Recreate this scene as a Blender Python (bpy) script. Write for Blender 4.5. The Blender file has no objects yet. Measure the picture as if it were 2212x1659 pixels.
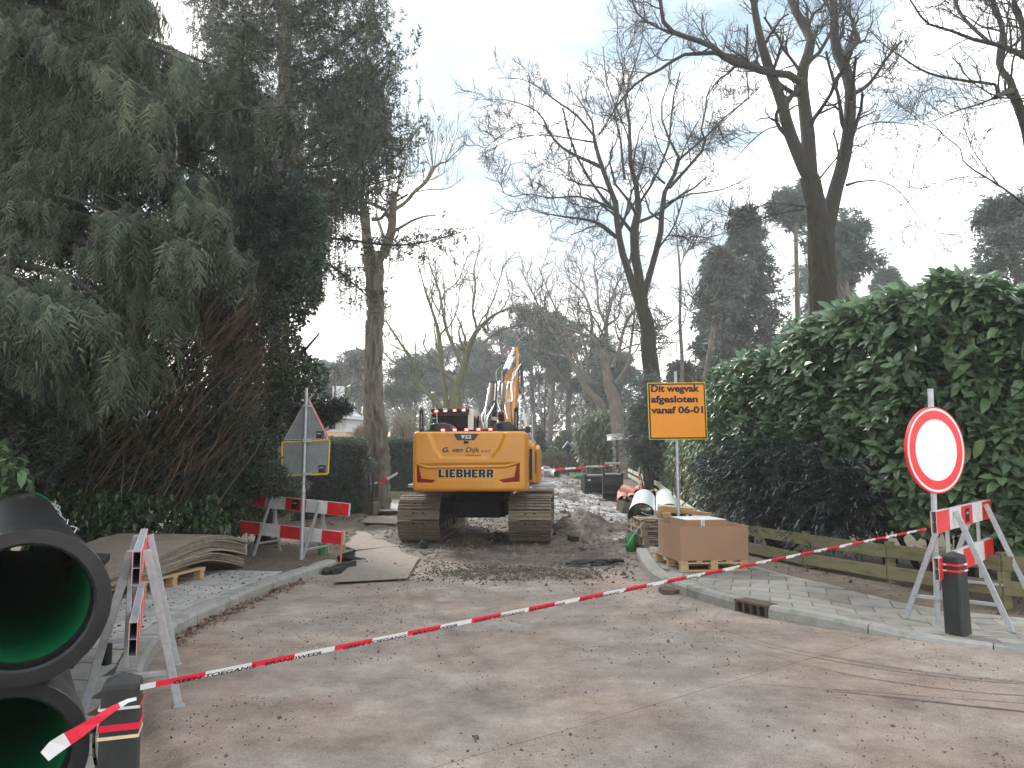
import bpy, math, random
import numpy as np
from mathutils import Vector, Matrix, Euler

# ------------------------------------------------------------------ camera, sky, sun, exposure
sc = bpy.context.scene
C = sc.collection
F = 1641.7                      # focal length in picture units of 2212 across
TH = math.radians(5.711)        # the camera looks up a little
cam_d = bpy.data.cameras.new('camera')
cam_d.sensor_width = 36.0
cam_d.lens = 36.0 * F / 2212.0
cam_d.clip_start = 0.05
cam_d.clip_end = 600
cam = bpy.data.objects.new('camera', cam_d)
C.objects.link(cam)
cam.location = (0, 0, 1.6)
cam.rotation_euler = (math.pi / 2 + TH, 0, 0)
sc.camera = cam

SUN_EL, SUN_AZ = math.radians(36), math.radians(-28)    # azimuth from +Y, negative = left
w = bpy.data.worlds.new('World')
sc.world = w
w.use_nodes = True
nt = w.node_tree
for n in list(nt.nodes):
    nt.nodes.remove(n)
N = nt.nodes.new
L = nt.links.new
out = N('ShaderNodeOutputWorld')
sky = N('ShaderNodeTexSky'); sky.sky_type = 'NISHITA'; sky.sun_disc = False
sky.sun_elevation = SUN_EL; sky.sun_rotation = SUN_AZ
sky.air_density = 1.2; sky.dust_density = 3.0
bg_sky = N('ShaderNodeBackground'); bg_sky.inputs[1].default_value = 0.08
L(sky.outputs[0], bg_sky.inputs[0])
tc = N('ShaderNodeTexCoord')
mp = N('ShaderNodeMapping'); mp.inputs['Scale'].default_value = (1.0, 1.0, 3.2)
L(tc.outputs['Generated'], mp.inputs[0])
nz = N('ShaderNodeTexNoise'); nz.inputs['Scale'].default_value = 3.1; nz.inputs['Detail'].default_value = 7; nz.inputs['Roughness'].default_value = .55
L(mp.outputs[0], nz.inputs[0])
cr = N('ShaderNodeValToRGB')
cr.color_ramp.elements[0].position = 0.40; cr.color_ramp.elements[0].color = (.19, .26, .32, 1)
cr.color_ramp.elements[1].position = 0.555; cr.color_ramp.elements[1].color = (1.0, 1.0, 1.0, 1)
e = cr.color_ramp.elements.new(0.47); e.color = (.28, .33, .37, 1)
L(nz.outputs[0], cr.inputs[0])
sx = N('ShaderNodeSeparateXYZ'); L(tc.outputs['Generated'], sx.inputs[0])
hz = N('ShaderNodeMapRange'); hz.inputs[1].default_value = 0.0; hz.inputs[2].default_value = 0.34
hz.inputs[3].default_value = 1.0; hz.inputs[4].default_value = 0.0; hz.interpolation_type = 'SMOOTHSTEP'
L(sx.outputs[2], hz.inputs[0])
mix = N('ShaderNodeMixRGB'); mix.inputs[2].default_value = (1.0, .93, .86, 1)
L(hz.outputs[0], mix.inputs[0]); L(cr.outputs[0], mix.inputs[1])
bg_cloud = N('ShaderNodeBackground'); bg_cloud.inputs[1].default_value = 1.08
L(mix.outputs[0], bg_cloud.inputs[0])
ms = N('ShaderNodeMixShader'); ms.inputs[0].default_value = 0.88
L(bg_sky.outputs[0], ms.inputs[1]); L(bg_cloud.outputs[0], ms.inputs[2]); L(ms.outputs[0], out.inputs[0])

sun_d = bpy.data.lights.new('sun', 'SUN'); sun_d.energy = 1.5; sun_d.angle = math.radians(10); sun_d.color = (1, .95, .88)
sun = bpy.data.objects.new('sun', sun_d); C.objects.link(sun)
_sd = Vector((math.sin(SUN_AZ) * math.cos(SUN_EL), math.cos(SUN_AZ) * math.cos(SUN_EL), math.sin(SUN_EL)))
sun.rotation_euler = _sd.to_track_quat('Z', 'Y').to_euler()
sun.location = (0, 0, 30)

sc.view_settings.view_transform = 'Standard'
sc.view_settings.look = 'None'
sc.view_settings.gamma = 1
sc.view_settings.exposure = 1.5
sc.view_settings.use_curve_mapping = False
sc.render.engine = 'CYCLES'
sc.cycles.use_denoising = True
sc.cycles.max_bounces = 6
sc.cycles.diffuse_bounces = 3
sc.cycles.glossy_bounces = 2
sc.cycles.transmission_bounces = 3
sc.cycles.volume_bounces = 2
sc.cycles.sample_clamp_indirect = 6

# ------------------------------------------------------------------ helpers
rng = np.random.default_rng(7)
random.seed(7)
cs, sn = math.cos(TH), math.sin(TH)

def ray(dx, dy):
    u = (dx - 1106) / F; v = (829.5 - dy) / F
    y = cs - v * sn
    return u / y, (sn + v * cs) / y

def at(dx, dy, Y):
    a, b = ray(dx, dy)
    return Vector((a * Y, Y, 1.6 + b * Y))

def sstep(a, b, x):
    t = np.clip((np.asarray(x, float) - a) / (b - a), 0, 1)
    return t * t * (3 - 2 * t)

def H(x, y):                    # height of the land
    return 0.024 * np.clip(np.asarray(y, float) - 17, 0, 43)

def ZL(x, y):                   # pavement on the left
    return .02 + .105 * sstep(5.0, 6.3, y)

def ZR(x, y):                   # pavement on the right
    return .02 + .105 * (1 - sstep(2.75, 3.9, x) * (1 - sstep(8.2, 9.5, y)))

def gnd(dx, dy, fn=H, off=0.0):
    a, b = ray(dx, dy)
    lo, hi = 0.5, 150.0
    for _ in range(60):
        m = (lo + hi) / 2
        if 1.6 + b * m > float(fn(a * m, m)) + off: lo = m
        else: hi = m
    return Vector((a * lo, lo, 1.6 + b * lo))

def zc(ox, oy, s):              # converts points read in an enlarged view
    return lambda x, y: ((ox + x / s) / 1.15732, (oy + y / s) / 1.15732)

Z1 = zc(960, 820, 2.86); Z2 = zc(0, 1150, 2.154); Z3 = zc(560, 900, 2.764); Z4 = zc(1350, 1100, 3.607)
Z5 = zc(2100, 900, 2.304); Z6 = zc(1300, 560, 2.765); Z7 = zc(1800, 0, 2.592); Z8 = zc(1800, 600, 2.37)
ZA = zc(760, 0, 2.765); ZB = zc(760, 560, 2.765); ZD = zc(1160, 0, 2.766); Z9 = zc(1100, 860, 6.913)
ZH = zc(780, 980, 6.382); ZK = zc(1330, 1000, 5.53); ZX = zc(1500, 1200, 4.424)
ZE = zc(0, 0, 2.572); ZG = zc(0, 600, 2.572)

# ---- value noise
_ng = rng.random((64, 64, 64)).astype(np.float32)
def vnoise(p, s=1.0):
    p = np.asarray(p, float) * s
    if p.shape[-1] == 2: p = np.concatenate([p, np.zeros(p.shape[:-1] + (1,))], -1)
    i = np.floor(p).astype(int); f = p - i; f = f * f * (3 - 2 * f)
    r = 0
    for dx in (0, 1):
        for dy in (0, 1):
            for dz in (0, 1):
                wgt = (f[..., 0] if dx else 1 - f[..., 0]) * (f[..., 1] if dy else 1 - f[..., 1]) * (f[..., 2] if dz else 1 - f[..., 2])
                r = r + wgt * _ng[(i[..., 0] + dx) % 64, (i[..., 1] + dy) % 64, (i[..., 2] + dz) % 64]
    return r
def fbm(p, s=1.0, o=4):
    r = 0; a = .5
    for k in range(o):
        r = r + a * vnoise(np.asarray(p) + 13.7 * k, s * 2 ** k); a *= .5
    return r / (1 - .5 ** o)

# ---- materials
def srgb(r, g, b):
    f = lambda c: (c / 255 / 12.92) if c / 255 <= .04045 else ((c / 255 + .055) / 1.055) ** 2.4
    return (f(r), f(g), f(b))
MATS = {}
def mat(name, col, rough=.6, metal=0, col2=None, scale=8, bump=0, bscale=60, spec=.4, tint=False, emit=None, transl=0, stretch=(1, 1, 1), coat=0, col3=None, objrand=0, bdist=.01):
    m = bpy.data.materials.new(name); MATS[name] = m; m.use_nodes = True
    t = m.node_tree; nd = t.nodes; ln = t.links.new
    b = nd['Principled BSDF']
    b.inputs['Roughness'].default_value = rough; b.inputs['Metallic'].default_value = metal
    b.inputs['Specular IOR Level'].default_value = spec
    b.inputs['Coat Weight'].default_value = coat
    b.inputs['Coat Roughness'].default_value = .1
    b.inputs['Base Color'].default_value = (*col, 1)
    cout = None
    if col2 is not None or bump:
        tcn = nd.new('ShaderNodeTexCoord'); mpn = nd.new('ShaderNodeMapping'); mpn.inputs['Scale'].default_value = stretch
        ln(tcn.outputs['Object'], mpn.inputs[0])
    if col2 is not None:
        rp = nd.new('ShaderNodeValToRGB')
        rp.color_ramp.elements[0].color = (*col, 1); rp.color_ramp.elements[1].color = (*col2, 1)
        rp.color_ramp.elements[0].position = .35; rp.color_ramp.elements[1].position = .65
        if col3 is not None:
            rp.color_ramp.elements[0].position = .25; rp.color_ramp.elements[1].position = .5
            ee = rp.color_ramp.elements.new(.72); ee.color = (*col3, 1)
        if tint:
            an = nd.new('ShaderNodeAttribute'); an.attribute_name = 'tint'
            rp.color_ramp.elements[0].position = .0
            rp.color_ramp.elements[len(rp.color_ramp.elements) - 1].position = 1
            if col3 is not None: rp.color_ramp.elements[1].position = .5
            ln(an.outputs['Fac'], rp.inputs[0])
        else:
            no = nd.new('ShaderNodeTexNoise'); no.inputs['Scale'].default_value = scale; no.inputs['Detail'].default_value = 6
            no.inputs['Roughness'].default_value = .65
            ln(mpn.outputs[0], no.inputs[0]); ln(no.outputs[0], rp.inputs[0])
        cout = rp.outputs[0]
        ln(cout, b.inputs['Base Color'])
    if objrand:
        oi = nd.new('ShaderNodeObjectInfo'); hv = nd.new('ShaderNodeHueSaturation')
        mr = nd.new('ShaderNodeMapRange'); mr.inputs[3].default_value = 1 - objrand; mr.inputs[4].default_value = 1 + objrand
        ln(oi.outputs['Random'], mr.inputs[0]); ln(mr.outputs[0], hv.inputs['Value'])
        if cout is not None: ln(cout, hv.inputs['Color'])
        else: hv.inputs['Color'].default_value = (*col, 1)
        cout = hv.outputs[0]; ln(cout, b.inputs['Base Color'])
    if bump:
        nb = nd.new('ShaderNodeTexNoise'); nb.inputs['Scale'].default_value = bscale; nb.inputs['Detail'].default_value = 5
        ln(mpn.outputs[0], nb.inputs[0])
        bp = nd.new('ShaderNodeBump'); bp.inputs['Strength'].default_value = bump; bp.inputs['Distance'].default_value = bdist
        ln(nb.outputs[0], bp.inputs['Height']); ln(bp.outputs[0], b.inputs['Normal'])
    if emit is not None:
        b.inputs['Emission Color'].default_value = (*emit[0], 1); b.inputs['Emission Strength'].default_value = emit[1]
    if transl:
        tl = nd.new('ShaderNodeBsdfTranslucent'); mx = nd.new('ShaderNodeMixShader'); mx.inputs[0].default_value = transl
        tl.inputs[0].default_value = (*col, 1)
        if cout is not None: ln(cout, tl.inputs[0])
        ln(b.outputs[0], mx.inputs[1]); ln(tl.outputs[0], mx.inputs[2]); ln(mx.outputs[0], nd['Material Output'].inputs[0])
    return m

M = {}
KEEP = 'black black_rubber dark_under ink charcoal glass_dark white_paint sign_white tape_white house_white cab_white silver galv pipe_black led_red led_core bark_oak twig bollard asphalt_chunk joint_sand roof_pale wood_new cardboard orange_sign bark_grey wood_fence concrete tile_moss yellow yellow_dark sign_yellow stone plate reflector_red cream_letter'.split()
def dm(key, *a, **k):
    fac = 1.0 if key in KEEP else (1.25 if 'leaf' in key or 'frost' in key else 1.4)
    up = lambda c: tuple(min(q * fac, .86) for q in c)
    a = (up(a[0]),) + a[1:]
    for q in ('col2', 'col3'):
        if k.get(q) is not None: k[q] = up(k[q])
    M[key] = mat(key, *a, **k)
dm('yellow', (.66, .275, .016), .38, coat=.35, col2=(.59, .245, .016), scale=2.2, bump=.04, bscale=30)
dm('yellow_dark', (.42, .20, .02), .5, col2=(.30, .17, .05), scale=6)
dm('charcoal', (.035, .038, .042), .4)
dm('black', (.008, .008, .009), .45, col2=(.014, .014, .015), scale=10)
dm('black_rubber', (.012, .012, .013), .55)
dm('steel_worn', (.20, .18, .155), .5, .55, col2=(.09, .07, .055), scale=14, bump=.3, bscale=40, col3=(.15, .12, .09))
dm('track_steel', (.115, .095, .078), .55, .35, col2=(.15, .12, .09), col3=(.22, .185, .145), scale=7, bump=.5, bscale=35, objrand=.18, stretch=(1, 3, 3))
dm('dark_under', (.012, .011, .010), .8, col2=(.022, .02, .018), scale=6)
dm('silver', (.70, .71, .72), .25, .85)
dm('galv', (.50, .52, .54), .45, .4, col2=(.38, .40, .42), scale=25, bump=.05)
dm('galv_back', (.17, .18, .185), .5, .2, col2=(.13, .14, .145), scale=7)
dm('white_paint', (.78, .78, .76), .4, col2=(.66, .66, .64), scale=9)
dm('sign_white', (.85, .86, .88), .35, col2=(.80, .82, .84), scale=6)
dm('red_paint', (.55, .018, .022), .4, col2=(.42, .014, .02), scale=9)
dm('bright_red', (.62, .03, .035), .35, col2=(.55, .02, .03), scale=8)
dm('reflector_red', (.20, .004, .008), .4, spec=.2)
dm('orange_sign', (.74, .27, .008), .4, col2=(.69, .245, .008), scale=3)
dm('sign_yellow', (.70, .52, .02), .4)
dm('ink', (.006, .006, .007), .5)
dm('cream_letter', (.75, .60, .36), .5)
dm('sticker_teal', (.02, .16, .2), .4)
dm('led_red', (.6, .01, .01), .3, emit=((1, .035, .025), 7))
dm('led_core', (.8, .3, .2), .3, emit=((1, .35, .22), 9))
dm('glass_dark', (.006, .006, .008), .2, spec=.12)
dm('cab_white', (.72, .73, .74), .35)
dm('pipe_black', (.012, .0125, .014), .30, col2=(.024, .025, .028), scale=5, bump=.05, bscale=20, stretch=(1, 1, 6))
dm('pipe_green', (.004, .16, .055), .45, col2=(.004, .12, .045), scale=5, bump=.25, bscale=14, stretch=(.2, .2, 5))
dm('green_plastic', (.02, .22, .06), .4, col2=(.03, .15, .05), scale=6)
dm('pipe_wrap', (.62, .70, .72), .35, col2=(.42, .50, .52), scale=5, bump=.25, bscale=9)
dm('pvc_orange', (.42, .155, .10), .5, col2=(.32, .13, .09), scale=6)
dm('concrete', (.21, .203, .186), .85, col2=(.29, .285, .26), col3=(.15, .155, .135), scale=3.5, bump=.25, bscale=120, objrand=.10)
dm('tile', (.205, .20, .188), .85, col2=(.275, .268, .25), col3=(.155, .152, .138), scale=4, bump=.3, bscale=140, objrand=.17)
dm('tile_moss', (.20, .193, .172), .85, col2=(.265, .256, .23), col3=(.15, .148, .115), scale=3, bump=.3, bscale=140, objrand=.18)
dm('joint_sand', (.085, .07, .052), .95, col2=(.13, .105, .08), scale=6, bump=.4, bscale=80)
dm('iron_rust', (.055, .040, .028), .85, .1, col2=(.085, .062, .045), scale=20, bump=.4)
dm('wood_new', (.52, .36, .19), .7, col2=(.40, .27, .14), scale=5, stretch=(1, 8, 8), bump=.1, objrand=.12)
dm('wood_old', (.17, .13, .095), .8, col2=(.26, .21, .16), scale=5, stretch=(1, 8, 8), bump=.2, objrand=.15)
dm('wood_fence', (.125, .12, .058), .85, col2=(.19, .175, .10), col3=(.075, .09, .032), scale=2.6, stretch=(1, 1, 5), bump=.2, objrand=.12)
dm('wood_fence_pale', (.42, .41, .34), .8, col2=(.31, .31, .22), scale=4, bump=.2, objrand=.1)
dm('board', (.135, .115, .088), .85, col2=(.20, .17, .13), col3=(.085, .07, .055), scale=7, bump=.5, bscale=30, objrand=.22)
dm('board_top', (.19, .15, .12), .85, col2=(.145, .115, .09), scale=4, bump=.3, bscale=50)
dm('plate', (.19, .155, .13), .85, .0, col2=(.26, .215, .185), col3=(.14, .115, .095), scale=5, bump=.15, bscale=40)
dm('cardboard', (.33, .205, .125), .8, col2=(.30, .185, .115), scale=2, bump=.03)
dm('bollard', (.022, .024, .025), .6, col2=(.042, .045, .044), scale=6, bump=.35, bscale=25, stretch=(1, 1, .3))
dm('tape_white', (.80, .80, .80), .35, transl=.2)
dm('tape_red', (.70, .02, .05), .35, transl=.2)
dm('hedge_leaf', (.014, .028, .016), .5, col2=(.055, .080, .048), tint=True, transl=.15)
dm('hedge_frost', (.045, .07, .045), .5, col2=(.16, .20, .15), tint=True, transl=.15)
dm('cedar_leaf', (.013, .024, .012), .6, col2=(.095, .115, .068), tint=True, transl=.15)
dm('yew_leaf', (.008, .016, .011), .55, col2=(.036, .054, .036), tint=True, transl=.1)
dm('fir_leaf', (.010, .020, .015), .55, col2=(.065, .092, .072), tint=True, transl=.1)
dm('spruce_leaf', (.018, .025, .015), .6, col2=(.062, .070, .040), tint=True, transl=.15)
dm('holly_leaf', (.014, .027, .014), .35, col2=(.045, .070, .034), tint=True, transl=.12)
dm('laurel_leaf', (.028, .058, .028), .34, col2=(.105, .165, .080), tint=True, transl=.2, spec=.5)
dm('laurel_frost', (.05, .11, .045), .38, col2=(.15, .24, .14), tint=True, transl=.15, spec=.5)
dm('rhodo_leaf', (.016, .036, .015), .32, col2=(.075, .125, .05), tint=True, transl=.15, spec=.5)
dm('bamboo_leaf', (.05, .085, .04), .5, col2=(.15, .20, .11), tint=True, transl=.2)
dm('juniper_leaf', (.014, .025, .025), .6, col2=(.055, .080, .076), tint=True, transl=.1)
dm('pine_leaf', (.058, .082, .072), .6, col2=(.14, .175, .155), tint=True, transl=.1)  # lightened greens: part of the distance haze is put into the colour
dm('far_leaf', (.070, .094, .084), .7, col2=(.15, .185, .165), tint=True, transl=.1)  # paler still, the far haze is partly painted into these leaves
dm('straw', (.13, .11, .085), .8, col2=(.24, .205, .165), tint=True)
dm('beech_leaf', (.10, .06, .04), .7, col2=(.20, .12, .08), tint=True, transl=.2)
dm('dead_leaf', (.075, .042, .028), .8, col2=(.20, .13, .09), tint=True)
dm('bark_oak', (.015, .0125, .0095), .9, col2=(.033, .029, .020), col3=(.022, .025, .012), scale=4, bump=1.0, bscale=16, stretch=(1, 1, .35), bdist=.06)
dm('bark_grey', (.12, .10, .078), .9, col2=(.20, .17, .13), col3=(.09, .085, .06), scale=3, bump=1.0, bscale=14, stretch=(2.2, 2.2, .22), bdist=.05)
dm('bark_far', (.10, .085, .07), .9, col2=(.15, .125, .10), scale=2, bump=.4, bscale=10)
dm('bark_moss', (.06, .055, .03), .9, col2=(.085, .095, .03), scale=2.5, bump=.5, bscale=20)
dm('twig', (.026, .022, .019), .85)
dm('twig_brown', (.13, .09, .054), .7, col2=(.055, .040, .027), scale=1.5, objrand=.0)
dm('brick_moss', (.13, .115, .075), .9, col2=(.10, .115, .06), col3=(.20, .17, .13), scale=5, bump=.3)
dm('house_white', (.75, .76, .76), .6)
dm('house_yellow', (.55, .43, .24), .7)
dm('house_dark', (.045, .045, .05), .8)
dm('roof_slate', (.16, .18, .21), .7, col2=(.22, .25, .29), scale=9)
dm('roof_pale', (.42, .47, .5), .7)
dm('leaf_ground', (.06, .045, .03), .95, col2=(.11, .085, .06), col3=(.045, .05, .025), scale=4, bump=.8, bscale=25)
dm('stone', (.12, .098, .08), .9, col2=(.22, .19, .16), scale=9, tint=True, bump=.4, bscale=30)
dm('asphalt_chunk', (.02, .02, .021), .8, col2=(.035, .034, .034), scale=10, bump=.6, bscale=50)
dm('wire', (.35, .36, .36), .5, .4)

# ---- mesh building
def mesh_np(name, V, polys, mats, smooth=False, tint=None, mi=None, attrs=None):
    V = np.asarray(V, np.float32).reshape(-1, 3)
    me = bpy.data.meshes.new(name)
    if not isinstance(polys, list): polys = [polys]
    polys = [np.asarray(p, np.int32) for p in polys if len(p)]
    me.vertices.add(len(V)); me.vertices.foreach_set('co', V.ravel())
    loops = np.concatenate([p.ravel() for p in polys]); nf = sum(len(p) for p in polys)
    tot = np.concatenate([np.full(len(p), p.shape[1], np.int32) for p in polys])
    st = np.concatenate([[0], np.cumsum(tot)[:-1]]).astype(np.int32)
    me.loops.add(len(loops)); me.loops.foreach_set('vertex_index', loops)
    me.polygons.add(nf); me.polygons.foreach_set('loop_start', st)
    if mi is not None: me.polygons.foreach_set('material_index', np.asarray(mi, np.int32))
    me.polygons.foreach_set('use_smooth', np.full(nf, smooth))
    if tint is not None:
        a = me.attributes.new('tint', 'FLOAT', 'FACE'); a.data.foreach_set('value', np.asarray(tint, np.float32))
    if attrs:
        for k, v in attrs.items():
            a = me.attributes.new(k, 'FLOAT', 'POINT'); a.data.foreach_set('value', np.asarray(v, np.float32))
    me.update(calc_edges=True)
    for m_ in (mats if isinstance(mats, (list, tuple)) else [mats]):
        me.materials.append(M[m_])
    return me

class MB:
    def __init__(s): s.v = []; s.f = []; s.m = []; s.mats = []
    def _mi(s, m):
        if m not in s.mats: s.mats.append(m)
        return s.mats.index(m)
    def add(s, vs, fs, m='black'):
        k = len(s.v); s.v += [tuple(v) for v in vs]; i = s._mi(m)
        for f in fs: s.f.append([k + j for j in f]); s.m.append(i)
        return s
    def box(s, c, size, m='black', rot=None):
        hx, hy, hz = [q / 2 for q in size]
        vs = [Vector((x, y, z)) for x in (-hx, hx) for y in (-hy, hy) for z in (-hz, hz)]
        if rot is not None:
            R = Euler(rot).to_matrix() if not isinstance(rot, Matrix) else rot
            vs = [R @ v for v in vs]
        c = Vector(c)
        return s.add([v + c for v in vs], [(0, 1, 3, 2), (4, 6, 7, 5), (0, 4, 5, 1), (2, 3, 7, 6), (0, 2, 6, 4), (1, 5, 7, 3)], m)
    def bar(s, p0, p1, wd, th, m='black', up=(0, 0, 1)):      # box between two points
        p0 = Vector(p0); p1 = Vector(p1); d = p1 - p0; ln_ = d.length; d.normalize()
        u = Vector(up); a = d.cross(u)
        if a.length < 1e-4: a = d.cross(Vector((1, 0, 0)))
        a.normalize(); b = a.cross(d)
        R = Matrix((d, a, b)).transposed()
        return s.box((p0 + p1) / 2, (ln_, wd, th), m, R)
    def tube(s, pts, r, n=8, m='black', cap=True):
        pts = [Vector(p) for p in pts]; k = len(pts)
        if not hasattr(r, '__len__'): r = [r] * k
        vs = []; ref = None
        for i, p in enumerate(pts):
            t = (pts[min(i + 1, k - 1)] - pts[max(i - 1, 0)]).normalized()
            if ref is None:
                ref = t.orthogonal().normalized()
            ref = (ref - t * ref.dot(t)).normalized(); b = t.cross(ref)
            for j in range(n):
                a = 2 * math.pi * j / n
                vs.append(p + (ref * math.cos(a) + b * math.sin(a)) * r[i])
        fs = [(i * n + j, i * n + (j + 1) % n, (i + 1) * n + (j + 1) % n, (i + 1) * n + j) for i in range(k - 1) for j in range(n)]
        s.add(vs, fs, m)
        if cap:
            s.add(vs[:n], [tuple(range(n - 1, -1, -1))], m); s.add(vs[-n:], [tuple(range(n))], m)
        return s
    def prism(s, poly, z0, z1, m='black'):
        n = len(poly)
        vs = [(x, y, z0) for x, y in poly] + [(x, y, z1) for x, y in poly]
        return s.add(vs, [tuple(range(n - 1, -1, -1)), tuple(range(n, 2 * n))] + [(i, (i + 1) % n, n + (i + 1) % n, n + i) for i in range(n)], m)
    def extr(s, pts, d, m='black'):        # planar polygon extruded by a vector
        n = len(pts); d = Vector(d); pts = [Vector(p) for p in pts]
        return s.add(pts + [p + d for p in pts], [tuple(range(n - 1, -1, -1)), tuple(range(n, 2 * n))] + [(i, (i + 1) % n, n + (i + 1) % n, n + i) for i in range(n)], m)
    def mesh(s, name, smooth=False):
        me = bpy.data.meshes.new(name); me.from_pydata(s.v, [], s.f)
        for m_ in s.mats: me.materials.append(M[m_])
        me.polygons.foreach_set('material_index', s.m)
        me.polygons.foreach_set('use_smooth', [smooth] * len(s.f)); me.update()
        return me

def link(name, data, parent=None, loc=(0, 0, 0), rot=(0, 0, 0), **props):
    o = bpy.data.objects.new(name, data); C.objects.link(o)
    o.parent = parent; o.location = loc; o.rotation_euler = rot
    for k, v in props.items():
        if v is not None: o[k] = v
    return o

def thing(name, label, cat, loc=(0, 0, 0), rotz=0, group=None):
    return link(name, None, None, loc, (0, 0, rotz), label=label, category=cat, group=group)

def part(name, mb, parent=None, loc=(0, 0, 0), rot=(0, 0, 0), smooth=False, bevel=0, **props):
    me = mb.mesh(name, smooth) if isinstance(mb, MB) else mb
    o = link(name, me, parent, loc, rot, **props)
    if bevel:
        b = o.modifiers.new('bevel', 'BEVEL'); b.width = bevel; b.segments = 2; b.limit_method = 'ANGLE'; b.angle_limit = math.radians(40)
    return o

_tc = {}
def text_mesh(s, size, m='ink', bold=0.0, shear=0, ext=.002, align='CENTER', sx_=1.0, spacing=1.0):
    cu = bpy.data.curves.new('lettering', 'FONT'); cu.body = s; cu.size = size; cu.offset = bold; cu.shear = shear; cu.extrude = ext
    cu.align_x = align; cu.align_y = 'CENTER'; cu.space_character = spacing; cu.resolution_u = 4
    o = bpy.data.objects.new('lettering', cu)
    me = bpy.data.meshes.new_from_object(o)
    bpy.data.objects.remove(o)
    me.materials.clear(); me.materials.append(M[m])
    if sx_ != 1:
        for v in me.vertices: v.co.x *= sx_
    return me

def copy_tree(o, parent=None):
    c = o.copy(); C.objects.link(c); c.parent = parent
    for ch in [q for q in o.children]: copy_tree(ch, c)
    return c

# ---- tubes in bulk and branching
def tubes(P, R, n=4):
    T, K, _ = P.shape
    t = np.empty_like(P); t[:, 1:-1] = P[:, 2:] - P[:, :-2]; t[:, 0] = P[:, 1] - P[:, 0]; t[:, -1] = P[:, -1] - P[:, -2]
    t /= np.linalg.norm(t, axis=2, keepdims=True) + 1e-9
    mean = P[:, -1] - P[:, 0]; mean /= np.linalg.norm(mean, axis=1, keepdims=True) + 1e-9
    ref = np.where(np.abs(mean[:, 2:3]) > .8, np.array([[1., 0, 0]]), np.array([[0, 0, 1.]]))[:, None, :]
    a = np.cross(t, ref); a /= np.linalg.norm(a, axis=2, keepdims=True) + 1e-9
    b = np.cross(t, a)
    ang = np.arange(n) * 2 * math.pi / n
    V = P[:, :, None, :] + R[:, :, None, None] * (a[:, :, None, :] * np.cos(ang)[None, None, :, None] + b[:, :, None, :] * np.sin(ang)[None, None, :, None])
    base = (np.arange(T) * K * n)[:, None, None] + (np.arange(K - 1) * n)[None, :, None]
    j = np.arange(n)[None, None, :]; j2 = (j + 1) % n
    Fq = np.stack([base + j, base + j2, base + n + j2, base + n + j], -1).reshape(-1, 4)
    return V.reshape(-1, 3), Fq

def spread(P, R, n, lf, ang, K, g, up=0.15, wob=.25, t0=.2, rf=.5, rmin=.004, lmin=.15, droop=0, lr=(.6, 1.2), bias=None):
    """n children on every branch; g = random generator"""
    T, Kp, _ = P.shape
    L0 = np.linalg.norm(np.diff(P, axis=1), axis=2).sum(1)
    tt = (t0 + (1 - t0) * (np.arange(n)[None, :] + g.random((T, n))) / n) * (Kp - 1) * .999
    i = tt.astype(int); f = tt - i
    r_ = np.arange(T)[:, None]
    p0 = P[r_, i] * (1 - f[..., None]) + P[r_, i + 1] * f[..., None]
    tg = P[r_, i + 1] - P[r_, i]; tg /= np.linalg.norm(tg, axis=2, keepdims=True) + 1e-9
    rad = (R[r_, i] * (1 - f) + R[r_, i + 1] * f) * rf
    rv = g.normal(size=(T, n, 3)); rv -= tg * (rv * tg).sum(2, keepdims=True); rv /= np.linalg.norm(rv, axis=2, keepdims=True) + 1e-9
    a = np.radians(ang) * (.7 + .6 * g.random((T, n, 1)))
    d = tg * np.cos(a) + rv * np.sin(a); d[..., 2] += up * .6
    if bias is not None: d += np.asarray(bias)
    d /= np.linalg.norm(d, axis=2, keepdims=True)
    ln_ = np.maximum(L0[:, None] * lf * (1 - .55 * tt / (Kp - 1)) * (lr[0] + (lr[1] - lr[0]) * g.random((T, n))), lmin)
    Q = np.empty((T, n, K, 3)); Q[:, :, 0] = p0
    st = ln_ / (K - 1)
    for k in range(1, K):
        d = d + g.normal(size=d.shape) * wob; d[..., 2] += up - droop * k / K
        d /= np.linalg.norm(d, axis=2, keepdims=True)
        Q[:, :, k] = Q[:, :, k - 1] + d * st[..., None]
    fr = np.linspace(1, .45, K)[None, None, :]
    RR = np.maximum(rad[..., None] * fr, rmin)
    return Q.reshape(T * n, K, 3), RR.reshape(T * n, K)

def resample(pts, rads, K):
    pts = np.array(pts, float); rads = np.array(rads, float)
    if len(pts) > 2:                 # Catmull-Rom
        P = np.vstack([2 * pts[0] - pts[1], pts, 2 * pts[-1] - pts[-2]]); q = []; qr = []
        for i in range(1, len(P) - 2):
            for t in np.linspace(0, 1, 6, endpoint=False):
                q.append(.5 * ((2 * P[i]) + (-P[i - 1] + P[i + 1]) * t + (2 * P[i - 1] - 5 * P[i] + 4 * P[i + 1] - P[i + 2]) * t * t + (-P[i - 1] + 3 * P[i] - 3 * P[i + 1] + P[i + 2]) * t ** 3))
                qr.append(rads[i - 1] * (1 - t) + rads[i] * t)
        q.append(pts[-1]); qr.append(rads[-1]); q = np.array(q); qr = np.array(qr)
    else: q, qr = pts, rads
    s = np.concatenate([[0], np.cumsum(np.linalg.norm(np.diff(q, axis=0), axis=1))]); u = np.linspace(0, s[-1], K)
    return np.stack([np.interp(u, s, q[:, k]) for k in range(3)], 1), np.interp(u, s, qr)

def join(parts_):
    V = []; Q = []; k = 0
    for v, f in parts_:
        V.append(v); Q.append(f + k); k += len(v)
    return np.concatenate(V), np.concatenate(Q)

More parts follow.
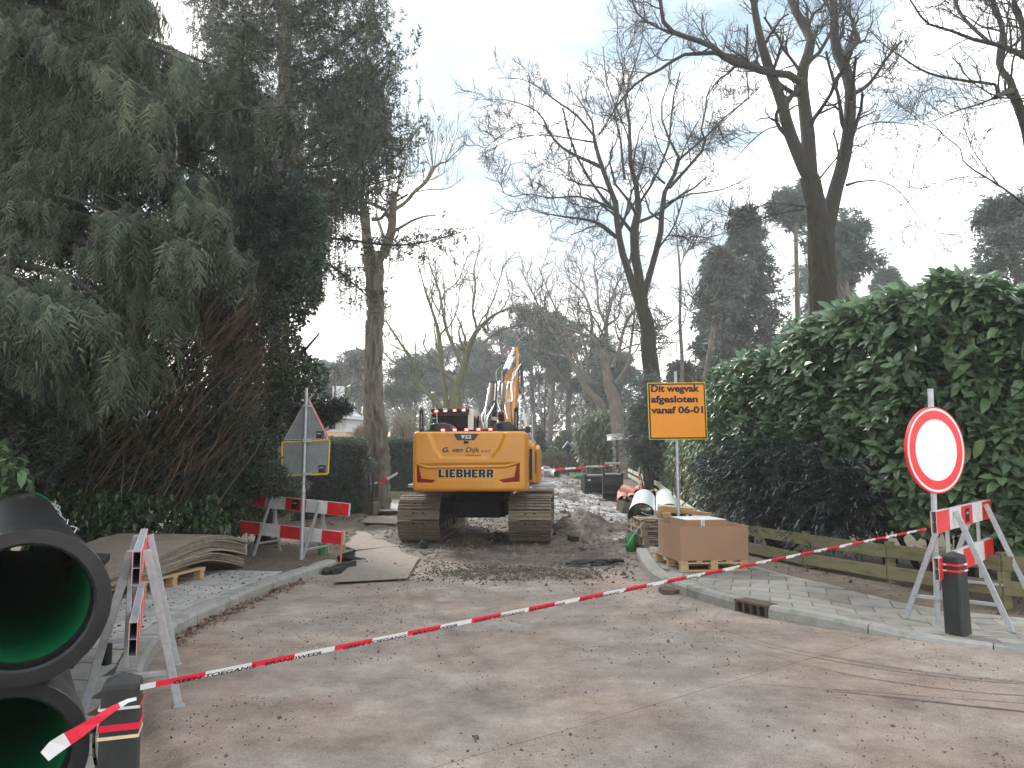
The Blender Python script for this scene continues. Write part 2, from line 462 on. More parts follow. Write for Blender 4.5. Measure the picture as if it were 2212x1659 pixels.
# ---- leaves in bulk
def frames(d, up_hint, g=None, roll=None):
    d = d / (np.linalg.norm(d, axis=1, keepdims=True) + 1e-9)
    a = np.cross(d, up_hint); a /= np.linalg.norm(a, axis=1, keepdims=True) + 1e-9
    b = np.cross(a, d)
    if roll is not None:
        c_, s_ = np.cos(roll)[:, None], np.sin(roll)[:, None]
        a, b = a * c_ + b * s_, b * c_ - a * s_
    return np.stack([a, d, b], 2)          # columns: side, along, normal

def scatter(proto, pos, R, s, tint):
    pv, pf = proto
    V = pos[:, None, :] + np.einsum('nij,vj->nvi', R, pv) * (s[:, None, None] if s.ndim == 1 else s[:, None, :])
    Fq = pf[None] + (np.arange(len(pos)) * len(pv))[:, None, None]
    return V.reshape(-1, 3), Fq.reshape(-1, pf.shape[1]), np.repeat(tint, len(pf))

def inpoly(x, y, poly):
    r = np.zeros(np.shape(x), bool); n = len(poly); j = n - 1
    for i in range(n):
        xi, yi = poly[i]; xj, yj = poly[j]
        c = ((yi > y) != (yj > y)) & (x < (xj - xi) * (y - yi) / (yj - yi + 1e-12) + xi)
        r ^= c; j = i
    return r

def fill(poly, Y0, Y1, n, g, holes=(), gap=0.0, gs=.9, zmin=0.02, shell=1.0, behind=None):
    """points inside an outline seen from the street, spread through a real depth Y0..Y1"""
    px = np.array(poly, float); lo = px.min(0); hi = px.max(0); res = []; cnt = 0
    while cnt < n:
        m = int(n * 1.6) + 100
        x = g.uniform(lo[0], hi[0], m); y = g.uniform(lo[1], hi[1], m)
        k = inpoly(x, y, poly)
        for hx, hy, rx, ry, pr in holes:
            q = ((x - hx) / rx) ** 2 + ((y - hy) / ry) ** 2
            k &= ~((q < 1) & (g.random(m) < pr))
        x = x[k]; y = y[k]
        Y = Y0 + (Y1 - Y0) * g.random(len(x)) ** shell
        u = (x - 1106) / F; v = (829.5 - y) / F; yy = cs - v * sn
        p = np.stack([u / yy * Y, Y, 1.6 + (sn + v * cs) / yy * Y], 1)
        if gap > 0:
            nn = fbm(p, gs, 3); p = p[nn > gap]
        p = p[p[:, 2] > zmin]
        res.append(p); cnt += len(p)
        if len(res) > 60: break
    out_ = np.concatenate(res)[:n]
    if behind is not None:          # stand behind the fence: same direction, real depth
        r_ = out_[:, 0] / out_[:, 1]; yf = np.interp(r_, FR, FY) + behind[0] + behind[1] * g.random(len(out_)) ** shell
        k = (yf / out_[:, 1])[:, None]; out_ = (out_ - [0, 0, 1.6]) * k + [0, 0, 1.6]; out_ = out_[out_[:, 2] > zmin + H(0, out_[:, 1])]
    return out_

FP = [(5.75, 37.5), (5.2, 30.0), (4.72, 24.3), (4.28, 19.5), (3.92, 16.2), (3.72, 14.0), (3.72, 12.3), (4.1, 10.75), (4.62, 9.45), (5.3, 8.35), (6.2, 7.6), (7.3, 6.9), (8.6, 6.2)]
FR = [x / y for x, y in FP]; FY = [y for x, y in FP]
# leaf prototypes: x side, y along, z normal
def proto_leaf(w_=.42, fold=.12, bend=.25):
    v = np.array([[0, 0, 0], [-w_ / 2, .35, fold], [0, .38, 0], [w_ / 2, .35, fold], [-w_ * .4, .72, fold * .6 - bend * .5], [0, .75, -bend * .5], [w_ * .4, .72, fold * .6 - bend * .5], [0, 1, -bend]])
    f = np.array([[0, 2, 1], [0, 3, 2], [1, 2, 4], [2, 5, 4], [2, 3, 5], [3, 6, 5], [4, 5, 7], [5, 6, 7]])
    return v, f
def proto_diamond(w_=.5):
    return np.array([[0, 0, 0], [-w_ / 2, .5, .06], [0, 1, -.1], [w_ / 2, .5, .06]]), np.array([[0, 3, 2], [0, 2, 1]])
def proto_frond(n=9, w_=.36, droop=.6, tw=.045, seed=0):
    """flat spray: side shoots on a drooping stem"""
    vs = []; fs = []; g_ = np.random.default_rng(seed)
    def tri(a, b, c):
        k = len(vs); vs.extend([a, b, c]); fs.append([k, k + 1, k + 2])
    ax = lambda t: np.array([0, t, -droop * t * t])
    for i in range(n):
        t = .06 + .86 * i / n; p = ax(t)
        ln_ = w_ * (1 - t) ** .7 * (.85 + .3 * ((i * 7) % 3) / 2) + .06
        for sd in (-1, 1):
            if g_.random() < .12: continue
            k_ = g_.uniform(.45, 1.35); q = p + k_ * np.array([sd * ln_ * g_.uniform(.45, .95), ln_ * g_.uniform(.3, .95), -ln_ * g_.uniform(.1, .6) - droop * ln_ * t])
            w2 = np.array([0, tw, -tw * .3])
            tri(p - w2 * .5, p + w2, q)
            m_ = p * .45 + q * .55; q2 = m_ + np.array([sd * .02, ln_ * .42, -ln_ * .28]); tri(m_ - w2 * .35, m_ + np.array([sd * tw * .5, 0, 0]), q2)
    e0 = ax(.9); tri(e0 - np.array([tw * .5, 0, 0]), e0 + np.array([tw * .5, 0, 0]), ax(1.05))
    return np.array(vs), np.array(fs)
def proto_tuft(n=9, spread_=.55, tw=.10, seed=1):
    g = np.random.default_rng(seed); vs = []; fs = []
    for i in range(n):
        t = .75 * i / n; a = i * 2.4; p = np.array([0, t * .9, 0])
        d = np.array([math.cos(a) * spread_, .55, math.sin(a) * spread_]) * (.55 - .18 * t)
        sd = np.cross(d, [math.sin(a), .3, -math.cos(a)]); sd = sd / np.linalg.norm(sd) * tw / 2
        k = len(vs); vs += [p - sd, p + sd, p + d]; fs.append([k, k + 1, k + 2])
    return np.array(vs), np.array(fs)
def proto_hang(n=8, tw=.05, w_=.14):
    """hanging twig with short needled sides"""
    vs = []; fs = []
    for i in range(n):
        t = i / n; a = i * 1.9
        p = np.array([0, t, 0]); q = p + np.array([math.cos(a) * w_, .16, math.sin(a) * w_])
        k = len(vs); vs += [p, p + np.array([0, tw * 1.6, 0]), q]; fs.append([k, k + 1, k + 2])
    k = len(vs); vs += [np.array([-tw / 3, 0, 0]), np.array([tw / 3, 0, 0]), np.array([0, 1.05, 0])]; fs.append([k, k + 1, k + 2])
    return np.array(vs), np.array(fs)

# ------------------------------------------------------------------ ground, road, kerbs, pavements
KL = [(-2.6, 11.5), (-2.93, 9.6), (-3.03, 8.28), (-3.07, 7.7), (-3.06, 7.11), (-2.98, 6.6), (-2.8, 6.0), (-2.62, 5.5), (-2.4, 4.95), (-2.12, 4.4), (-1.75, 3.85), (-1.2, 3.2), (-.5, 2.6)]
KR = [(2.10, 13.05), (1.95, 11.6), (1.87, 10.4), (1.95, 9.6), (2.17, 8.8), (2.43, 8.17), (2.79, 7.65), (3.3, 7.2), (3.98, 6.71), (4.6, 6.3), (6, 5.4), (8, 4.2)]
def poly_fine(pts, K=160):
    q, _ = resample([(x, y, 0) for x, y in pts], [1] * len(pts), K); return q[:, :2]
KLf, KRf = poly_fine(KL), poly_fine(KR)
def xL(y): return np.interp(y, [p[1] for p in KLf[::-1]] + [14, 20, 28, 62], [p[0] for p in KLf[::-1]] + [-2.9, -3.6, -4.2, -4.2])
def xR(y): return np.interp(y, [p[1] for p in KRf[::-1]] + [15, 24, 36, 42, 62], [p[0] for p in KRf[::-1]] + [2.9, 4.4, 4.9, 3.4, 3.2])

def grid_mesh(name, xs, ys, zf, mats, keep=None, attrs=None, smooth=True):
    X, Y = np.meshgrid(xs, ys); Z = zf(X, Y)
    V = np.stack([X, Y, Z], -1).reshape(-1, 3); nx = len(xs); ny = len(ys)
    i = (np.arange(ny - 1)[:, None] * nx + np.arange(nx - 1)[None]).reshape(-1)
    Q = np.stack([i, i + 1, i + nx + 1, i + nx], 1)
    if keep is not None:
        c = V[Q].mean(1); Q = Q[keep(c[:, 0], c[:, 1])]
    at_ = {k: f(X, Y).ravel() for k, f in attrs.items()} if attrs else None
    return mesh_np(name, V, Q, mats, smooth, attrs=at_)

def G(x, y):
    inr = (x > xL(y) - .12) & (x < xR(y) + .12) & (y < 62) & (y > 2)
    inr = inr | (y <= 2.6) | ((y < 7.7) & (x > xL(y) - .12) & (x < np.interp(y, KRf[::-1, 1], KRf[::-1, 0], left=30) + .12))
    z = H(x, y) + np.where(inr, -.16, np.where(x < 0, ZL(x, y) - .035, ZR(x, y) - .035))
    p = np.stack([x, y], -1)
    return z + np.where(inr, 0, (fbm(p, 1.3, 3) - .5) * .05 * (np.abs(x) > 5)) + np.where(np.abs(x) > 9, .15 * fbm(p, .2, 2), 0)
gx = np.concatenate([np.linspace(-110, -12, 26), np.arange(-11.7, 12, .14), np.linspace(12.2, 110, 26)])
gy = np.concatenate([np.linspace(-20, -1, 12), np.arange(-.8, 16, .16), np.arange(16.2, 62, .6), np.linspace(63, 125, 20)])
part('ground', grid_mesh('ground', gx, gy, G, 'leaf_ground'), kind='structure')

# road: worn asphalt in front, torn-up dirt further on
def dirtf(X, Y):
    p = np.stack([X, Y], -1)
    n = fbm(p, .9, 4)
    d = sstep(10.9, 12.6, Y + (n - .5) * 3.0)
    # heap of loose soil left on the asphalt
    d = np.maximum(d, sstep(1.0, .55, np.hypot((X + .05) / 1.5, (Y - 11.0) / .9) + (n - .5) * .9))
    return d
def mounds(X, Y):
    p = np.stack([X, Y], -1); z = 0
    for cx, cy, rx, ry, h in [(1.55, 17.6, .75, 1.3, .50), (2.3, 18.6, .8, 1.2, .22), (2.0, 24.5, 1.4, 2.2, .32), (3.0, 29.5, 1.5, 2.5, .25), (1.4, 30, 1.2, 3.0, .35),
                              (-2.6, 15.8, .5, .8, .10), (-2.35, 11.9, .35, .45, .07), (2.4, 33, 2.5, 2, .45), (-.7, 15.6, .5, .6, .12), (.0, 11.0, 1.0, .5, .035), (2.1, 14.4, .35, .8, .09)]:
        q = np.hypot((X - cx) / rx, (Y - cy) / ry); z = z + h * np.clip(1 - q, 0, 1) ** .8 * (.75 + .5 * fbm(p + cx, 2.5, 3))
    return z
def roadz(X, Y):
    p = np.stack([X, Y], -1); d = dirtf(X, Y)
    z = (fbm(p, .35, 2) - .5) * .03
    clod = (fbm(p, 5, 4) - .5) * .075 + np.abs(fbm(p, 1.6, 3) - .5) * .11 - .02
    far = sstep(13, 15, Y) * .5 + .5
    e = np.clip((xL(Y) - X) / .12 + .5, 0, 1) * (Y < 6.4)            # worn edge on the left
    edge = sstep(.0, .10, (np.interp(Y, [3, 3.95, 4.93, 5.55, 5.95, 6.4], [-.7, -1.55, -2.24, -2.52, -2.76, -3.1]) - X)) * (Y < 6.4)
    return z * (1 - d) + d * clod * far * np.where((X > .9) & (Y > 13.5), 1.35, 1) + mounds(X, Y) + H(X, Y) - .055 * edge - .015 * e * 0
def whitef(X, Y):
    p = np.stack([X, Y], -1)
    return sstep(19, 23, Y) * sstep(.6, 1.4, X) * sstep(.42, .6, fbm(p, 1.5, 3)) * sstep(40, 30, Y) + .6 * sstep(13.5, 15, Y) * sstep(1.2, 2.0, X) * sstep(.5, .62, fbm(p + 5, 2.2, 3))
rx = np.concatenate([np.arange(-3.6, 4.5, .055), np.arange(4.6, 16, .25)])
ry = np.concatenate([np.arange(-6, 3, .5), np.arange(3.05, 10, .065), np.arange(10, 20, .055), np.arange(20, 34, .1), np.arange(34, 62, .5)])
road = grid_mesh('road', rx, ry, roadz, 'black', keep=lambda x, y: (x > xL(y) - .08) & ((x < xR(y) + .07) | (y < 6)) & ((y > 6.5) | (x < 20)) & ~((y > 2.7) & (y < 7.8) & (x > np.interp(y, KRf[::-1, 1], KRf[::-1, 0], left=30) + .07)),
                 attrs={'dirt': dirtf, 'white': whitef})
rm = bpy.data.materials.new('road'); rm.use_nodes = True
t = rm.node_tree; nd = t.nodes; ln = t.links.new; bs = nd['Principled BSDF']
def nn(kind, **kw):
    n_ = nd.new(kind)
    for k, v in kw.items(): setattr(n_, k, v)
    return n_
tcn = nn('ShaderNodeTexCoord')
def noise(scale, det=6, rough=.6, src=None, st=None):
    n_ = nn('ShaderNodeTexNoise'); n_.inputs['Scale'].default_value = scale; n_.inputs['Detail'].default_value = det; n_.inputs['Roughness'].default_value = rough
    if st:
        m_ = nn('ShaderNodeMapping'); m_.inputs['Scale'].default_value = st; m_.inputs['Rotation'].default_value = (0, 0, .5); ln(tcn.outputs['Object'], m_.inputs[0]); ln(m_.outputs[0], n_.inputs[0])
    else: ln(tcn.outputs['Object'], n_.inputs[0])
    return n_
def ramp(src, stops):
    r_ = nn('ShaderNodeValToRGB'); els = r_.color_ramp.elements
    els[0].position, els[0].color = stops[0][0], (*stops[0][1], 1); els[1].position, els[1].color = stops[-1][0], (*stops[-1][1], 1)
    for p_, c_ in stops[1:-1]:
        e_ = els.new(p_); e_.color = (*c_, 1)
    ln(src, r_.inputs[0]); return r_
def mixc(fac, a, b, mode='MIX'):
    m_ = nn('ShaderNodeMixRGB', blend_type=mode)
    for s_, v in ((0, fac), (1, a), (2, b)):
        if isinstance(v, (int, float)): m_.inputs[s_].default_value = v
        elif isinstance(v, tuple): m_.inputs[s_].default_value = (*v, 1)
        else: ln(v, m_.inputs[s_])
    return m_
asph = ramp(noise(1.6, 12, .72).outputs[0], [(.34, (.185, .152, .132)), (.46, (.265, .222, .193)), (.55, (.325, .275, .241)), (.68, (.43, .375, .335))])
gr = ramp(noise(110, 4, .8).outputs[0], [(.35, (.62, .62, .62)), (.62, (1.2, 1.2, 1.2))])
asph2 = mixc(1.0, asph.outputs[0], gr.outputs[0], 'MULTIPLY')
warm = ramp(noise(.55, 4).outputs[0], [(.42, (1, 1, 1)), (.62, (1.07, .98, .90))])
asph3 = mixc(1.0, asph2.outputs[0], warm.outputs[0], 'MULTIPLY')
# pale scuffs
sc1 = ramp(noise(2.0, 9, .75, st=(1, 3.2, 1)).outputs[0], [(.60, (0, 0, 0)), (.72, (.6, .6, .6))])
asph4 = mixc(sc1.outputs[0], asph3.outputs[0], (.46, .42, .38))
# dark crumbs and stains
dk = ramp(noise(9, 12, .85).outputs[0], [(.60, (0, 0, 0)), (.66, (.8, .8, .8))])
asph5 = mixc(dk.outputs[0], asph4.outputs[0], (.085, .068, .056))
# tyre marks: arcs round far-off centres
sep = nn('ShaderNodeSeparateXYZ'); ln(tcn.outputs['Object'], sep.inputs[0])
def math_(op, a, b=None, c=None):
    m_ = nn('ShaderNodeMath', operation=op)
    for i_, v in enumerate((a, b, c)):
        if v is None: continue
        if isinstance(v, (int, float)): m_.inputs[i_].default_value = v
        else: ln(v, m_.inputs[i_])
    return m_.outputs[0]
wobn = noise(1.3, 3)
marks = None
def circ3(p, q, r):
    (x1, y1), (x2, y2), (x3, y3) = p, q, r
    a = x1 - x2; b = y1 - y2; c = x1 - x3; d = y1 - y3
    e_ = (x1 * x1 - x2 * x2 + y1 * y1 - y2 * y2) / 2; f_ = (x1 * x1 - x3 * x3 + y1 * y1 - y3 * y3) / 2
    det = a * d - b * c; cx = (e_ * d - b * f_) / det; cy = (a * f_ - e_ * c) / det
    return cx, cy, math.hypot(x1 - cx, y1 - cy)
def g2(x, y): v = gnd(x, y); return (v.x, v.y)
for (a, b, c, wd, st_) in [((1720, 1483), (1880, 1500), (2150, 1530), .035, .55), ((1560, 1370), (1800, 1450), (2200, 1500), .03, .35), ((1480, 1330), (1760, 1420), (2200, 1475), .025, .35),
                           ((1450, 1300), (1640, 1385), (2000, 1450), .06, .25), ((930, 1250), (945, 1330), (1010, 1400), .10, .07), ((880, 1240), (900, 1330), (960, 1420), .05, .06), ((1540, 1470), (1800, 1488), (2100, 1510), .02, .3)]:
    cx, cy, R_ = circ3(g2(*a), g2(*b), g2(*c))
    dx_ = math_('SUBTRACT', sep.outputs[0], cx); dy_ = math_('SUBTRACT', sep.outputs[1], cy)
    dd = math_('SQRT', math_('ADD', math_('MULTIPLY', dx_, dx_), math_('MULTIPLY', dy_, dy_)))
    dd = math_('ABSOLUTE', math_('SUBTRACT', math_('ADD', dd, math_('MULTIPLY', wobn.outputs[0], .06)), R_ + .03))
    k_ = math_('MULTIPLY', math_('SUBTRACT', 1.0, math_('MINIMUM', math_('DIVIDE', dd, wd), 1.0)), st_)
    xa = g2(*a); lim = math_('MINIMUM', math_('MAXIMUM', math_('SUBTRACT', sep.outputs[0], xa[0] - .15), 0), 1) if xa[0] > .8 else math_('MINIMUM', math_('MAXIMUM', math_('SUBTRACT', sep.outputs[1], 5.5), 0), 1)
    k_ = math_('MULTIPLY', k_, lim)
    marks = k_ if marks is None else math_('MAXIMUM', marks, k_)
brk = ramp(noise(5, 5, .7).outputs[0], [(.3, (.25, .25, .25)), (.6, (1, 1, 1))])
marks = math_('MINIMUM', math_('MULTIPLY', math_('MULTIPLY', marks, 3.2), brk.outputs[0]), .9)
asph6 = mixc(marks, asph5.outputs[0], (.075, .058, .047))
# crack line across the right part
(ax_, ay_), (bx_, by_) = g2(930, 1659), g2(1830, 1400)
L_ = math.hypot(bx_ - ax_, by_ - ay_); nx_, ny_ = -(by_ - ay_) / L_, (bx_ - ax_) / L_
cd = math_('ABSOLUTE', math_('ADD', math_('ADD', math_('MULTIPLY', math_('SUBTRACT', sep.outputs[0], ax_), nx_), math_('MULTIPLY', math_('SUBTRACT', sep.outputs[1], ay_), ny_)), math_('MULTIPLY', math_('SUBTRACT', wobn.outputs[0], .5), .05)))
ck = math_('MULTIPLY', math_('SUBTRACT', 1.0, math_('MINIMUM', math_('DIVIDE', cd, .007), 1.0)), .7)
asph7 = mixc(ck, asph6.outputs[0], (.05, .042, .036))
dirtc = ramp(noise(5, 12, .8).outputs[0], [(.32, (.060, .049, .040)), (.46, (.125, .103, .084)), (.58, (.20, .17, .142)), (.72, (.33, .29, .25))])
wet = ramp(noise(1.2, 4, .6).outputs[0], [(.40, (.62, .60, .58)), (.56, (1, 1, 1))])
dirtc2 = mixc(1.0, dirtc.outputs[0], wet.outputs[0], 'MULTIPLY')
an = nn('ShaderNodeAttribute', attribute_name='white'); wn = ramp(noise(6, 8, .75).outputs[0], [(.42, (0, 0, 0)), (.6, (1, 1, 1))])
dirtc3 = mixc(math_('MULTIPLY', an.outputs['Fac'], wn.outputs[0]), dirtc2.outputs[0], (.50, .50, .50))
ad = nn('ShaderNodeAttribute', attribute_name='dirt')
fin = mixc(ad.outputs['Fac'], asph7.outputs[0], dirtc3.outputs[0])
ln(fin.outputs[0], bs.inputs['Base Color']); bs.inputs['Specular IOR Level'].default_value = .25
rr = ramp(noise(1.7, 5).outputs[0], [(.35, (.62, .62, .62)), (.6, (.9, .9, .9))]); ln(rr.outputs[0], bs.inputs['Roughness'])
bp = nn('ShaderNodeBump'); bp.inputs['Strength'].default_value = .55; bp.inputs['Distance'].default_value = .006
ln(noise(170, 4, .7).outputs[0], bp.inputs['Height'])
bp2 = nn('ShaderNodeBump'); bp2.inputs['Strength'].default_value = .5; bp2.inputs['Distance'].default_value = .03
ln(noise(14, 6, .65).outputs[0], bp2.inputs['Height']); ln(bp.outputs[0], bp2.inputs['Normal']); ln(bp2.outputs[0], bs.inputs['Normal'])
road.materials.clear(); road.materials.append(rm)
part('road', road, kind='structure')

# kerbs: single stones along the curves
def offset(pl, d):
    t_ = np.gradient(pl, axis=0); t_ /= np.linalg.norm(t_, axis=1, keepdims=True)
    return pl + np.stack([t_[:, 1], -t_[:, 0]], 1) * d
def kerb(name, pl, side, zf, wd, length, y0, gaps=()):
    root = link(name, None, kind='structure')
    s = np.concatenate([[0], np.cumsum(np.linalg.norm(np.diff(pl, axis=0), axis=1))])
    k = 0; a = 0
    while a < s[-1] - .1:
        if gaps and gaps[0] - .02 <= a < gaps[1]: a = gaps[1]
        b = min(a + length, s[-1])
        if gaps and a < gaps[0] < b: b = gaps[0]
        u = np.linspace(a + .005, b - .005, 5)
        p = np.stack([np.interp(u, s, pl[:, 0]), np.interp(u, s, pl[:, 1])], 1)
        t_ = np.gradient(p, axis=0); t_ /= np.linalg.norm(t_, axis=1, keepdims=True); nrm = np.stack([t_[:, 1], -t_[:, 0]], 1) * side
        mid = p[2]
        if b - a > .03:
            zt = float(zf(*mid)); m_ = MB(); vs = []; jz = random.uniform(-.004, .004)
            for q, n_ in zip(p, nrm):
                zz = float(zf(*q)) + jz
                sec = [(-.018, -.30), (0, zz - .035), (.022, zz - .004), (.03, zz), (wd, zz), (wd, -.3)]
                vs += [(q[0] + n_[0] * o_, q[1] + n_[1] * o_, z_) for o_, z_ in sec]
            fs = [(i * 6 + j, i * 6 + (j + 1) % 6, (i + 1) * 6 + (j + 1) % 6, (i + 1) * 6 + j) for i in range(4) for j in range(6)] + [(5, 4, 3, 2, 1, 0), tuple(range(24, 30))]
            if side < 0: fs = [f[::-1] for f in fs]
            m_.add(vs, fs, 'concrete'); part('kerb_stone', m_, root)
        a = b
    return root
INL = gnd(1630, 1328)
_k = int(np.argmin(np.hypot(KRf[:, 0] - INL.x, KRf[:, 1] - INL.y))); SK = float(np.concatenate([[0], np.cumsum(np.linalg.norm(np.diff(KRf, axis=0), axis=1))])[_k])
kerb('kerb', KLf, 1, lambda x, y: float(ZL(x, y)) + .004, .17, .98, 0)
kerb('kerb', KRf, -1, lambda x, y: float(ZR(x, y)) + .004, .17, .98, 0, gaps=(SK - .22, SK + .22))

# paving tiles
def clip(poly, p, n_):
    res = []
    for i in range(len(poly)):
        a, b = poly[i], poly[(i + 1) % len(poly)]
        da = (a[0] - p[0]) * n_[0] + (a[1] - p[1]) * n_[1]; db = (b[0] - p[0]) * n_[0] + (b[1] - p[1]) * n_[1]
        if da >= 0: res.append(a)
        if da * db < 0:
            t_ = da / (da - db); res.append((a[0] + (b[0] - a[0]) * t_, a[1] + (b[1] - a[1]) * t_))
    return res
def area(p): return abs(sum(p[i][0] * p[(i + 1) % len(p)][1] - p[(i + 1) % len(p)][0] * p[i][1] for i in range(len(p)))) / 2 if len(p) > 2 else 0
def paving(edge, bound, inside, left, zf, ang, tw, tl, yr, m_, limit=300):
    side, bside = side_of(edge, inside), side_of(bound, inside)
    bedx = np.arange(*((-6.2, -.3, .12) if left else (1.8, 8.2, .12))); bedy = np.arange(2.6, 13.2, .12)
    ef = edge[np.argsort(edge[:, 1])]
    if left: kf = lambda x, y: (x < np.interp(y, ef[:, 1], ef[:, 0]) + .03) & (y < 11.4)
    else: kf = lambda x, y: (x > np.interp(y, ef[:, 1], ef[:, 0], left=30) - .03)
    bed = grid_mesh('pavement', bedx, bedy, lambda X, Y: zf(X, Y) - .012 + (fbm(np.stack([X, Y], -1), 2.5, 3) - .5) * .012 + (sstep(10.2, 10.8, Y) * .018 if left else 0), 'joint_sand', keep=kf)
    root = part('pavement', bed, kind='structure')
    ca, sa = math.cos(ang), math.sin(ang); shared = {}
    tiles = []
    nmax = 60
    for i in range(-nmax, nmax):
        for j in range(-nmax, nmax):
            u = (i + (.5 if j % 2 else 0)) * tw; v = j * tl
            cx, cy = u * ca - v * sa, u * sa + v * ca
            cx += edge[80, 0]; cy += edge[80, 1]
            if not (yr[0] < cy < yr[1]) or abs(cx) > 8: continue
            h1, h2 = tw / 2 - .004, tl / 2 - .004
            sq = [(cx + a * ca - b * sa, cy + a * sa + b * ca) for a, b in ((-h1, -h2), (h1, -h2), (h1, h2), (-h1, h2))]
            full = True; pl_ = sq
            for line, sd in ((edge, side), (bound, bside)):
                k = np.argmin(np.hypot(line[:, 0] - cx, line[:, 1] - cy)); k = min(max(k, 1), len(line) - 2)
                tx, ty = line[k + 1] - line[k - 1]; l_ = math.hypot(tx, ty); n_ = (-ty / l_ * sd, tx / l_ * sd)
                pl2 = clip(pl_, line[k], n_)
                if len(pl2) != len(pl_) or any(abs(a[0] - b[0]) + abs(a[1] - b[1]) > 1e-9 for a, b in zip(pl2, pl_)): full = False
                pl_ = pl2
                if len(pl_) < 3: break
            if len(pl_) < 3 or area(pl_) < .18 * tw * tl: continue
            tiles.append((cx, cy, full, pl_))
    tiles.sort(key=lambda q: math.hypot(q[0], q[1]))
    for cx, cy, full, pl_ in tiles[:limit]:
        z = float(zf(cx, cy)); e_ = .02
        gx_ = (float(zf(cx + e_, cy)) - z) / e_; gy_ = (float(zf(cx, cy + e_)) - z) / e_
        if full:
            if 'm' not in shared:
                q = MB(); a, b = tw / 2 - .004, tl / 2 - .004
                sec = [(a, b, -.04), (a, b, -.004), (a - .005, b - .005, 0)]
                vs = [(sx_ * p_, sy_ * r_, z_) for p_, r_, z_ in sec for sx_, sy_ in ((-1, -1), (1, -1), (1, 1), (-1, 1))]
                q.add(vs, [(k * 4 + i, k * 4 + (i + 1) % 4, k * 4 + 4 + (i + 1) % 4, k * 4 + 4 + i) for k in range(2) for i in range(4)] + [(8, 9, 10, 11)], m_)
                shared['m'] = q.mesh('paving_tile')
            me = shared['m']
        else:
            q = MB(); q.prism([((x - cx) * ca + (y - cy) * sa, -(x - cx) * sa + (y - cy) * ca) for x, y in pl_], -.04, 0, m_); me = q.mesh('paving_tile')
        o = link('paving_tile', me, root, (cx, cy, z + random.uniform(-.003, .003)))
        nrm = Vector((-gx_ + random.gauss(0, .006), -gy_ + random.gauss(0, .006), 1)).normalized()
        R = nrm.to_track_quat('Z', 'Y').to_matrix() @ Matrix.Rotation(0, 3, 'Z')
        yv = (Vector((-sa, ca, 0)) - nrm * Vector((-sa, ca, 0)).dot(nrm)).normalized(); xv = yv.cross(nrm)
        o.rotation_euler = Matrix((xv, yv, nrm)).transposed().to_euler()
    return root
eL = offset(KLf, .185); eR = offset(KRf, -.185)
bL = poly_fine([(-4.75, 11.5), (-5.0, 9.6), (-5.0, 8.0), (-4.8, 7.0), (-4.4, 5.5), (-3.9, 4.4), (-3.2, 3.2), (-2.5, 2.4)])
bR = poly_fine([(2.9, 13.3), (3.1, 12.2), (3.35, 11), (3.55, 10), (3.85, 9.2), (4.4, 8.45), (5.3, 7.75), (6.9, 6.9), (8.8, 6.0)])
# orientation of the normals: towards the inside of each pavement
def side_of(line, p):
    k = np.argmin(np.hypot(line[:, 0] - p[0], line[:, 1] - p[1])); tx, ty = line[k + 1] - line[k - 1]
    return 1 if (-ty * (p[0] - line[k][0]) + tx * (p[1] - line[k][1])) > 0 else -1
PAVE_L = paving(eL, bL, (-3.9, 8.0), True, ZL, math.radians(-4), .30, .30, (3.0, 10.3), 'tile')
PAVE_R = paving(eR, bR, (2.7, 10.0), False, ZR, math.radians(-18), .42, .30, (4.0, 13.2), 'tile_moss')

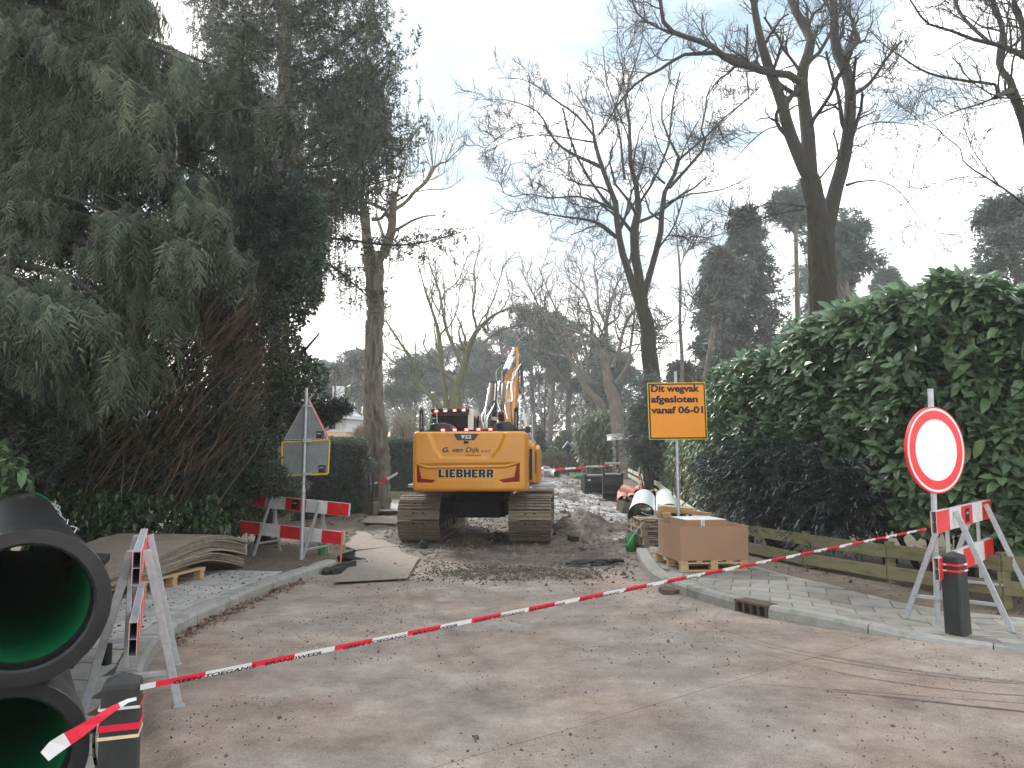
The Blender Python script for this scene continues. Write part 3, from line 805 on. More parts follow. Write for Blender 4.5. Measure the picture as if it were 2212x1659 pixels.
# ------------------------------------------------------------------ bare trees, traced limb by limb and then grown
def traced_tree(name, label, Y, limbs, levels, seed, m_='bark_oak', twig_m='twig', base=None, depth_wob=1.2, group=None, extra_parts=None, sway=None, wadd=0, ridge=.04):
    """limbs: list of (points [(dx,dy,width)], child?) in picture units; each limb leaves the plane at its own slope"""
    g = np.random.default_rng(seed)
    P = []; R = []; K = 14
    for li, lm in enumerate(limbs):
        n = len(lm); sl = g.normal() * depth_wob if li > 0 else 0; pts = []; rr = []
        for i, (x, y, w_) in enumerate(lm):
            yy = Y + (sl * (i / (n - 1)) ** 1.3 if li > 0 else 0)
            if sway is not None: yy += sway(x, y)
            p = at(x, y, yy); pts.append(p); rr.append(max(w_ + wadd, .5) / F * yy / 2)
        if li == 0 and base is not None: pts.insert(0, Vector(base)); rr.insert(0, rr[0] * 1.25)
        q, r_ = resample(pts, rr, K); P.append(q); R.append(r_)
    P = np.array(P); R = np.array(R)
    b = P[0, 0].copy()
    root = thing(name, label, 'tree', tuple(b), group=group)
    P = P - b
    q0, r0 = resample([Vector(v) for v in P[0]], R[0], 110); n0 = 44
    v0, f0 = tubes(q0[None], r0[None], n0); v0 = v0.reshape(110, n0, 3); an0 = np.arange(n0) * 2 * math.pi / n0; kz0 = np.linalg.norm(np.diff(q0, axis=0), axis=1).mean()
    an_ = np.stack([np.cos(an0)[None] * 3.2 + 0 * r0[:, None] + 20, np.sin(an0)[None] * 3.2 + 20 + 0 * r0[:, None], 0 * an0[None] + (np.arange(110) * kz0 * 1.1)[:, None] + 5], -1)
    rd = 1 + ridge * 5 * (.5 - np.abs(fbm(an_, 1.6, 3) - .5) * 4) + .05 * (fbm(an_ * .35, 1, 2) - .5) * 2
    v0 = q0[:, None, :] + (v0 - q0[:, None, :]) * rd[..., None]
    V, Q = join([(v0.reshape(-1, 3), f0), tubes(P[1:], R[1:], 9)]); me = mesh_np('trunk', V, Q, m_, True); part('trunk', me, root)
    lv = []; ps, rs = P[levels[0].pop('skip', 1):], R[levels[0].get('skip', 1):] if False else R[1:]
    ps = P[1:]
    for spec in levels:
        q, r_ = spread(ps, rs, g=g, **spec); lv.append(tubes(q, r_, 4 if spec is not levels[-1] else 3)); ps, rs = q, r_
    nb = max(1, len(lv) - 2)
    if lv[:nb]:
        V, Q = join(lv[:nb]); part('branches', mesh_np('branches', V, Q, m_, True), root, kind='stuff')
    if lv[nb:]:
        Vt = []
        # last levels: the last one has three-sided twigs
        for v, f in lv[nb:]: Vt.append((v, f))
        V, Q = join(Vt); part('twigs', mesh_np('twigs', V, Q, twig_m, True), root, kind='stuff')
    return root

def zl(zf, *pts): return [(*zf(x, y), w_ / zs) for x, y, w_ in pts for zs in [1.0]]
def ZT(zf, s, pts): return [(*zf(x, y), w_ / s / 1.157) for x, y, w_ in pts]

LV = lambda a, b, c, q=1: [dict(n=a, lf=.42, ang=48, K=7, up=.10, wob=.22, t0=.15, rf=.42, rmin=.010 * q, lmin=1.0, lr=(.5, 1.2)),
                      dict(n=b, lf=.45, ang=46, K=6, up=.07, wob=.25, t0=.15, rf=.5, rmin=.007 * q, lmin=.5),
                      dict(n=c, lf=.5, ang=42, K=4, up=.05, wob=.25, t0=.15, rf=.6, rmin=.0042 * q, lmin=.22)]

# three-stemmed oak standing behind the laurel
S = 2.592
oak = [
    ZT(Z7, S, [(662, 1700, 165), (655, 1600, 150), (650, 1520, 150), (640, 1430, 130), (610, 1280, 118), (580, 1150, 118)]),
    ZT(Z7, S, [(590, 1180, 90), (540, 1080, 88), (490, 960, 84), (440, 830, 78), (410, 700, 74), (370, 580, 70), (330, 480, 68), (300, 390, 64), (265, 270, 55), (240, 150, 48), (222, 40, 46), (205, -120, 40)]),
    ZT(Z7, S, [(585, 1160, 100), (575, 1000, 95), (570, 880, 92), (550, 720, 82), (532, 560, 78), (535, 460, 74), (575, 340, 68), (592, 260, 62), (550, 180, 58), (490, 70, 52), (450, -40, 48), (400, -200, 40)]),
    ZT(Z7, S, [(680, 1520, 110), (705, 1420, 105), (735, 1280, 98), (775, 1150, 92), (805, 1020, 88), (832, 870, 80), (842, 740, 76), (845, 600, 74), (825, 490, 70), (780, 390, 72), (745, 300, 66), (742, 180, 58), (738, 60, 54), (730, -100, 44)]),
    ZT(Z7, S, [(520, 530, 50), (470, 490, 52), (380, 480, 50), (300, 465, 55), (200, 430, 55), (110, 412, 50), (40, 380, 44), (-20, 330, 42)]) +
    ZT(ZD, 2.766, [(1700, 310, 40), (1580, 270, 38), (1450, 225, 34), (1385, 165, 32), (1365, 60, 28), (1350, -60, 24)]),
    ZT(ZD, 2.766, [(1936, 430, 50), (1850, 400, 44), (1760, 365, 36), (1650, 372, 30), (1560, 370, 26), (1480, 395, 24), (1390, 460, 22), (1300, 510, 20), (1220, 550, 18), (1150, 620, 16), (1080, 700, 14), (1010, 810, 11), (940, 920, 8), (860, 980, 5)]),
    ZT(ZD, 2.766, [(1450, 230, 24), (1340, 190, 17), (1240, 130, 14), (1180, 60, 12), (1160, -40, 10)]),
    ZT(Z7, S, [(795, 370, 46), (850, 310, 42), (895, 260, 38), (870, 190, 28), (855, 120, 22), (800, 50, 20), (770, -10, 18)]),
    ZT(Z7, S, [(606, 260, 26), (625, 210, 18), (638, 160, 14)]),
    ZT(Z7, S, [(820, 1200, 22), (880, 1180, 14), (980, 1170, 9), (1080, 1185, 8), (1180, 1260, 7), (1260, 1370, 6), (1330, 1460, 5), (1470, 1520, 4), (1700, 1500, 3)]),
    ZT(Z7, S, [(540, 1355, 14), (450, 1370, 10), (330, 1400, 9), (200, 1450, 8), (80, 1490, 6), (0, 1520, 5), (-120, 1560, 4)]),
    ZT(Z7, S, [(550, 1340, 16), (430, 1325, 10), (300, 1320, 7), (190, 1370, 5), (60, 1430, 4)]),
    ZT(Z7, S, [(385, 815, 10), (300, 840, 8), (200, 920, 7), (80, 1050, 5), (-60, 1180, 4)]),
    ZT(Z7, S, [(640, 1165, 12), (700, 1090, 12), (770, 1010, 9), (860, 940, 7), (1000, 985, 4)]),
    ZT(Z7, S, [(850, 860, 12), (920, 820, 9), (1040, 790, 7), (1180, 800, 5), (1320, 820, 4)]),
    ZT(Z7, S, [(870, 520, 10), (960, 470, 7), (1060, 500, 5), (1180, 520, 3)]),
    ZT(Z7, S, [(185, 640, 8), (180, 540, 9), (170, 470, 9)]),
    ZT(Z7, S, [(185, 630, 9), (120, 690, 7), (50, 760, 6), (-60, 860, 4)]),
]
b0 = gnd(1786, 930); OY = 18.0
traced_tree('oak_tree', 'big bare oak forking into three thick dark stems behind the laurel hedge', OY, oak, LV(9, 7, 6, .75), 11, base=(at(1790, 700, OY).x, OY, 0), depth_wob=1.6)

# tall double tree in the middle right
S = 2.765
T2 = [
    ZT(Z6, S, [(915, 1120, 110), (905, 1000, 105), (892, 880, 104), (888, 760, 98), (868, 650, 92), (838, 560, 88)]),
    ZT(Z6, S, [(830, 560, 62), (790, 450, 58), (755, 340, 55), (720, 240, 50), (695, 150, 48), (680, 40, 46)]) + ZT(ZD, 2.766, [(1055, 1500, 42), (1045, 1380, 42), (1000, 1280, 36), (960, 1170, 34), (925, 1060, 28), (905, 980, 22), (890, 850, 13), (840, 760, 9), (760, 640, 7)]),
    ZT(Z6, S, [(860, 560, 66), (835, 420, 66), (810, 320, 66), (795, 200, 66), (790, 60, 66)]) + ZT(ZD, 2.766, [(1175, 1540, 58), (1215, 1410, 46), (1195, 1300, 38), (1160, 1180, 34), (1145, 1060, 30), (1150, 940, 26), (1142, 830, 22), (1115, 720, 18), (1130, 600, 14), (1190, 420, 10), (1230, 280, 7), (1240, 160, 4)]),
    ZT(Z6, S, [(855, 500, 50), (885, 390, 46), (920, 270, 44), (950, 150, 42), (985, 0, 42)]) + ZT(ZD, 2.766, [(1360, 1520, 38), (1385, 1380, 36), (1395, 1280, 32), (1460, 1200, 26), (1490, 1110, 24), (1430, 990, 16), (1385, 870, 14), (1350, 750, 12), (1400, 640, 9), (1430, 480, 7), (1460, 320, 4)]),
    ZT(ZD, 2.766, [(1420, 1300, 26), (1500, 1210, 24), (1590, 1110, 22), (1670, 1000, 18), (1640, 900, 13), (1668, 780, 13), (1680, 660, 11), (1730, 550, 7), (1800, 420, 4)]),
    ZT(ZD, 2.766, [(1490, 1100, 20), (1560, 1040, 18), (1680, 940, 15), (1780, 830, 12), (1930, 710, 9), (2050, 600, 6)]),
    ZT(ZD, 2.766, [(1050, 1640, 30), (960, 1560, 24), (850, 1520, 20), (740, 1505, 15), (640, 1490, 12), (540, 1470, 8), (420, 1430, 4)]),
    ZT(ZD, 2.766, [(1035, 1445, 22), (930, 1400, 17), (800, 1360, 14), (700, 1362, 12), (580, 1368, 10), (450, 1340, 8), (330, 1360, 6), (220, 1300, 3)]),
    ZT(ZD, 2.766, [(945, 1155, 30), (850, 1110, 25), (760, 1070, 22), (680, 1020, 20), (610, 950, 17), (575, 880, 15), (520, 780, 12), (400, 720, 9), (280, 690, 6), (150, 690, 3)]),
    ZT(ZD, 2.766, [(905, 985, 16), (780, 965, 13), (600, 937, 11), (470, 935, 9), (310, 970, 7), (150, 1060, 4)]),
    ZT(ZD, 2.766, [(905, 950, 20), (850, 880, 18), (760, 780, 16), (640, 700, 14), (510, 600, 10), (390, 545, 7), (230, 540, 4)]),
    ZT(ZD, 2.766, [(570, 875, 8), (470, 850, 7), (360, 870, 6), (240, 950, 4), (120, 1050, 3)]),
    ZT(ZD, 2.766, [(1190, 1480, 26), (1130, 1370, 22), (1060, 1300, 18), (1020, 1180, 14), (1010, 1060, 11), (1060, 960, 9), (1050, 820, 7), (960, 560, 5)]),
    ZT(ZD, 2.766, [(1110, 1240, 20), (1095, 1100, 18), (1080, 950, 15), (1040, 780, 13), (1060, 700, 11), (1100, 560, 8), (1090, 380, 5), (1060, 200, 3)]),
    ZT(ZD, 2.766, [(1390, 1270, 18), (1320, 1210, 12), (1280, 1160, 10), (1220, 1165, 5)]),
    ZT(ZD, 2.766, [(805, 1350, 10), (800, 1290, 8), (700, 1200, 6), (560, 1100, 4)]),
    ZT(Z6, S, [(640, 80, 16), (560, 20, 13), (490, 20, 11), (420, 50, 9), (350, 75, 6)]),
]
TY = 26.0
traced_tree('oak_tree', 'tall bare oak with a mossy trunk and spreading crown left of the orange sign', TY, T2, LV(11, 8, 6), 12, base=(at(1412, 860, TY).x, TY, .2), depth_wob=2.2)

# tree at the right edge, trunk outside the picture
S = 2.592
T3 = [
    ZT(Z7, S, [(2450, 2300, 105), (2300, 1900, 100), (2120, 1300, 88), (2010, 950, 76), (1975, 800, 62), (1935, 660, 58), (1895, 590, 56)]),
    ZT(Z7, S, [(1905, 600, 50), (1870, 500, 44), (1812, 440, 42), (1812, 340, 38), (1832, 200, 36), (1800, 90, 34), (1755, -30, 32), (1700, -160, 28)]),
    ZT(Z7, S, [(1890, 590, 42), (1840, 602, 36), (1785, 632, 32)]),
    ZT(Z7, S, [(1800, 610, 22), (1780, 545, 20), (1650, 532, 19), (1540, 515, 18), (1400, 490, 16), (1280, 440, 14), (1180, 370, 11), (1060, 290, 8), (960, 180, 5)]),
    ZT(Z7, S, [(2080, 430, 52), (1970, 360, 46), (1870, 320, 34), (1780, 285, 28), (1650, 258, 24), (1500, 200, 19), (1340, 150, 16), (1280, 70, 13), (1220, -20, 10)]),
    ZT(Z7, S, [(1740, 270, 24), (1660, 200, 24), (1590, 130, 23), (1540, 50, 22), (1500, -60, 20)]),
    ZT(Z7, S, [(1965, 340, 34), (1965, 200, 32), (1930, 80, 28), (1890, -40, 26)]),
    ZT(Z7, S, [(2000, 195, 16), (1870, 170, 12), (1720, 180, 9), (1500, 190, 6)]),
    ZT(Z7, S, [(1810, 420, 14), (1870, 330, 14), (1940, 250, 12), (2000, 160, 10)]),
    ZT(Z7, S, [(2100, 1400, 22), (1970, 1320, 15), (1830, 1215, 13), (1700, 1135, 11), (1580, 1050, 9), (1550, 950, 7), (1450, 880, 6), (1330, 740, 3)]),
    ZT(Z7, S, [(1800, 1190, 9), (1700, 1060, 7), (1620, 930, 5), (1560, 720, 3)]),
    ZT(Z7, S, [(2000, 600, 8), (1880, 650, 6), (1720, 690, 5), (1600, 715, 3)]),
    ZT(Z7, S, [(1720, 1150, 8), (1560, 1150, 7), (1380, 1190, 5), (1180, 1220, 3)]),
]
R3Y = 13.0
traced_tree('oak_tree', 'bare tree leaning in from the top right corner with greenish limbs', R3Y, T3, LV(7, 6, 4, .6), 13, base=(at(2380, 1000, R3Y).x, R3Y, .05), depth_wob=1.0)

# pollarded trunk with grooved bark on the left
S = 2.765
T4 = [
    ZT(ZB, S, [(500, 1520, 135), (497, 1420, 126), (485, 1300, 112), (476, 1150, 104), (478, 1000, 98), (485, 850, 96), (490, 700, 98), (495, 550, 100), (490, 400, 106), (485, 280, 118), (475, 200, 116)]),
    ZT(ZB, S, [(455, 210, 80), (435, 120, 74), (428, 20, 68), (424, -60, 64), (420, -110, 60)]),
    ZT(ZB, S, [(540, 230, 74), (580, 130, 66), (605, 30, 62), (612, -60, 58), (618, -150, 50), (625, -220, 42)]),
    ZT(ZA, S, [(410, 1500, 28), (408, 1400, 24), (405, 1310, 20), (430, 1240, 16), (490, 1205, 10)]),
    ZT(ZA, S, [(410, 1490, 34), (330, 1445, 32), (240, 1412, 28), (165, 1408, 18), (100, 1450, 10)]),
    ZT(ZA, S, [(470, 1515, 30), (530, 1510, 24), (580, 1450, 22), (640, 1390, 18), (715, 1345, 16)]),
    ZT(ZA, S, [(570, 1500, 34), (640, 1440, 30), (700, 1400, 26), (760, 1330, 24), (840, 1260, 26), (880, 1190, 28), (895, 1160, 30)]),
    ZT(ZA, S, [(900, 1158, 18), (940, 1130, 14), (985, 1118, 8), (1060, 1070, 3)]),
    ZT(ZA, S, [(620, 1600, 26), (680, 1565, 22), (760, 1520, 18), (840, 1495, 14), (910, 1490, 11)]),
    ZT(ZA, S, [(560, 1450, 28), (500, 1420, 26), (430, 1395, 24), (365, 1350, 20), (350, 1290, 14)]),
    ZT(ZA, S, [(600, 1410, 16), (545, 1370, 14), (505, 1290, 12), (510, 1235, 8)]),
    ZT(ZA, S, [(760, 1330, 10), (860, 1310, 9), (1000, 1300, 6), (1110, 1220, 3)]),
    ZT(ZA, S, [(640, 1360, 20), (655, 1280, 16), (660, 1200, 12), (700, 1130, 8), (640, 1010, 4)]),
    ZT(ZB, S, [(450, 1120, 36), (425, 1085, 34), (408, 1065, 30)]),
    ZT(ZB, S, [(560, 160, 24), (540, 60, 26), (500, -60, 20)]),
]
for x0, y0, x1, y1 in [(890, 1155, 850, 880), (890, 1155, 780, 700), (900, 1150, 930, 800), (940, 1130, 1000, 900), (980, 1118, 1080, 850), (985, 1115, 1120, 980), (880, 1170, 690, 800), (640, 1360, 680, 1000), (715, 1345, 760, 1180), (840, 1260, 1000, 1180), (400, 1300, 330, 1000), (560, 1460, 640, 1200)]:
    T4.append(ZT(ZA, S, [(x0, y0, 7), ((x0 * .6 + x1 * .4) + 8, y0 * .55 + y1 * .45, 4.5), (x1, y1, 2)]))
MY = 22.0
traced_tree('pollarded_tree', 'thick grooved grey trunk with cut back limbs and thin upright shoots left of the digger', MY, T4, [dict(n=5, lf=.30, ang=40, K=6, up=.28, wob=.14, t0=.2, rf=.25, rmin=.006, lmin=.5), dict(n=4, lf=.5, ang=35, K=5, up=.15, wob=.15, t0=.2, rf=.5, rmin=.004, lmin=.3)], 14, m_='bark_grey', twig_m='twig', base=(at(812, 1000, MY).x, MY, .0), depth_wob=.8, ridge=.15)

# bare tree behind the digger
T5 = [
    ZT(ZB, S, [(1040, 1300, 92), (1045, 1200, 76), (1052, 1130, 62)]),
    ZT(ZB, S, [(1052, 1130, 60), (1100, 1010, 54), (1130, 880, 42), (1180, 760, 34), (1250, 680, 26), (1330, 620, 20), (1430, 580, 12), (1530, 590, 6)]),
    ZT(ZB, S, [(985, 1270, 44), (965, 1100, 38), (948, 950, 36), (932, 770, 32), (900, 640, 22), (850, 500, 16), (810, 360, 8), (780, 240, 4)]),
    ZT(ZB, S, [(945, 1280, 40), (880, 1190, 34), (800, 1115, 30), (745, 950, 22), (690, 860, 18), (600, 720, 12), (540, 640, 6)]),
    ZT(ZB, S, [(780, 1090, 14), (700, 1010, 12), (600, 940, 9), (540, 880, 6), (480, 840, 3)]),
    ZT(ZB, S, [(1040, 1090, 26), (980, 1040, 24), (940, 1010, 20)]),
    ZT(ZB, S, [(1110, 1000, 26), (1050, 880, 26), (985, 730, 24), (955, 570, 20), (925, 430, 15), (870, 290, 8), (860, 180, 4)]),
    ZT(ZB, S, [(1150, 850, 20), (1195, 740, 20), (1165, 600, 18), (1185, 450, 14), (1175, 300, 9), (1240, 130, 4)]),
    ZT(ZB, S, [(1230, 700, 18), (1280, 760, 16), (1260, 640, 14), (1310, 520, 12), (1350, 400, 7), (1380, 260, 3)]),
    ZT(ZB, S, [(1240, 820, 14), (1350, 740, 12), (1480, 700, 8), (1560, 690, 4)]),
    ZT(ZB, S, [(940, 760, 14), (1010, 700, 12), (1060, 580, 8), (1080, 420, 4)]),
    ZT(ZB, S, [(930, 640, 14), (970, 480, 12), (1060, 400, 9), (1120, 260, 4)]),
]
BY = 44.0
LV2 = lambda a, b, c: [dict(n=a, lf=.42, ang=45, K=6, up=.10, wob=.2, t0=.15, rf=.5, rmin=.02, lmin=1.4), dict(n=b, lf=.5, ang=45, K=5, up=.08, wob=.2, t0=.1, rf=.5, rmin=.013, lmin=.7), dict(n=c, lf=.55, ang=45, K=4, up=.05, wob=.2, t0=.1, rf=.6, rmin=.009, lmin=.4)]
traced_tree('bare_tree', 'bare many-branched tree right behind the cab of the yellow digger', BY, T5, LV2(8, 5, 4), 15, m_='bark_moss', base=(at(966, 960, BY).x, BY, .6), depth_wob=3)

# group of bare trees in the middle distance
S = 2.765
T6 = [
    ZT(Z6, S, [(660, 1260, 80), (620, 1130, 66), (600, 1010, 50)]),
    ZT(Z6, S, [(600, 1010, 40), (545, 880, 34), (505, 790, 28), (390, 745, 20), (260, 690, 15), (130, 600, 9), (20, 470, 4)]),
    ZT(Z6, S, [(600, 1010, 44), (600, 850, 34), (596, 690, 28), (625, 560, 22), (660, 440, 14), (720, 320, 7)]),
    ZT(Z6, S, [(640, 1000, 34), (690, 850, 26), (720, 720, 22), (790, 600, 14), (870, 540, 7)]),
    ZT(Z6, S, [(500, 790, 24), (490, 620, 20), (440, 480, 16), (340, 380, 10), (300, 250, 5)]),
    ZT(Z6, S, [(590, 690, 20), (540, 560, 18), (535, 400, 14), (510, 300, 10), (540, 160, 5)]),
    ZT(Z6, S, [(680, 1080, 30), (740, 980, 24), (770, 800, 18), (790, 640, 12), (800, 470, 5)]),
    ZT(Z6, S, [(600, 700, 16), (680, 640, 14), (700, 500, 10), (730, 380, 5)]),
]
traced_tree('bare_tree', 'bare tree with a spreading fan of limbs left of the tall oak', 40.0, T6, LV2(9, 6, 4), 16, m_='bark_far', base=(at(1345, 1000, 40).x, 40.0, .55), depth_wob=3)
T7 = [
    ZT(Z6, S, [(560, 1280, 60), (480, 1180, 50), (430, 1080, 44)]),
    ZT(Z6, S, [(430, 1080, 40), (330, 900, 30), (250, 780, 24), (160, 640, 16), (90, 480, 10), (10, 320, 5)]),
    ZT(Z6, S, [(440, 1090, 30), (400, 950, 26), (330, 800, 20), (270, 640, 16), (200, 480, 10), (130, 300, 5)]),
    ZT(Z6, S, [(460, 1120, 30), (470, 960, 24), (440, 800, 18), (400, 640, 12), (410, 480, 6)]),
    ZT(Z6, S, [(340, 1130, 22), (250, 1010, 22), (180, 900, 16), (100, 800, 10), (0, 720, 5)]),
]
traced_tree('bare_tree', 'leaning bare tree over the road to the right of the digger arm', 48.0, T7, LV2(9, 6, 4), 17, m_='bark_far', base=(at(1300, 1000, 48).x, 48.0, .75), depth_wob=3)
T8 = [
    ZT(Z6, S, [(1120, 1060, 26), (1115, 850, 24), (1105, 650, 20), (1110, 450, 18), (1100, 250, 14), (1085, 100, 8), (1080, -60, 4)]),
    ZT(Z6, S, [(1110, 620, 8), (1060, 660, 7), (980, 720, 5), (900, 800, 3)]),
    ZT(Z6, S, [(1108, 560, 8), (1170, 600, 6), (1230, 580, 4)]),
    ZT(Z6, S, [(1105, 300, 8), (1150, 200, 6), (1240, 120, 3)]),
    ZT(Z6, S, [(1110, 800, 8), (1050, 820, 6), (960, 760, 3)]),
]
traced_tree('bare_tree', 'thin straight bare tree rising above the orange sign', 34.0, T8, LV2(10, 6, 3), 18, m_='bark_far', base=(at(1462, 980, 34).x, 34.0, .4), depth_wob=1.5)
# overhanging twigs at the top
# bare saplings low behind the laurels
def bare(name, label, base, h, wd, seed, m_='bark_far', n1=9, lean=0, stems=3, group=None, rad=.12, lv=None):
    g = np.random.default_rng(seed); P = []; R = []
    for k in range(stems):
        a = g.uniform(0, 6.28); s_ = g.uniform(.2, 1)
        p = [np.array([0, 0, 0])]; d = np.array([math.cos(a) * .35 * s_ + lean * .3, math.sin(a) * .35 * s_, 1.0])
        for i in range(7):
            d = d + g.normal(size=3) * .12; d[2] = max(d[2], .7); p.append(p[-1] + d / np.linalg.norm(d) * h * g.uniform(.6, .75) / 7 * wd)
        q, r_ = resample(p, np.linspace(rad, rad * .3, 8) * g.uniform(.7, 1), 12); P.append(q); R.append(r_)
    P = np.array(P); R = np.array(R); root = thing(name, label, 'tree', base, group=group)
    V, Q = tubes(P, R, 8); part('trunk', mesh_np('trunk', V, Q, m_, True), root)
    lvls = []; ps, rs = P, R
    for s_ in (lv or LV2(n1, 6, 4)): ps, rs = spread(ps, rs, g=g, **s_); lvls.append(tubes(ps, rs, 3))
    V, Q = join(lvls); part('twigs', mesh_np('twigs', V, Q, 'twig', True), root, kind='stuff')
    return root
for i, (dx, Y, h, lab) in enumerate([(905, 62, 13, 'slender bare tree in the mist between the grooved trunk and the digger'), (1010, 70, 15, 'pale bare tree in the mist behind the digger cab'), (1175, 58, 15, 'misty bare tree over the far end of the road'),
                                     (1255, 66, 15, 'misty bare tree above the small gabled board'), (700, 40, 9, 'bare tree behind the white house roof'), (1560, 38, 9, 'thin bare tree rising behind the laurel beside the orange sign'), (1680, 30, 7, 'twiggy bare tree left of the three-stemmed oak'), (2120, 26, 8, 'thin bare twigs rising above the right laurel')]):
    bare('bare_tree', lab, (at(dx, 990, Y).x, Y, float(H(0, Y)) - .1), h, 1.0, 40 + i)

# ------------------------------------------------------------------ evergreens
def up_(n): return np.tile([0, 0, 1.0], (n, 1))
def rand_dirs(g, n): v = g.normal(size=(n, 3)); return v / np.linalg.norm(v, axis=1, keepdims=True)
def crown(root, off, pts, dirs, proto, size, m_, g, name='foliage', hint=None, rolls=None, tint=None, sv=.35):
    n = len(pts); hint = up_(n) + g.normal(size=(n, 3)) * .12 if hint is None else hint
    R = frames(dirs, hint, roll=rolls); s = size * (1 - sv + 2 * sv * g.random(n))
    tint = np.clip(fbm(pts, 1.1, 3) * .7 - .2 + .75 * g.random(n) ** 1.6, 0, 1) if tint is None else tint
    if isinstance(proto, list):
        for k_, pr_ in enumerate(proto):
            V, Fq, tt = scatter(pr_, (pts - np.asarray(off))[k_::len(proto)], R[k_::len(proto)], s[k_::len(proto)], tint[k_::len(proto)]); o_ = part(name, mesh_np(name, V, Fq, m_, False, tint=tt), root, kind='stuff')
        return o_
    V, Fq, tt = scatter(proto, pts - np.asarray(off), R, s, tint)
    return part(name, mesh_np(name, V, Fq, m_, False, tint=tt), root, kind='stuff')
PF = [proto_frond(seed=1), proto_frond(8, .30, .85, .05, 2), proto_frond(10, .42, .35, .04, 3), proto_frond(7, .26, 1.1, .06, 4)]; PF2 = proto_frond(5, .34, .4, .07); PT = proto_tuft(); PT2 = proto_tuft(6, .7, .16, 3); PH = proto_hang(); PD = proto_diamond(.45); PL = proto_leaf()
PLB = proto_leaf(.45, .10, .30)

def limbset(root, off, limbs, m_, name='limbs', K=12, sides=6):
    P = []; R = []
    for pts, r0, r1 in limbs:
        q, r_ = resample([Vector(p) for p in pts], np.linspace(r0, r1, len(pts)), K); P.append(q - np.asarray(off)); R.append(r_)
    V, Q = tubes(np.array(P), np.array(R), sides); return part(name, mesh_np(name, V, Q, m_, True), root, **({'kind': 'stuff'} if name in ('limbs', 'twigs') else {}))

# --- big cedar at the left: long boughs with hanging sprays
def cedar():
    g = np.random.default_rng(21); b = (-9.3, 10.5, .05); root = thing('cedar_tree', 'huge dark cedar with drooping sprays filling the top left corner', 'tree', b)
    limbset(root, b, [([b, (-9.2, 10.5, 6), (-9.0, 10.6, 12), (-8.9, 10.6, 16)], .42, .12)], 'bark_oak', 'trunk')
    boughs = []
    # picture path of each bough: start near trunk, end at tip; depth start/end
    paths = []
    for i in range(46):
        y0 = -420 + 1180 * (i + g.random()) / 46
        L_ = g.uniform(330, 620) * (1.0 if y0 < 500 else .62) + (60 if 0 < y0 < 380 else 0)
        if y0 < 30: L_ *= .62
        x0 = g.uniform(-330, -60); yt = y0 + g.uniform(60, 190); x1 = min(x0 + L_ + 130, 560)
        Ya, Yb = 10.3, g.uniform(6.6, 10.5)
        paths.append([(x0, y0 - 30, Ya), (x0 * .55 + x1 * .45, y0 - g.uniform(0, 60), Ya * .5 + Yb * .5), (x1, yt, Yb)])
    for (a, bb, c, Y) in [(180, 330, 560, 120), ]: pass
    paths += [[(-60, 120, 10), (190, 250, 9.3), (470, 330, 8.9), (600, 300, 8.8)], [(0, 150, 9.8), (300, 250, 9.2), (510, 165, 9.0), (525, 30, 9.0)], [(0, 260, 9.5), (260, 280, 9), (480, 240, 8.7), (640, 230, 8.8)],
              [(40, 330, 9.5), (300, 330, 9), (450, 380, 8.6), (480, 460, 8.5)], [(-40, 0, 10), (150, -40, 9.5), (330, 20, 9.2)], [(60, 200, 9.6), (340, 170, 9.5), (560, 200, 9.6), (650, 260, 9.7)], [(-20, 560, 9), (150, 600, 8), (260, 700, 7.6), (230, 790, 7.4)], [(-20, 480, 9), (170, 520, 8.6), (330, 580, 8.3), (400, 650, 8.2)]]
    lim = []; pos = []; dr = []
    for p in paths:
        pts = [np.array(at(*q)) for q in p]; q, _ = resample(pts, [1] * len(pts), 24); lim.append(([Vector(v) for v in pts], .05, .012))
        ln_ = np.linalg.norm(np.diff(q, axis=0), axis=1).sum(); n = int(ln_ * 120)
        t_ = g.random(n) ** .8; idx = t_ * 22.99; i0 = idx.astype(int); f_ = (idx - i0)[:, None]
        pp = q[i0] * (1 - f_) + q[i0 + 1] * f_; tg = q[i0 + 1] - q[i0]; tg /= np.linalg.norm(tg, axis=1, keepdims=True)
        sd = g.choice([-1, 1], n)[:, None]; side = np.cross(tg, [0, 0, 1.0]); side /= np.linalg.norm(side, axis=1, keepdims=True)
        off_ = g.random((n, 1)) * .42 * (1.15 - t_[:, None])
        pp = pp + side * sd * off_ + np.array([0, 0, -1]) * off_ * .5 + g.normal(size=(n, 3)) * .04
        d = tg * .55 + side * sd * .55 + np.array([0, 0, -1.0]) * (.25 + .9 * g.random((n, 1))) + g.normal(size=(n, 3)) * .15
        pos.append(pp); dr.append(d)
    pos = np.concatenate(pos); dr = np.concatenate(dr)
    kk = fbm(pos, 1.9, 3) > .43; pos, dr = pos[kk], dr[kk]
    # keep the sky gap near the top and the fringe open
    limbset(root, b, lim, 'bark_oak', 'limbs', 14, 5)
    crown(root, b, pos, dr, PF, .30, 'cedar_leaf', g, sv=.5)
    # inner foliage in darker leaves: shade between boughs put into the colour
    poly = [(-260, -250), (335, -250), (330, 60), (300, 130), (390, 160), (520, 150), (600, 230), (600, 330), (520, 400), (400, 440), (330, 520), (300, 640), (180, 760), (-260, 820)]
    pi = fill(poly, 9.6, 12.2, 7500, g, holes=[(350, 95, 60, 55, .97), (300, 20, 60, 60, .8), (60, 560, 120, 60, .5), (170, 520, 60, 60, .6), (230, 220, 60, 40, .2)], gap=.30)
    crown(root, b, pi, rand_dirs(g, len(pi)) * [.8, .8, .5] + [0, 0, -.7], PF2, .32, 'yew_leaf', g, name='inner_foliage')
cedar()

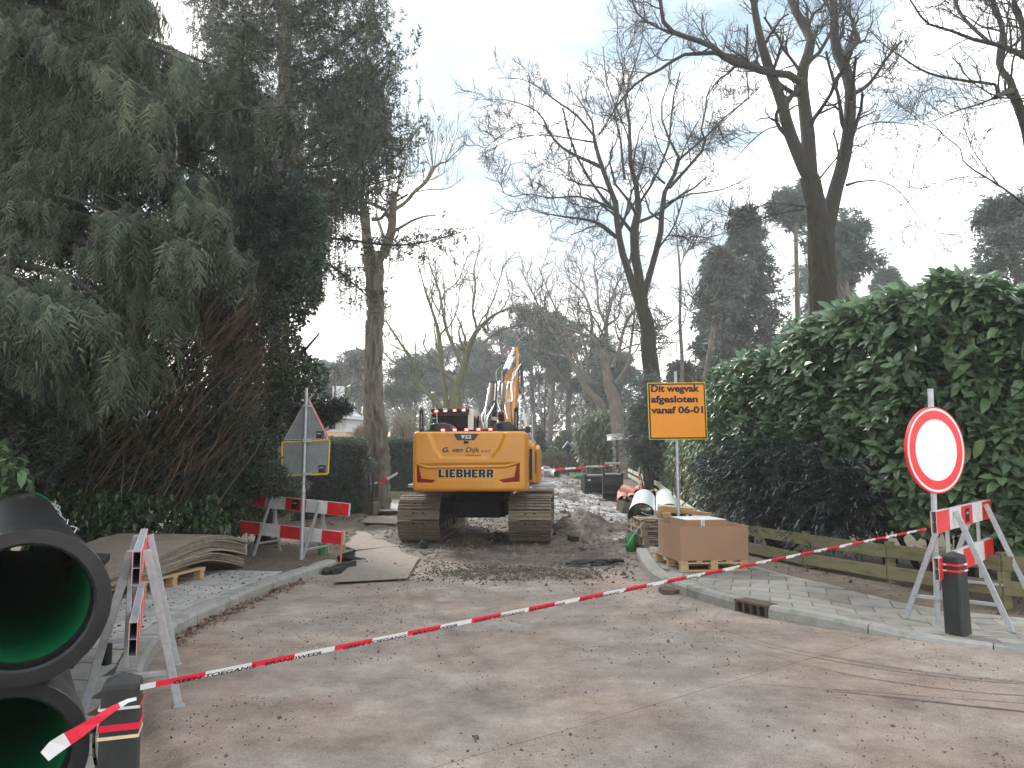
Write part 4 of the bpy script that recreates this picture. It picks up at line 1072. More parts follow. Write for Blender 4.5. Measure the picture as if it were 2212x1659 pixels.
# --- yew with a dense dark crown and bare brown inner sticks
def yew():
    g = np.random.default_rng(22); b = tuple(gnd(470, 1120)); b = (b[0] - 1.0, 12.5, .08); root = thing('yew_tree', 'dense dark yew with a blue green crown and bare brown leaning sticks below', 'tree', b)
    limbset(root, b, [([b, (b[0] + .3, 12.5, 2), (b[0] + .9, 12.4, 4)], .13, .06), ([(b[0], 12.5, .1), (b[0] + 1.2, 12.3, 2.4), at(600, 520, 12.3)], .09, .03), ([(b[0], 12.5, .1), (b[0] - .8, 12.1, 2.0), at(300, 600, 12)], .08, .03)], 'bark_moss', 'trunk')
    poly = [(330, 560), (400, 450), (480, 400), (560, 355), (640, 385), (690, 430), (700, 520), (690, 600), (640, 640), (600, 600), (520, 640), (430, 640), (340, 640)]
    p1 = fill(poly, 11.2, 13.6, 15000, g, gap=.42, gs=1.9, holes=[(430, 620, 70, 40, .5)])
    d = rand_dirs(g, len(p1)) + [0, -.3, .25]
    crown(root, b, p1, d, PT, .22, 'fir_leaf', g, sv=.5)
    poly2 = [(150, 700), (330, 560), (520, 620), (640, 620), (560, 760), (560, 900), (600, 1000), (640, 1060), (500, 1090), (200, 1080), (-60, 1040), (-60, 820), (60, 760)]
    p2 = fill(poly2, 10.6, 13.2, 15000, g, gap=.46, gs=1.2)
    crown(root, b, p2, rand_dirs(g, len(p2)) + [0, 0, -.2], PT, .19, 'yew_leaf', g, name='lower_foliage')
    # leaning brown sticks
    pz = [(-60, 760), (200, 640), (420, 560), (560, 600), (560, 800), (560, 1000), (420, 1060), (60, 1040), (-60, 1000)]
    s0 = fill(pz, 10.4, 12.6, 2600, g); n = len(s0)
    xn = np.clip((s0[:, 0] + 9) / 7, 0, 1)[:, None]
    dd = np.concatenate([.35 + .55 * xn + g.normal(size=(n, 1)) * .22, g.normal(size=(n, 1)) * .2, 1 + g.normal(size=(n, 1)) * .2], 1)
    dd /= np.linalg.norm(dd, axis=1, keepdims=True); ln_ = g.uniform(.35, 1.25, (n, 1))
    K = 6; P = np.empty((n, K, 3)); P[:, 0] = s0 - dd * ln_ * .5
    for k in range(1, K):
        dd = dd + g.normal(size=dd.shape) * .10; dd /= np.linalg.norm(dd, axis=1, keepdims=True); P[:, k] = P[:, k - 1] + dd * ln_ / (K - 1)
    R = np.linspace(1, .4, K)[None] * g.uniform(.004, .012, (n, 1)) ; R[: n // 14] *= 1.9
    P -= np.asarray(b); V, Q = tubes(P, R, 3); part('sticks', mesh_np('sticks', V, Q, 'twig_brown', True), root, kind='stuff')
yew()

# --- tall spruce with hanging twigs
def spruce():
    g = np.random.default_rng(23); Y0 = 18.0; b = (at(612, 900, Y0).x, Y0, .05); root = thing('spruce_tree', 'tall thin spruce with hanging twig curtains behind the cedar', 'tree', b)
    top = at(625, -500, Y0)
    limbset(root, b, [([b, at(605, 600, Y0), at(612, 300, Y0), at(620, 0, Y0), top], .26, .10)], 'bark_grey', 'trunk')
    br = [[(612, 470), (700, 470), (790, 330), (850, 110)], [(615, 330), (700, 260), (800, 160), (856, 95)], [(620, 150), (700, 120), (780, 60), (835, 20)], [(618, 420), (720, 400), (840, 350), (910, 270)],
          [(612, 540), (700, 515), (850, 530), (930, 520), (1000, 500)], [(610, 560), (690, 560), (760, 610), (805, 650)], [(618, 60), (690, 0), (760, -40), (840, -60)], [(620, 240), (560, 210), (500, 180), (460, 120)],
          [(620, 120), (560, 70), (500, 60), (430, 90)], [(620, 20), (560, -20), (480, -30), (400, 10)], [(615, 380), (680, 330), (760, 280), (830, 250)], [(612, 500), (690, 460), (740, 420), (800, 400)], [(615, 300), (560, 330), (520, 360), (480, 380)],
          [(618, 200), (690, 190), (740, 170), (800, 130)], [(618, -60), (700, -90), (790, -120), (860, -140)], [(600, 470), (650, 440), (690, 430), (760, 470)], [(610, 360), (690, 360), (760, 330), (840, 310)]]
    br += [[(618, y), (618 + sx_ * 70, y - 10), (618 + sx_ * 130, y + 10), (618 + sx_ * L2, y - 20)] for y, sx_, L2 in [(-200, 1, 210), (-250, -1, 190), (-130, -1, 200), (-320, 1, 170), (-380, -1, 140), (100, -1, 150), (270, -1, 120), (60, 1, 190), (225, 1, 215), (290, 1, 205), (430, 1, 190), (400, 1, 250), (180, 1, 200)]]
    pos = []; dr = []; lim = []; hp = []; hd = []
    for q_ in br:
        sl = g.uniform(-2.2, 2.2)
        pts = [np.array(at(x, y, Y0 + sl * i / 4)) for i, (x, y) in enumerate(q_)]; q, _ = resample(pts, [1] * len(pts), 24); lim.append((pts, .05, .012))
        L_ = np.linalg.norm(np.diff(q, axis=0), axis=1).sum(); n = int(L_ * 62)
        t_ = g.random(n); idx = t_ * 22.99; i0 = idx.astype(int); f_ = (idx - i0)[:, None]; pp = q[i0] * (1 - f_) + q[i0 + 1] * f_
        tg = q[i0 + 1] - q[i0]; tg /= np.linalg.norm(tg, axis=1, keepdims=True)
        pp = pp + g.normal(size=(n, 3)) * [.26, .3, .13]
        pos.append(pp); dr.append(tg * .7 + g.normal(size=(n, 3)) * .5)
        n = int(L_ * 26); idx = g.random(n) ** .9 * 22.99; i0 = idx.astype(int); pp = q[i0] + g.normal(size=(n, 3)) * [.3, .3, .05]
        for k in range(3):
            hp.append(pp + [0, 0, -.24 * k]); hd.append(np.tile([0, 0, -1.0], (n, 1)) + g.normal(size=(n, 3)) * .08)
            m_ = g.random(n) < .6; pp = pp[m_]; n = len(pp)
    limbset(root, b, lim, 'bark_oak', 'limbs', 14, 5)
    pos = np.concatenate(pos); crown(root, b, pos, np.concatenate(dr), PT, .30, 'spruce_leaf', g)
    hp = np.concatenate(hp); hd = np.concatenate(hd); crown(root, b, hp, hd, PH, .36, 'spruce_leaf', g, name='hanging_twigs', hint=np.tile([0, 1.0, 0], (len(hp), 1)), sv=.3)
    pi = fill([(380, -300), (840, -300), (835, 60), (800, 120), (830, 240), (870, 330), (800, 400), (690, 430), (600, 380), (520, 200), (450, 130)], 17, 20, 6500, g, holes=[(700, 150, 40, 40, .7), (780, 210, 40, 25, .6), (640, 60, 30, 30, .5), (755, 60, 25, 60, .7), (560, 170, 40, 40, .6), (700, 300, 60, 30, .5)], gap=.48, gs=.9)
    crown(root, b, pi, rand_dirs(g, len(pi)) + [0, 0, -.5], PT, .32, 'spruce_leaf', g, name='inner_foliage')
spruce()

# --- small-leaved evergreen behind the sign
def holly():
    g = np.random.default_rng(24); b = tuple(gnd(595, 1105)); b = (b[0], 14.0, .05); root = thing('holly_tree', 'loose small-leaved evergreen with a stout trunk behind the back-turned sign', 'tree', b)
    x0 = at(585, 1060, 14).x
    b = (x0, 14.0, .05); root.location = b
    limbset(root, b, [([b, at(583, 960, 14), at(590, 800, 14), at(600, 620, 14)], .16, .06), ([at(590, 860, 14), at(640, 780, 14), at(690, 720, 13.8)], .05, .015), ([at(588, 820, 14), at(530, 760, 14), at(500, 700, 14)], .05, .015), ([at(590, 900, 14), at(650, 880, 13.6), at(740, 870, 13.4)], .04, .012)], 'bark_oak', 'trunk')
    poly = [(480, 620), (600, 560), (690, 580), (700, 640), (640, 720), (670, 770), (710, 800), (700, 850), (745, 880), (700, 915), (650, 900), (600, 960), (560, 1000), (500, 980), (470, 860), (450, 740)]
    p1 = fill(poly, 13, 15.2, 17000, g, gap=.42, gs=1.4)
    crown(root, b, p1, rand_dirs(g, len(p1)) + [0, -.2, 0], PD, .10, 'holly_leaf', g, hint=rand_dirs(g, len(p1)))
    p1 = fill([(640, 890), (740, 860), (760, 885), (700, 920)], 12.8, 13.6, 900, g)
    crown(root, b, p1, rand_dirs(g, len(p1)) + [.8, -.2, -.1], PT, .14, 'yew_leaf', g, name='low_spray')
holly()
b = (at(485, 1040, 12.8).x, 12.8, .05); rt = thing('conifer_trunk', 'thin reddish trunk standing in the shrubs left of the sign', 'tree', b)
limbset(rt, b, [([b, at(482, 900, 12.8), at(478, 700, 12.8)], .07, .05)], 'bark_moss', 'trunk')
p1 = fill([(430, 640), (530, 640), (540, 720), (420, 720)], 12.4, 13.4, 900, np.random.default_rng(5)); crown(rt, b, p1, rand_dirs(np.random.default_rng(6), len(p1)), PT, .2, 'yew_leaf', np.random.default_rng(5), name='crown')

# --- leafy shrubs at the foot of the trees on the left
def shrub(name, label, cat, poly, Y0, Y1, n, proto, size, m_, seed, droop=.0, gap=.0, gs=1.2, leaf_hint=None, stems=8, outward=(0, -.6, .3), zmin=.03, group=None, parts300=False, sv=.35, shell=1.0, holes=(), flat=False, behind=None):
    g = np.random.default_rng(seed)
    cx = sum(p[0] for p in poly) / len(poly); Yc = (Y0 + Y1) / 2
    b = (at(cx, 990, Yc).x, Yc, float(H(0, Yc)) + .05)
    root = thing(name, label, cat, b, group=group)
    pts = fill(poly, Y0, Y1, n, g, gap=gap, gs=gs, zmin=zmin, shell=shell, holes=holes, behind=behind)
    if behind is not None: b = (float(np.median(pts[:, 0])), float(np.median(pts[:, 1])), float(H(0, np.median(pts[:, 1]))) + .05); root.location = b
    d = rand_dirs(g, len(pts)) + np.array(outward) + [0, 0, -droop]
    hint = None if not flat else np.tile([0, -.9, .6], (len(pts), 1)) + g.normal(size=(len(pts), 3)) * .25
    if parts300:
        s = size * (1 - sv + 2 * sv * g.random(len(pts)))
        hint = up_(len(pts)) * .7 + np.array([0, -.7, 0]) + g.normal(size=(len(pts), 3)) * .3
        R = frames(d, hint); app = s / pts[:, 1]; vis = app - (pts[:, 1] - Y0) * .02
        k = np.argsort(-vis)[:300]; kk = np.ones(len(pts), bool); kk[k] = False
        mats_ = [mesh_np('leaf', proto[0], proto[1], m_, True, tint=np.full(len(proto[1]), tv)) for tv in (.2, .45, .7, .9)]
        for j in k:
            o = link('leaf', mats_[j % 4], root); o.matrix_local = Matrix.Translation(Vector(pts[j] - b)) @ Matrix(R[j] * s[j]).to_4x4()
        pts2, R2, s2 = pts[kk], R[kk], s[kk]
        tint = np.clip(fbm(pts2, 1.1, 3) * .7 - .1 + .5 * g.random(len(pts2)), 0, 1)
        V, Fq, tt = scatter(proto, pts2 - np.asarray(b), R2, s2, tint); part('foliage', mesh_np('foliage', V, Fq, m_, True, tint=tt), root, kind='stuff')
    else:
        crown(root, b, pts, d, proto, size, m_, g, hint=hint, sv=sv)
    lim = []
    for k in range(stems):
        e_ = pts[g.integers(len(pts))]; s_ = np.array(b) + [ (e_[0] - b[0]) * .45, (e_[1] - b[1]) * .4, 0]
        lim.append(([s_, s_ * .5 + e_ * .5 + g.normal(size=3) * .1, e_], .022 + .001 * Yc, .006))
    limbset(root, b, lim, 'bark_oak', 'stems', 8, 5)
    return root
shrub('rhododendron', 'broad-leaved shrub left of the big black pipe', 'shrub', [(-120, 1000), (0, 960), (60, 1010), (80, 1130), (-120, 1180)], 7.2, 8.6, 1300, PL, .17, 'rhodo_leaf', 31, droop=.7, parts300=False)
shrub('rhododendron', 'low glossy shrub behind the stack of boards', 'shrub', [(40, 1080), (150, 1050), (270, 1060), (400, 1080), (470, 1060), (500, 1150), (380, 1170), (200, 1190), (60, 1190)], 10.2, 11.8, 5200, PL, .105, 'rhodo_leaf', 32, droop=.6, gap=.3)
shrub('rhododendron', 'bushy narrow-leaved shrub behind the left barrier', 'shrub', [(400, 1060), (420, 1000), (500, 965), (560, 1000), (640, 985), (665, 1040), (650, 1100), (580, 1120), (530, 1150), (400, 1165)], 13.3, 15.0, 6500, PL, .11, 'bamboo_leaf', 33, droop=.5, gap=.28)
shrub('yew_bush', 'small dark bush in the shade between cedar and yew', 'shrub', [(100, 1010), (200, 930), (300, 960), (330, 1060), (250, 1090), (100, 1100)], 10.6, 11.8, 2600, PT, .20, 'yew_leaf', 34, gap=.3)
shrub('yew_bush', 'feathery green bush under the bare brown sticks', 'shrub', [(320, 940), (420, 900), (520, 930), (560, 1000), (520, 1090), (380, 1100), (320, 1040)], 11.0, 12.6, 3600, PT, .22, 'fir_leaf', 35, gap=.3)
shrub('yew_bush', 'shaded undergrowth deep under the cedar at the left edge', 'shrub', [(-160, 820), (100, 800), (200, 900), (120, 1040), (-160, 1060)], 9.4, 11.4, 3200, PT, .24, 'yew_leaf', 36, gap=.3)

# --- clipped hedges: box of small leaves round a dark core
def hedge(name, label, a, b_, depth, z0, z1, n, size, m_='hedge_leaf', seed=1, frost=True, top_round=.0, mf='hedge_frost', base=None):
    g = np.random.default_rng(seed); a = np.array(a, float); b_ = np.array(b_, float); d = b_ - a; L_ = np.linalg.norm(d); d /= L_; nrm = np.array([-d[1], d[0]])
    root = thing(name, label, 'hedge', (a[0], a[1], z0), math.atan2(d[1], d[0]))
    h = z1 - z0; m2 = MB(); m2.box((L_ / 2, depth / 2, h / 2 - .05), (L_ - .16, depth - .16, h - .16), 'dark_under'); part('dark_core', m2, root)  # solid near-black box stands for the shade inside the hedge
    ar = np.array([L_ * h, L_ * h * .3, depth * h, depth * h, L_ * depth]); fc = g.choice(5, n, p=ar / ar.sum()); u = g.random(n); v = g.random(n)
    P = np.empty((n, 3)); Nn = np.zeros((n, 3))
    for k in range(5):
        m_k = fc == k
        if k == 0: P[m_k] = np.stack([u[m_k] * L_, 0 * u[m_k], v[m_k] * h], 1); Nn[m_k] = [0, -1, 0]
        if k == 1: P[m_k] = np.stack([u[m_k] * L_, depth + 0 * u[m_k], v[m_k] * h], 1); Nn[m_k] = [0, 1, 0]
        if k == 2: P[m_k] = np.stack([0 * u[m_k], u[m_k] * depth, v[m_k] * h], 1); Nn[m_k] = [-1, 0, 0]
        if k == 3: P[m_k] = np.stack([L_ + 0 * u[m_k], u[m_k] * depth, v[m_k] * h], 1); Nn[m_k] = [1, 0, 0]
        if k == 4: P[m_k] = np.stack([u[m_k] * L_, v[m_k] * depth, h + 0 * u[m_k]], 1); Nn[m_k] = [0, 0, 1]
    bump_ = (fbm(P, 2.2, 3) - .5) * .16; P = P + Nn * bump_[:, None] - Nn * (g.random((n, 1)) ** 2) * .12
    if top_round: 
        ed = np.minimum(np.minimum(P[:, 0], L_ - P[:, 0]) / top_round, 1); P[:, 2] -= np.where(P[:, 2] > h * .5, (1 - np.clip(ed, 0, 1)) ** 2 * top_round * .6 * (P[:, 2] / h), 0)
    dd = rand_dirs(g, n) * .8 + Nn * .6; R = frames(dd, Nn + rand_dirs(g, n) * .6); s = size * g.uniform(.6, 1.3, n)
    tint = np.clip(.55 * g.random(n) + .5 * fbm(P, 3, 2) - .1, 0, 1)
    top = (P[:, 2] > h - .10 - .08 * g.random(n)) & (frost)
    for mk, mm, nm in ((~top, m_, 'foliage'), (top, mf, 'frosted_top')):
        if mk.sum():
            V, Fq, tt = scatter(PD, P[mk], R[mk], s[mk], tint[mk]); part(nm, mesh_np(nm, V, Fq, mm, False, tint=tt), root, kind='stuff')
    return root

# ------------------------------------------------------------------ hedges, laurels, background trees
p1_, p2_ = at(575, 1000, 17.8), at(790, 1000, 21.0)
hedge('clipped_hedge', 'tall clipped yew hedge behind the back-turned sign, left of the driveway', (p1_.x, p1_.y), (p2_.x, p2_.y), 1.3, .1, 2.16, 42000, .075, seed=51)
p1_, p2_ = at(786, 1000, 26.2), at(899, 1000, 25.6)
hedge('clipped_hedge', 'dark clipped hedge with rounded corner growing on the low brick wall', (p1_.x, p1_.y), (p2_.x, p2_.y), 1.2, .5, 2.32, 22000, .085, seed=52, top_round=.5)
p1_, p2_ = at(1150, 1000, 50), at(1248, 1000, 48)
hedge('beech_hedge', 'low brown beech hedge with a frosty top at the far end of the road', (p1_.x, p1_.y), (p2_.x, p2_.y), 1.3, .78, 1.95, 9000, .16, m_='beech_leaf', seed=53)
p1_, p2_ = at(1140, 1000, 57), at(1200, 1000, 57)
hedge('clipped_hedge', 'far green hedge seen behind the brown beech hedge', (p1_.x, p1_.y), (p2_.x, p2_.y), 1.3, .9, 2.9, 4000, .18, seed=54)

def proto_shoot(k=7, seed=2):
    g = np.random.default_rng(seed); V = []; Fc = []; lv, lf = proto_leaf(.46, .08, .28)
    for i in range(k):
        a = 2.4 * i + g.normal() * .2; el = .25 + .35 * i / k
        d = np.array([[math.cos(a) * math.cos(el), math.sin(el), math.sin(a) * math.cos(el)]])
        R = frames(d, np.array([[0, 1.0, 0]]) + g.normal(size=(1, 3)) * .15)[0]
        v = lv @ R.T * (.8 + .3 * g.random()); v[:, 1] += .06 * i
        Fc.append(lf + len(V) * 8); V.append(v)
    return np.concatenate(V), np.concatenate(Fc)
PSH = proto_shoot()
def shoots(root, off, pts, size, m_, g, name='foliage'):
    d = rand_dirs(g, len(pts)) * .55 + [0, -.35, .75]
    crown(root, off, pts, d, PSH, size, m_, g, name=name, hint=rand_dirs(g, len(pts)), sv=.22)

lau1 = [(1655, 790), (1665, 765), (1700, 735), (1745, 700), (1790, 678), (1850, 660), (1905, 645), (1960, 640), (2010, 628), (2060, 610), (2100, 618), (2150, 622), (2200, 640), (2300, 650), (2330, 900), (2330, 1190), (2150, 1190), (2050, 1150), (1930, 1140), (1860, 1090), (1790, 1000), (1700, 900), (1660, 840)]
def bumpy(pl_, i0, i1, amp, seed):
    g_ = np.random.default_rng(seed); res = []
    for i, p in enumerate(pl_):
        res.append(p)
        if i0 <= i < i1:
            q = pl_[i + 1]
            for t_ in (.25, .5, .75): res.append((p[0] + (q[0] - p[0]) * t_ + g_.normal() * 3, p[1] + (q[1] - p[1]) * t_ - amp * g_.random() ** 1.5 + amp * .3))
    return res
lau1 = bumpy(lau1, 0, 13, 26, 5)
r = shrub('laurel_hedge', 'huge cherry laurel with big glossy leaves behind the round sign', 'shrub', lau1, 8.9, 11.6, 4200, PL, .195, 'laurel_leaf', 61, behind=(.35, 2.2), sv=.5, droop=.9, outward=(0, -.5, .1), parts300=True, gap=.25, gs=1.0, stems=12, shell=1.5, flat=False)
g = np.random.default_rng(62)
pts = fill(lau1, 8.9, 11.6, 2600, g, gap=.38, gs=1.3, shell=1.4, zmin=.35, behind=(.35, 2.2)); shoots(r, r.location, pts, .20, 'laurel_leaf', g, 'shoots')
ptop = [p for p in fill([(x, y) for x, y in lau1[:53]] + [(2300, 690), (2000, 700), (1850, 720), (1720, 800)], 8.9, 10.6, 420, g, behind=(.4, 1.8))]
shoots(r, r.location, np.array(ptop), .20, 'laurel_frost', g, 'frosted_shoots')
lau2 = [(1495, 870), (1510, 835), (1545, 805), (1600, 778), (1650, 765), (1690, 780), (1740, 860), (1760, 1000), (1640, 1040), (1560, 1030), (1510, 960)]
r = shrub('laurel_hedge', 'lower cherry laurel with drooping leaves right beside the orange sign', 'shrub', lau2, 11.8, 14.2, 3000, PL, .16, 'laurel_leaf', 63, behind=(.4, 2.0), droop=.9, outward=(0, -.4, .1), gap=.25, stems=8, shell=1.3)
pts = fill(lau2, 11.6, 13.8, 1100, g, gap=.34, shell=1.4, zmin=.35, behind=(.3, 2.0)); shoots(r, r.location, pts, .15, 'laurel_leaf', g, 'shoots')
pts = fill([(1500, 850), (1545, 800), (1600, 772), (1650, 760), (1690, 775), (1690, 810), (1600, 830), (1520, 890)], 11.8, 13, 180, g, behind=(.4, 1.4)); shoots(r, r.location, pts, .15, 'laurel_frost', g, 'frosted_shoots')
# feathery dark conifer behind the fence
def fir_bush(name, label, poly, Y0, Y1, n, m_, seed, size=.42, beh=None):
    g = np.random.default_rng(seed); cx = sum(p[0] for p in poly) / len(poly); Yc = (Y0 + Y1) / 2; b = (at(cx, 990, Yc).x, Yc, .1)
    root = thing(name, label, 'shrub', b); pts = fill(poly, Y0, Y1, n, g, gap=.30, gs=1.3, behind=beh)
    if beh is not None: b = (float(np.median(pts[:, 0])), float(np.median(pts[:, 1])), .1); root.location = b
    d = np.concatenate([(pts[:, :1] - b[0]) * .5 + g.normal(size=(len(pts), 1)) * .5, g.normal(size=(len(pts), 1)) * .4 - .5, .35 + g.normal(size=(len(pts), 1)) * .25], 1)
    crown(root, b, pts, d, PF, size, m_, g)
    limbset(root, b, [([b, b + (p - np.array(b)) * .5 + [0, 0, .15], p], .03, .006) for p in pts[:16]], 'bark_oak', 'stems', 8, 5)
fir_bush('fir_bush', 'low dark feathery conifer behind the fence right of the cardboard box', [(1505, 1010), (1560, 950), (1650, 955), (1760, 960), (1840, 1000), (1880, 1100), (1850, 1150), (1700, 1150), (1590, 1120), (1530, 1090)], 10.7, 12.4, 3200, 'juniper_leaf', 64, .36, (.12, 1.1))
fir_bush('juniper', 'tall dark blue-green juniper left of the orange sign', [(1360, 900), (1375, 830), (1400, 800), (1425, 830), (1430, 900), (1430, 980), (1390, 1010), (1360, 980)], 24.2, 25.7, 1100, 'pine_leaf', 65, .5)
shrub('laurel_bush', 'pale green laurel bush behind the lamp box', 'shrub', [(1240, 920), (1265, 900), (1300, 885), (1340, 890), (1375, 905), (1385, 960), (1395, 1030), (1350, 1040), (1300, 1030), (1262, 1015), (1245, 970)], 42, 48, 9500, PLB, .34, 'bamboo_leaf', 66, droop=.7, gap=.25, gs=.7)
shrub('laurel_bush', 'leafy laurel bush behind the fence left of the sign pole', 'shrub', [(1385, 960), (1400, 925), (1450, 930), (1500, 950), (1520, 985), (1530, 1060), (1520, 1110), (1480, 1085), (1420, 1060), (1390, 1020)], 16.5, 19.5, 6500, PLB, .19, 'bamboo_leaf', 67, behind=(.4, 2.5), droop=.8, gap=.28)
shrub('laurel_bush', 'light green drooping bush directly behind the sign pole', 'shrub', [(1480, 960), (1520, 940), (1570, 960), (1590, 1040), (1560, 1110), (1520, 1120), (1490, 1040)], 12.8, 14.2, 3000, PLB, .15, 'bamboo_leaf', 68, behind=(.15, 1.0), droop=.8, gap=.3)
shrub('bare_bush', 'brown bush with dead coppery leaves behind the fence', 'shrub', [(1440, 1000), (1480, 970), (1505, 1010), (1500, 1070), (1470, 1075)], 14.6, 15.6, 300, PD, .11, 'beech_leaf', 69, behind=(.05, .5), stems=16)
shrub('boxwood_cone', 'small clipped evergreen cone in a far garden right of the digger', 'shrub', [(1150, 972), (1158, 935), (1165, 920), (1172, 935), (1182, 972)], 50, 51.5, 1500, PD, .22, 'hedge_leaf', 70, stems=1)
shrub('evergreen_bush', 'rounded bush left of the gabled board at the end of the road', 'shrub', [(1190, 985), (1195, 955), (1215, 935), (1240, 930), (1255, 960), (1250, 985)], 52, 55, 2200, PD, .30, 'bamboo_leaf', 71, stems=3)
shrub('dry_bush', 'tan leafless bush right of the grooved trunk', 'shrub', [(845, 945), (852, 915), (870, 905), (890, 920), (893, 950)], 31, 33, 700, PH, .40, 'straw', 72, outward=(0, 0, 1.5), stems=26)
shrub('dry_bush', 'reddish brown bush in front of the white house', 'shrub', [(760, 945), (772, 928), (790, 924), (800, 945)], 30, 32, 600, PH, .22, 'beech_leaf', 73, outward=(0, 0, 1), stems=20)
shrub('garden_bush', 'light green bush peeping over the driveway hedge', 'shrub', [(845, 950), (860, 905), (885, 900), (893, 950)], 36, 38, 900, PLB, .28, 'bamboo_leaf', 74, stems=3)
shrub('garden_bush', 'pale sprig of leaves on the iron railing by the driveway', 'shrub', [(786, 1000), (792, 985), (806, 990), (812, 1005), (800, 1030), (790, 1030)], 20.4, 20.9, 260, PLB, .12, 'hedge_frost', 75, stems=3)

# pines and spruces further back
def pine(name, label, dx, Y, ytop, ybot, wd, seed, m_='pine_leaf', lean=0, trunk_r=.22, n=1500, size=.6, bark='bark_far', flat=.4, n_pads=16, ybase=None):
    g = np.random.default_rng(seed); zt = at(dx, ytop, Y).z; zb = at(dx, ybot, Y).z; x0 = at(dx, 900, Y).x; z0 = float(H(0, Y)) - .1; W = wd / F * Y
    b = (x0 - lean * .6 * (zt - z0) * .3, Y, z0); root = thing(name, label, 'tree', b)
    top = np.array([x0 + lean * (zt - z0) * .12, Y, zt - .6]); bb = np.array(b); mid = bb * .5 + top * .5 + [g.normal() * .25, 0, 0]
    lim = []; pads = []
    for k in range(n_pads):
        f = (k + g.random()) / n_pads; hgt = zb + (zt - zb) * f; t_ = (hgt - z0) / (top[2] - z0); t_ = min(t_, .98)
        s_ = bb * (1 - t_) + top * t_; a = g.uniform(0, 6.28); r_ = W * .5 * (1.0 - .55 * abs(f - .35) ** 1.0) * g.uniform(.35, 1.0)
        e_ = s_ + [math.cos(a) * r_, math.sin(a) * r_ * .8, .12 * r_ + g.uniform(0, .8)]
        lim.append(([s_ - [0, 0, .5], (s_ + e_) / 2 + [0, 0, -.1], e_], .07, .02)); pads.append(e_); pads.append((s_ + e_ * 2) / 3 + g.normal(size=3) * .3)
    limbset(root, b, [([bb, mid, top], trunk_r, trunk_r * .45)], bark, 'trunk'); limbset(root, b, lim, bark, 'limbs', 8, 5)
    pads = np.array(pads); per = n // len(pads) + 1; c_ = np.repeat(pads, per, 0); v = rand_dirs(g, len(c_)) * g.random((len(c_), 1)) ** .4
    rad = g.uniform(.6, 1.15, (len(pads), 1)).repeat(per, 0) * W * .24
    pts = c_ + v * rad * [1, 1, flat]
    crown(root, b, pts, v + [0, 0, .35] + rand_dirs(g, len(pts)) * .6, PT2, size, m_, g)
    return root
def spruce_far(name, label, dx, Y, ytop, ybot, wd, seed, m_='far_leaf', n=4200, size=.9):
    g = np.random.default_rng(seed); zt = at(dx, ytop, Y).z; z0 = float(H(0, Y)); zb = at(dx, ybot, Y).z; x0 = at(dx, 900, Y).x; W = wd / F * Y
    b = (x0, Y, z0); root = thing(name, label, 'tree', b)
    limbset(root, b, [([b, (x0, Y, (zt + z0) / 2), (x0, Y, zt)], .2, .03)], 'bark_far', 'trunk')
    nb = 90; f = g.random(n) ** .75; lay = np.round(f * 16) / 16 + g.normal(size=n) * .012; a = g.integers(0, 11, n) * 6.283 / 11 + lay * 40 + g.normal(size=n) * .16
    rr = g.random(n) ** .6 * (W / 2) * np.clip(1 - lay, .03, 1) ** .62 * (.72 + .4 * np.sin(a * 3 + lay * 31))
    z = zb + (zt - zb) * np.clip(lay, 0, 1) - rr * .22
    pts = np.stack([x0 + np.cos(a) * rr, Y + np.sin(a) * rr, z], 1)
    d = np.stack([np.cos(a), np.sin(a), -.25 + 0 * a], 1) + g.normal(size=(n, 3)) * .35
    crown(root, b, pts, d, PT2, size, m_, g); return root
PN = [(772, 55, 765, 865, 95, 'misty pine left of the grooved trunk'), (872, 58, 775, 880, 90, 'misty pine just right of the grooved trunk'), (935, 66, 770, 870, 110, 'broad misty pine behind the bare tree, left of the digger arm'), (1000, 72, 745, 850, 120, 'hazy pine with a flat crown behind the digger cab'),
      (1085, 70, 715, 850, 120, 'hazy pine behind the tip of the digger arm'), (1150, 64, 660, 840, 120, 'tall hazy pine right of the digger arm'), (1190, 55, 690, 830, 110, 'pine with a straight pinkish trunk at the end of the road'), (1225, 60, 700, 860, 100, 'second straight pine trunk right of the road end'),
      (1290, 72, 730, 860, 110, 'far pine over the gabled board'), (1340, 60, 760, 880, 90, 'hazy dark pine left of the tall oak'), (720, 60, 790, 880, 80, 'misty pine above the white house'), (1045, 80, 770, 870, 100, 'faint pine furthest away behind the cab')]
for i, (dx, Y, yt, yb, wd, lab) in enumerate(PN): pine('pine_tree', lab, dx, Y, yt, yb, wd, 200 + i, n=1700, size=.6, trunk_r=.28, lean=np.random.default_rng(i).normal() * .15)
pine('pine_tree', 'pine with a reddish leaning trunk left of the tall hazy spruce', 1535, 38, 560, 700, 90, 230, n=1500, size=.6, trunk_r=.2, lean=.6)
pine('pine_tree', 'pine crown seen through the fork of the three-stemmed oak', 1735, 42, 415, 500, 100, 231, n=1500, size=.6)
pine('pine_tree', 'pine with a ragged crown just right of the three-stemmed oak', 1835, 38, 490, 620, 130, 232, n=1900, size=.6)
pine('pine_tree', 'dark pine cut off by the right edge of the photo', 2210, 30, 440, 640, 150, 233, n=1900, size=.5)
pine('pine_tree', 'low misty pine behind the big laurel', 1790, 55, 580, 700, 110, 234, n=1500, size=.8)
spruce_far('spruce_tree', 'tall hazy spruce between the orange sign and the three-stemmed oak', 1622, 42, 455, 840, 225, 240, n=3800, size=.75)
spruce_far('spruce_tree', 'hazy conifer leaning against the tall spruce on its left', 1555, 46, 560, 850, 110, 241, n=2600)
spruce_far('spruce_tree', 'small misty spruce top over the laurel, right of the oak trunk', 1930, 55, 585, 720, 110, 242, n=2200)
spruce_far('spruce_tree', 'small spruce showing low behind the tall oak, left of the sign', 1475, 44, 790, 960, 80, 243, n=2000)
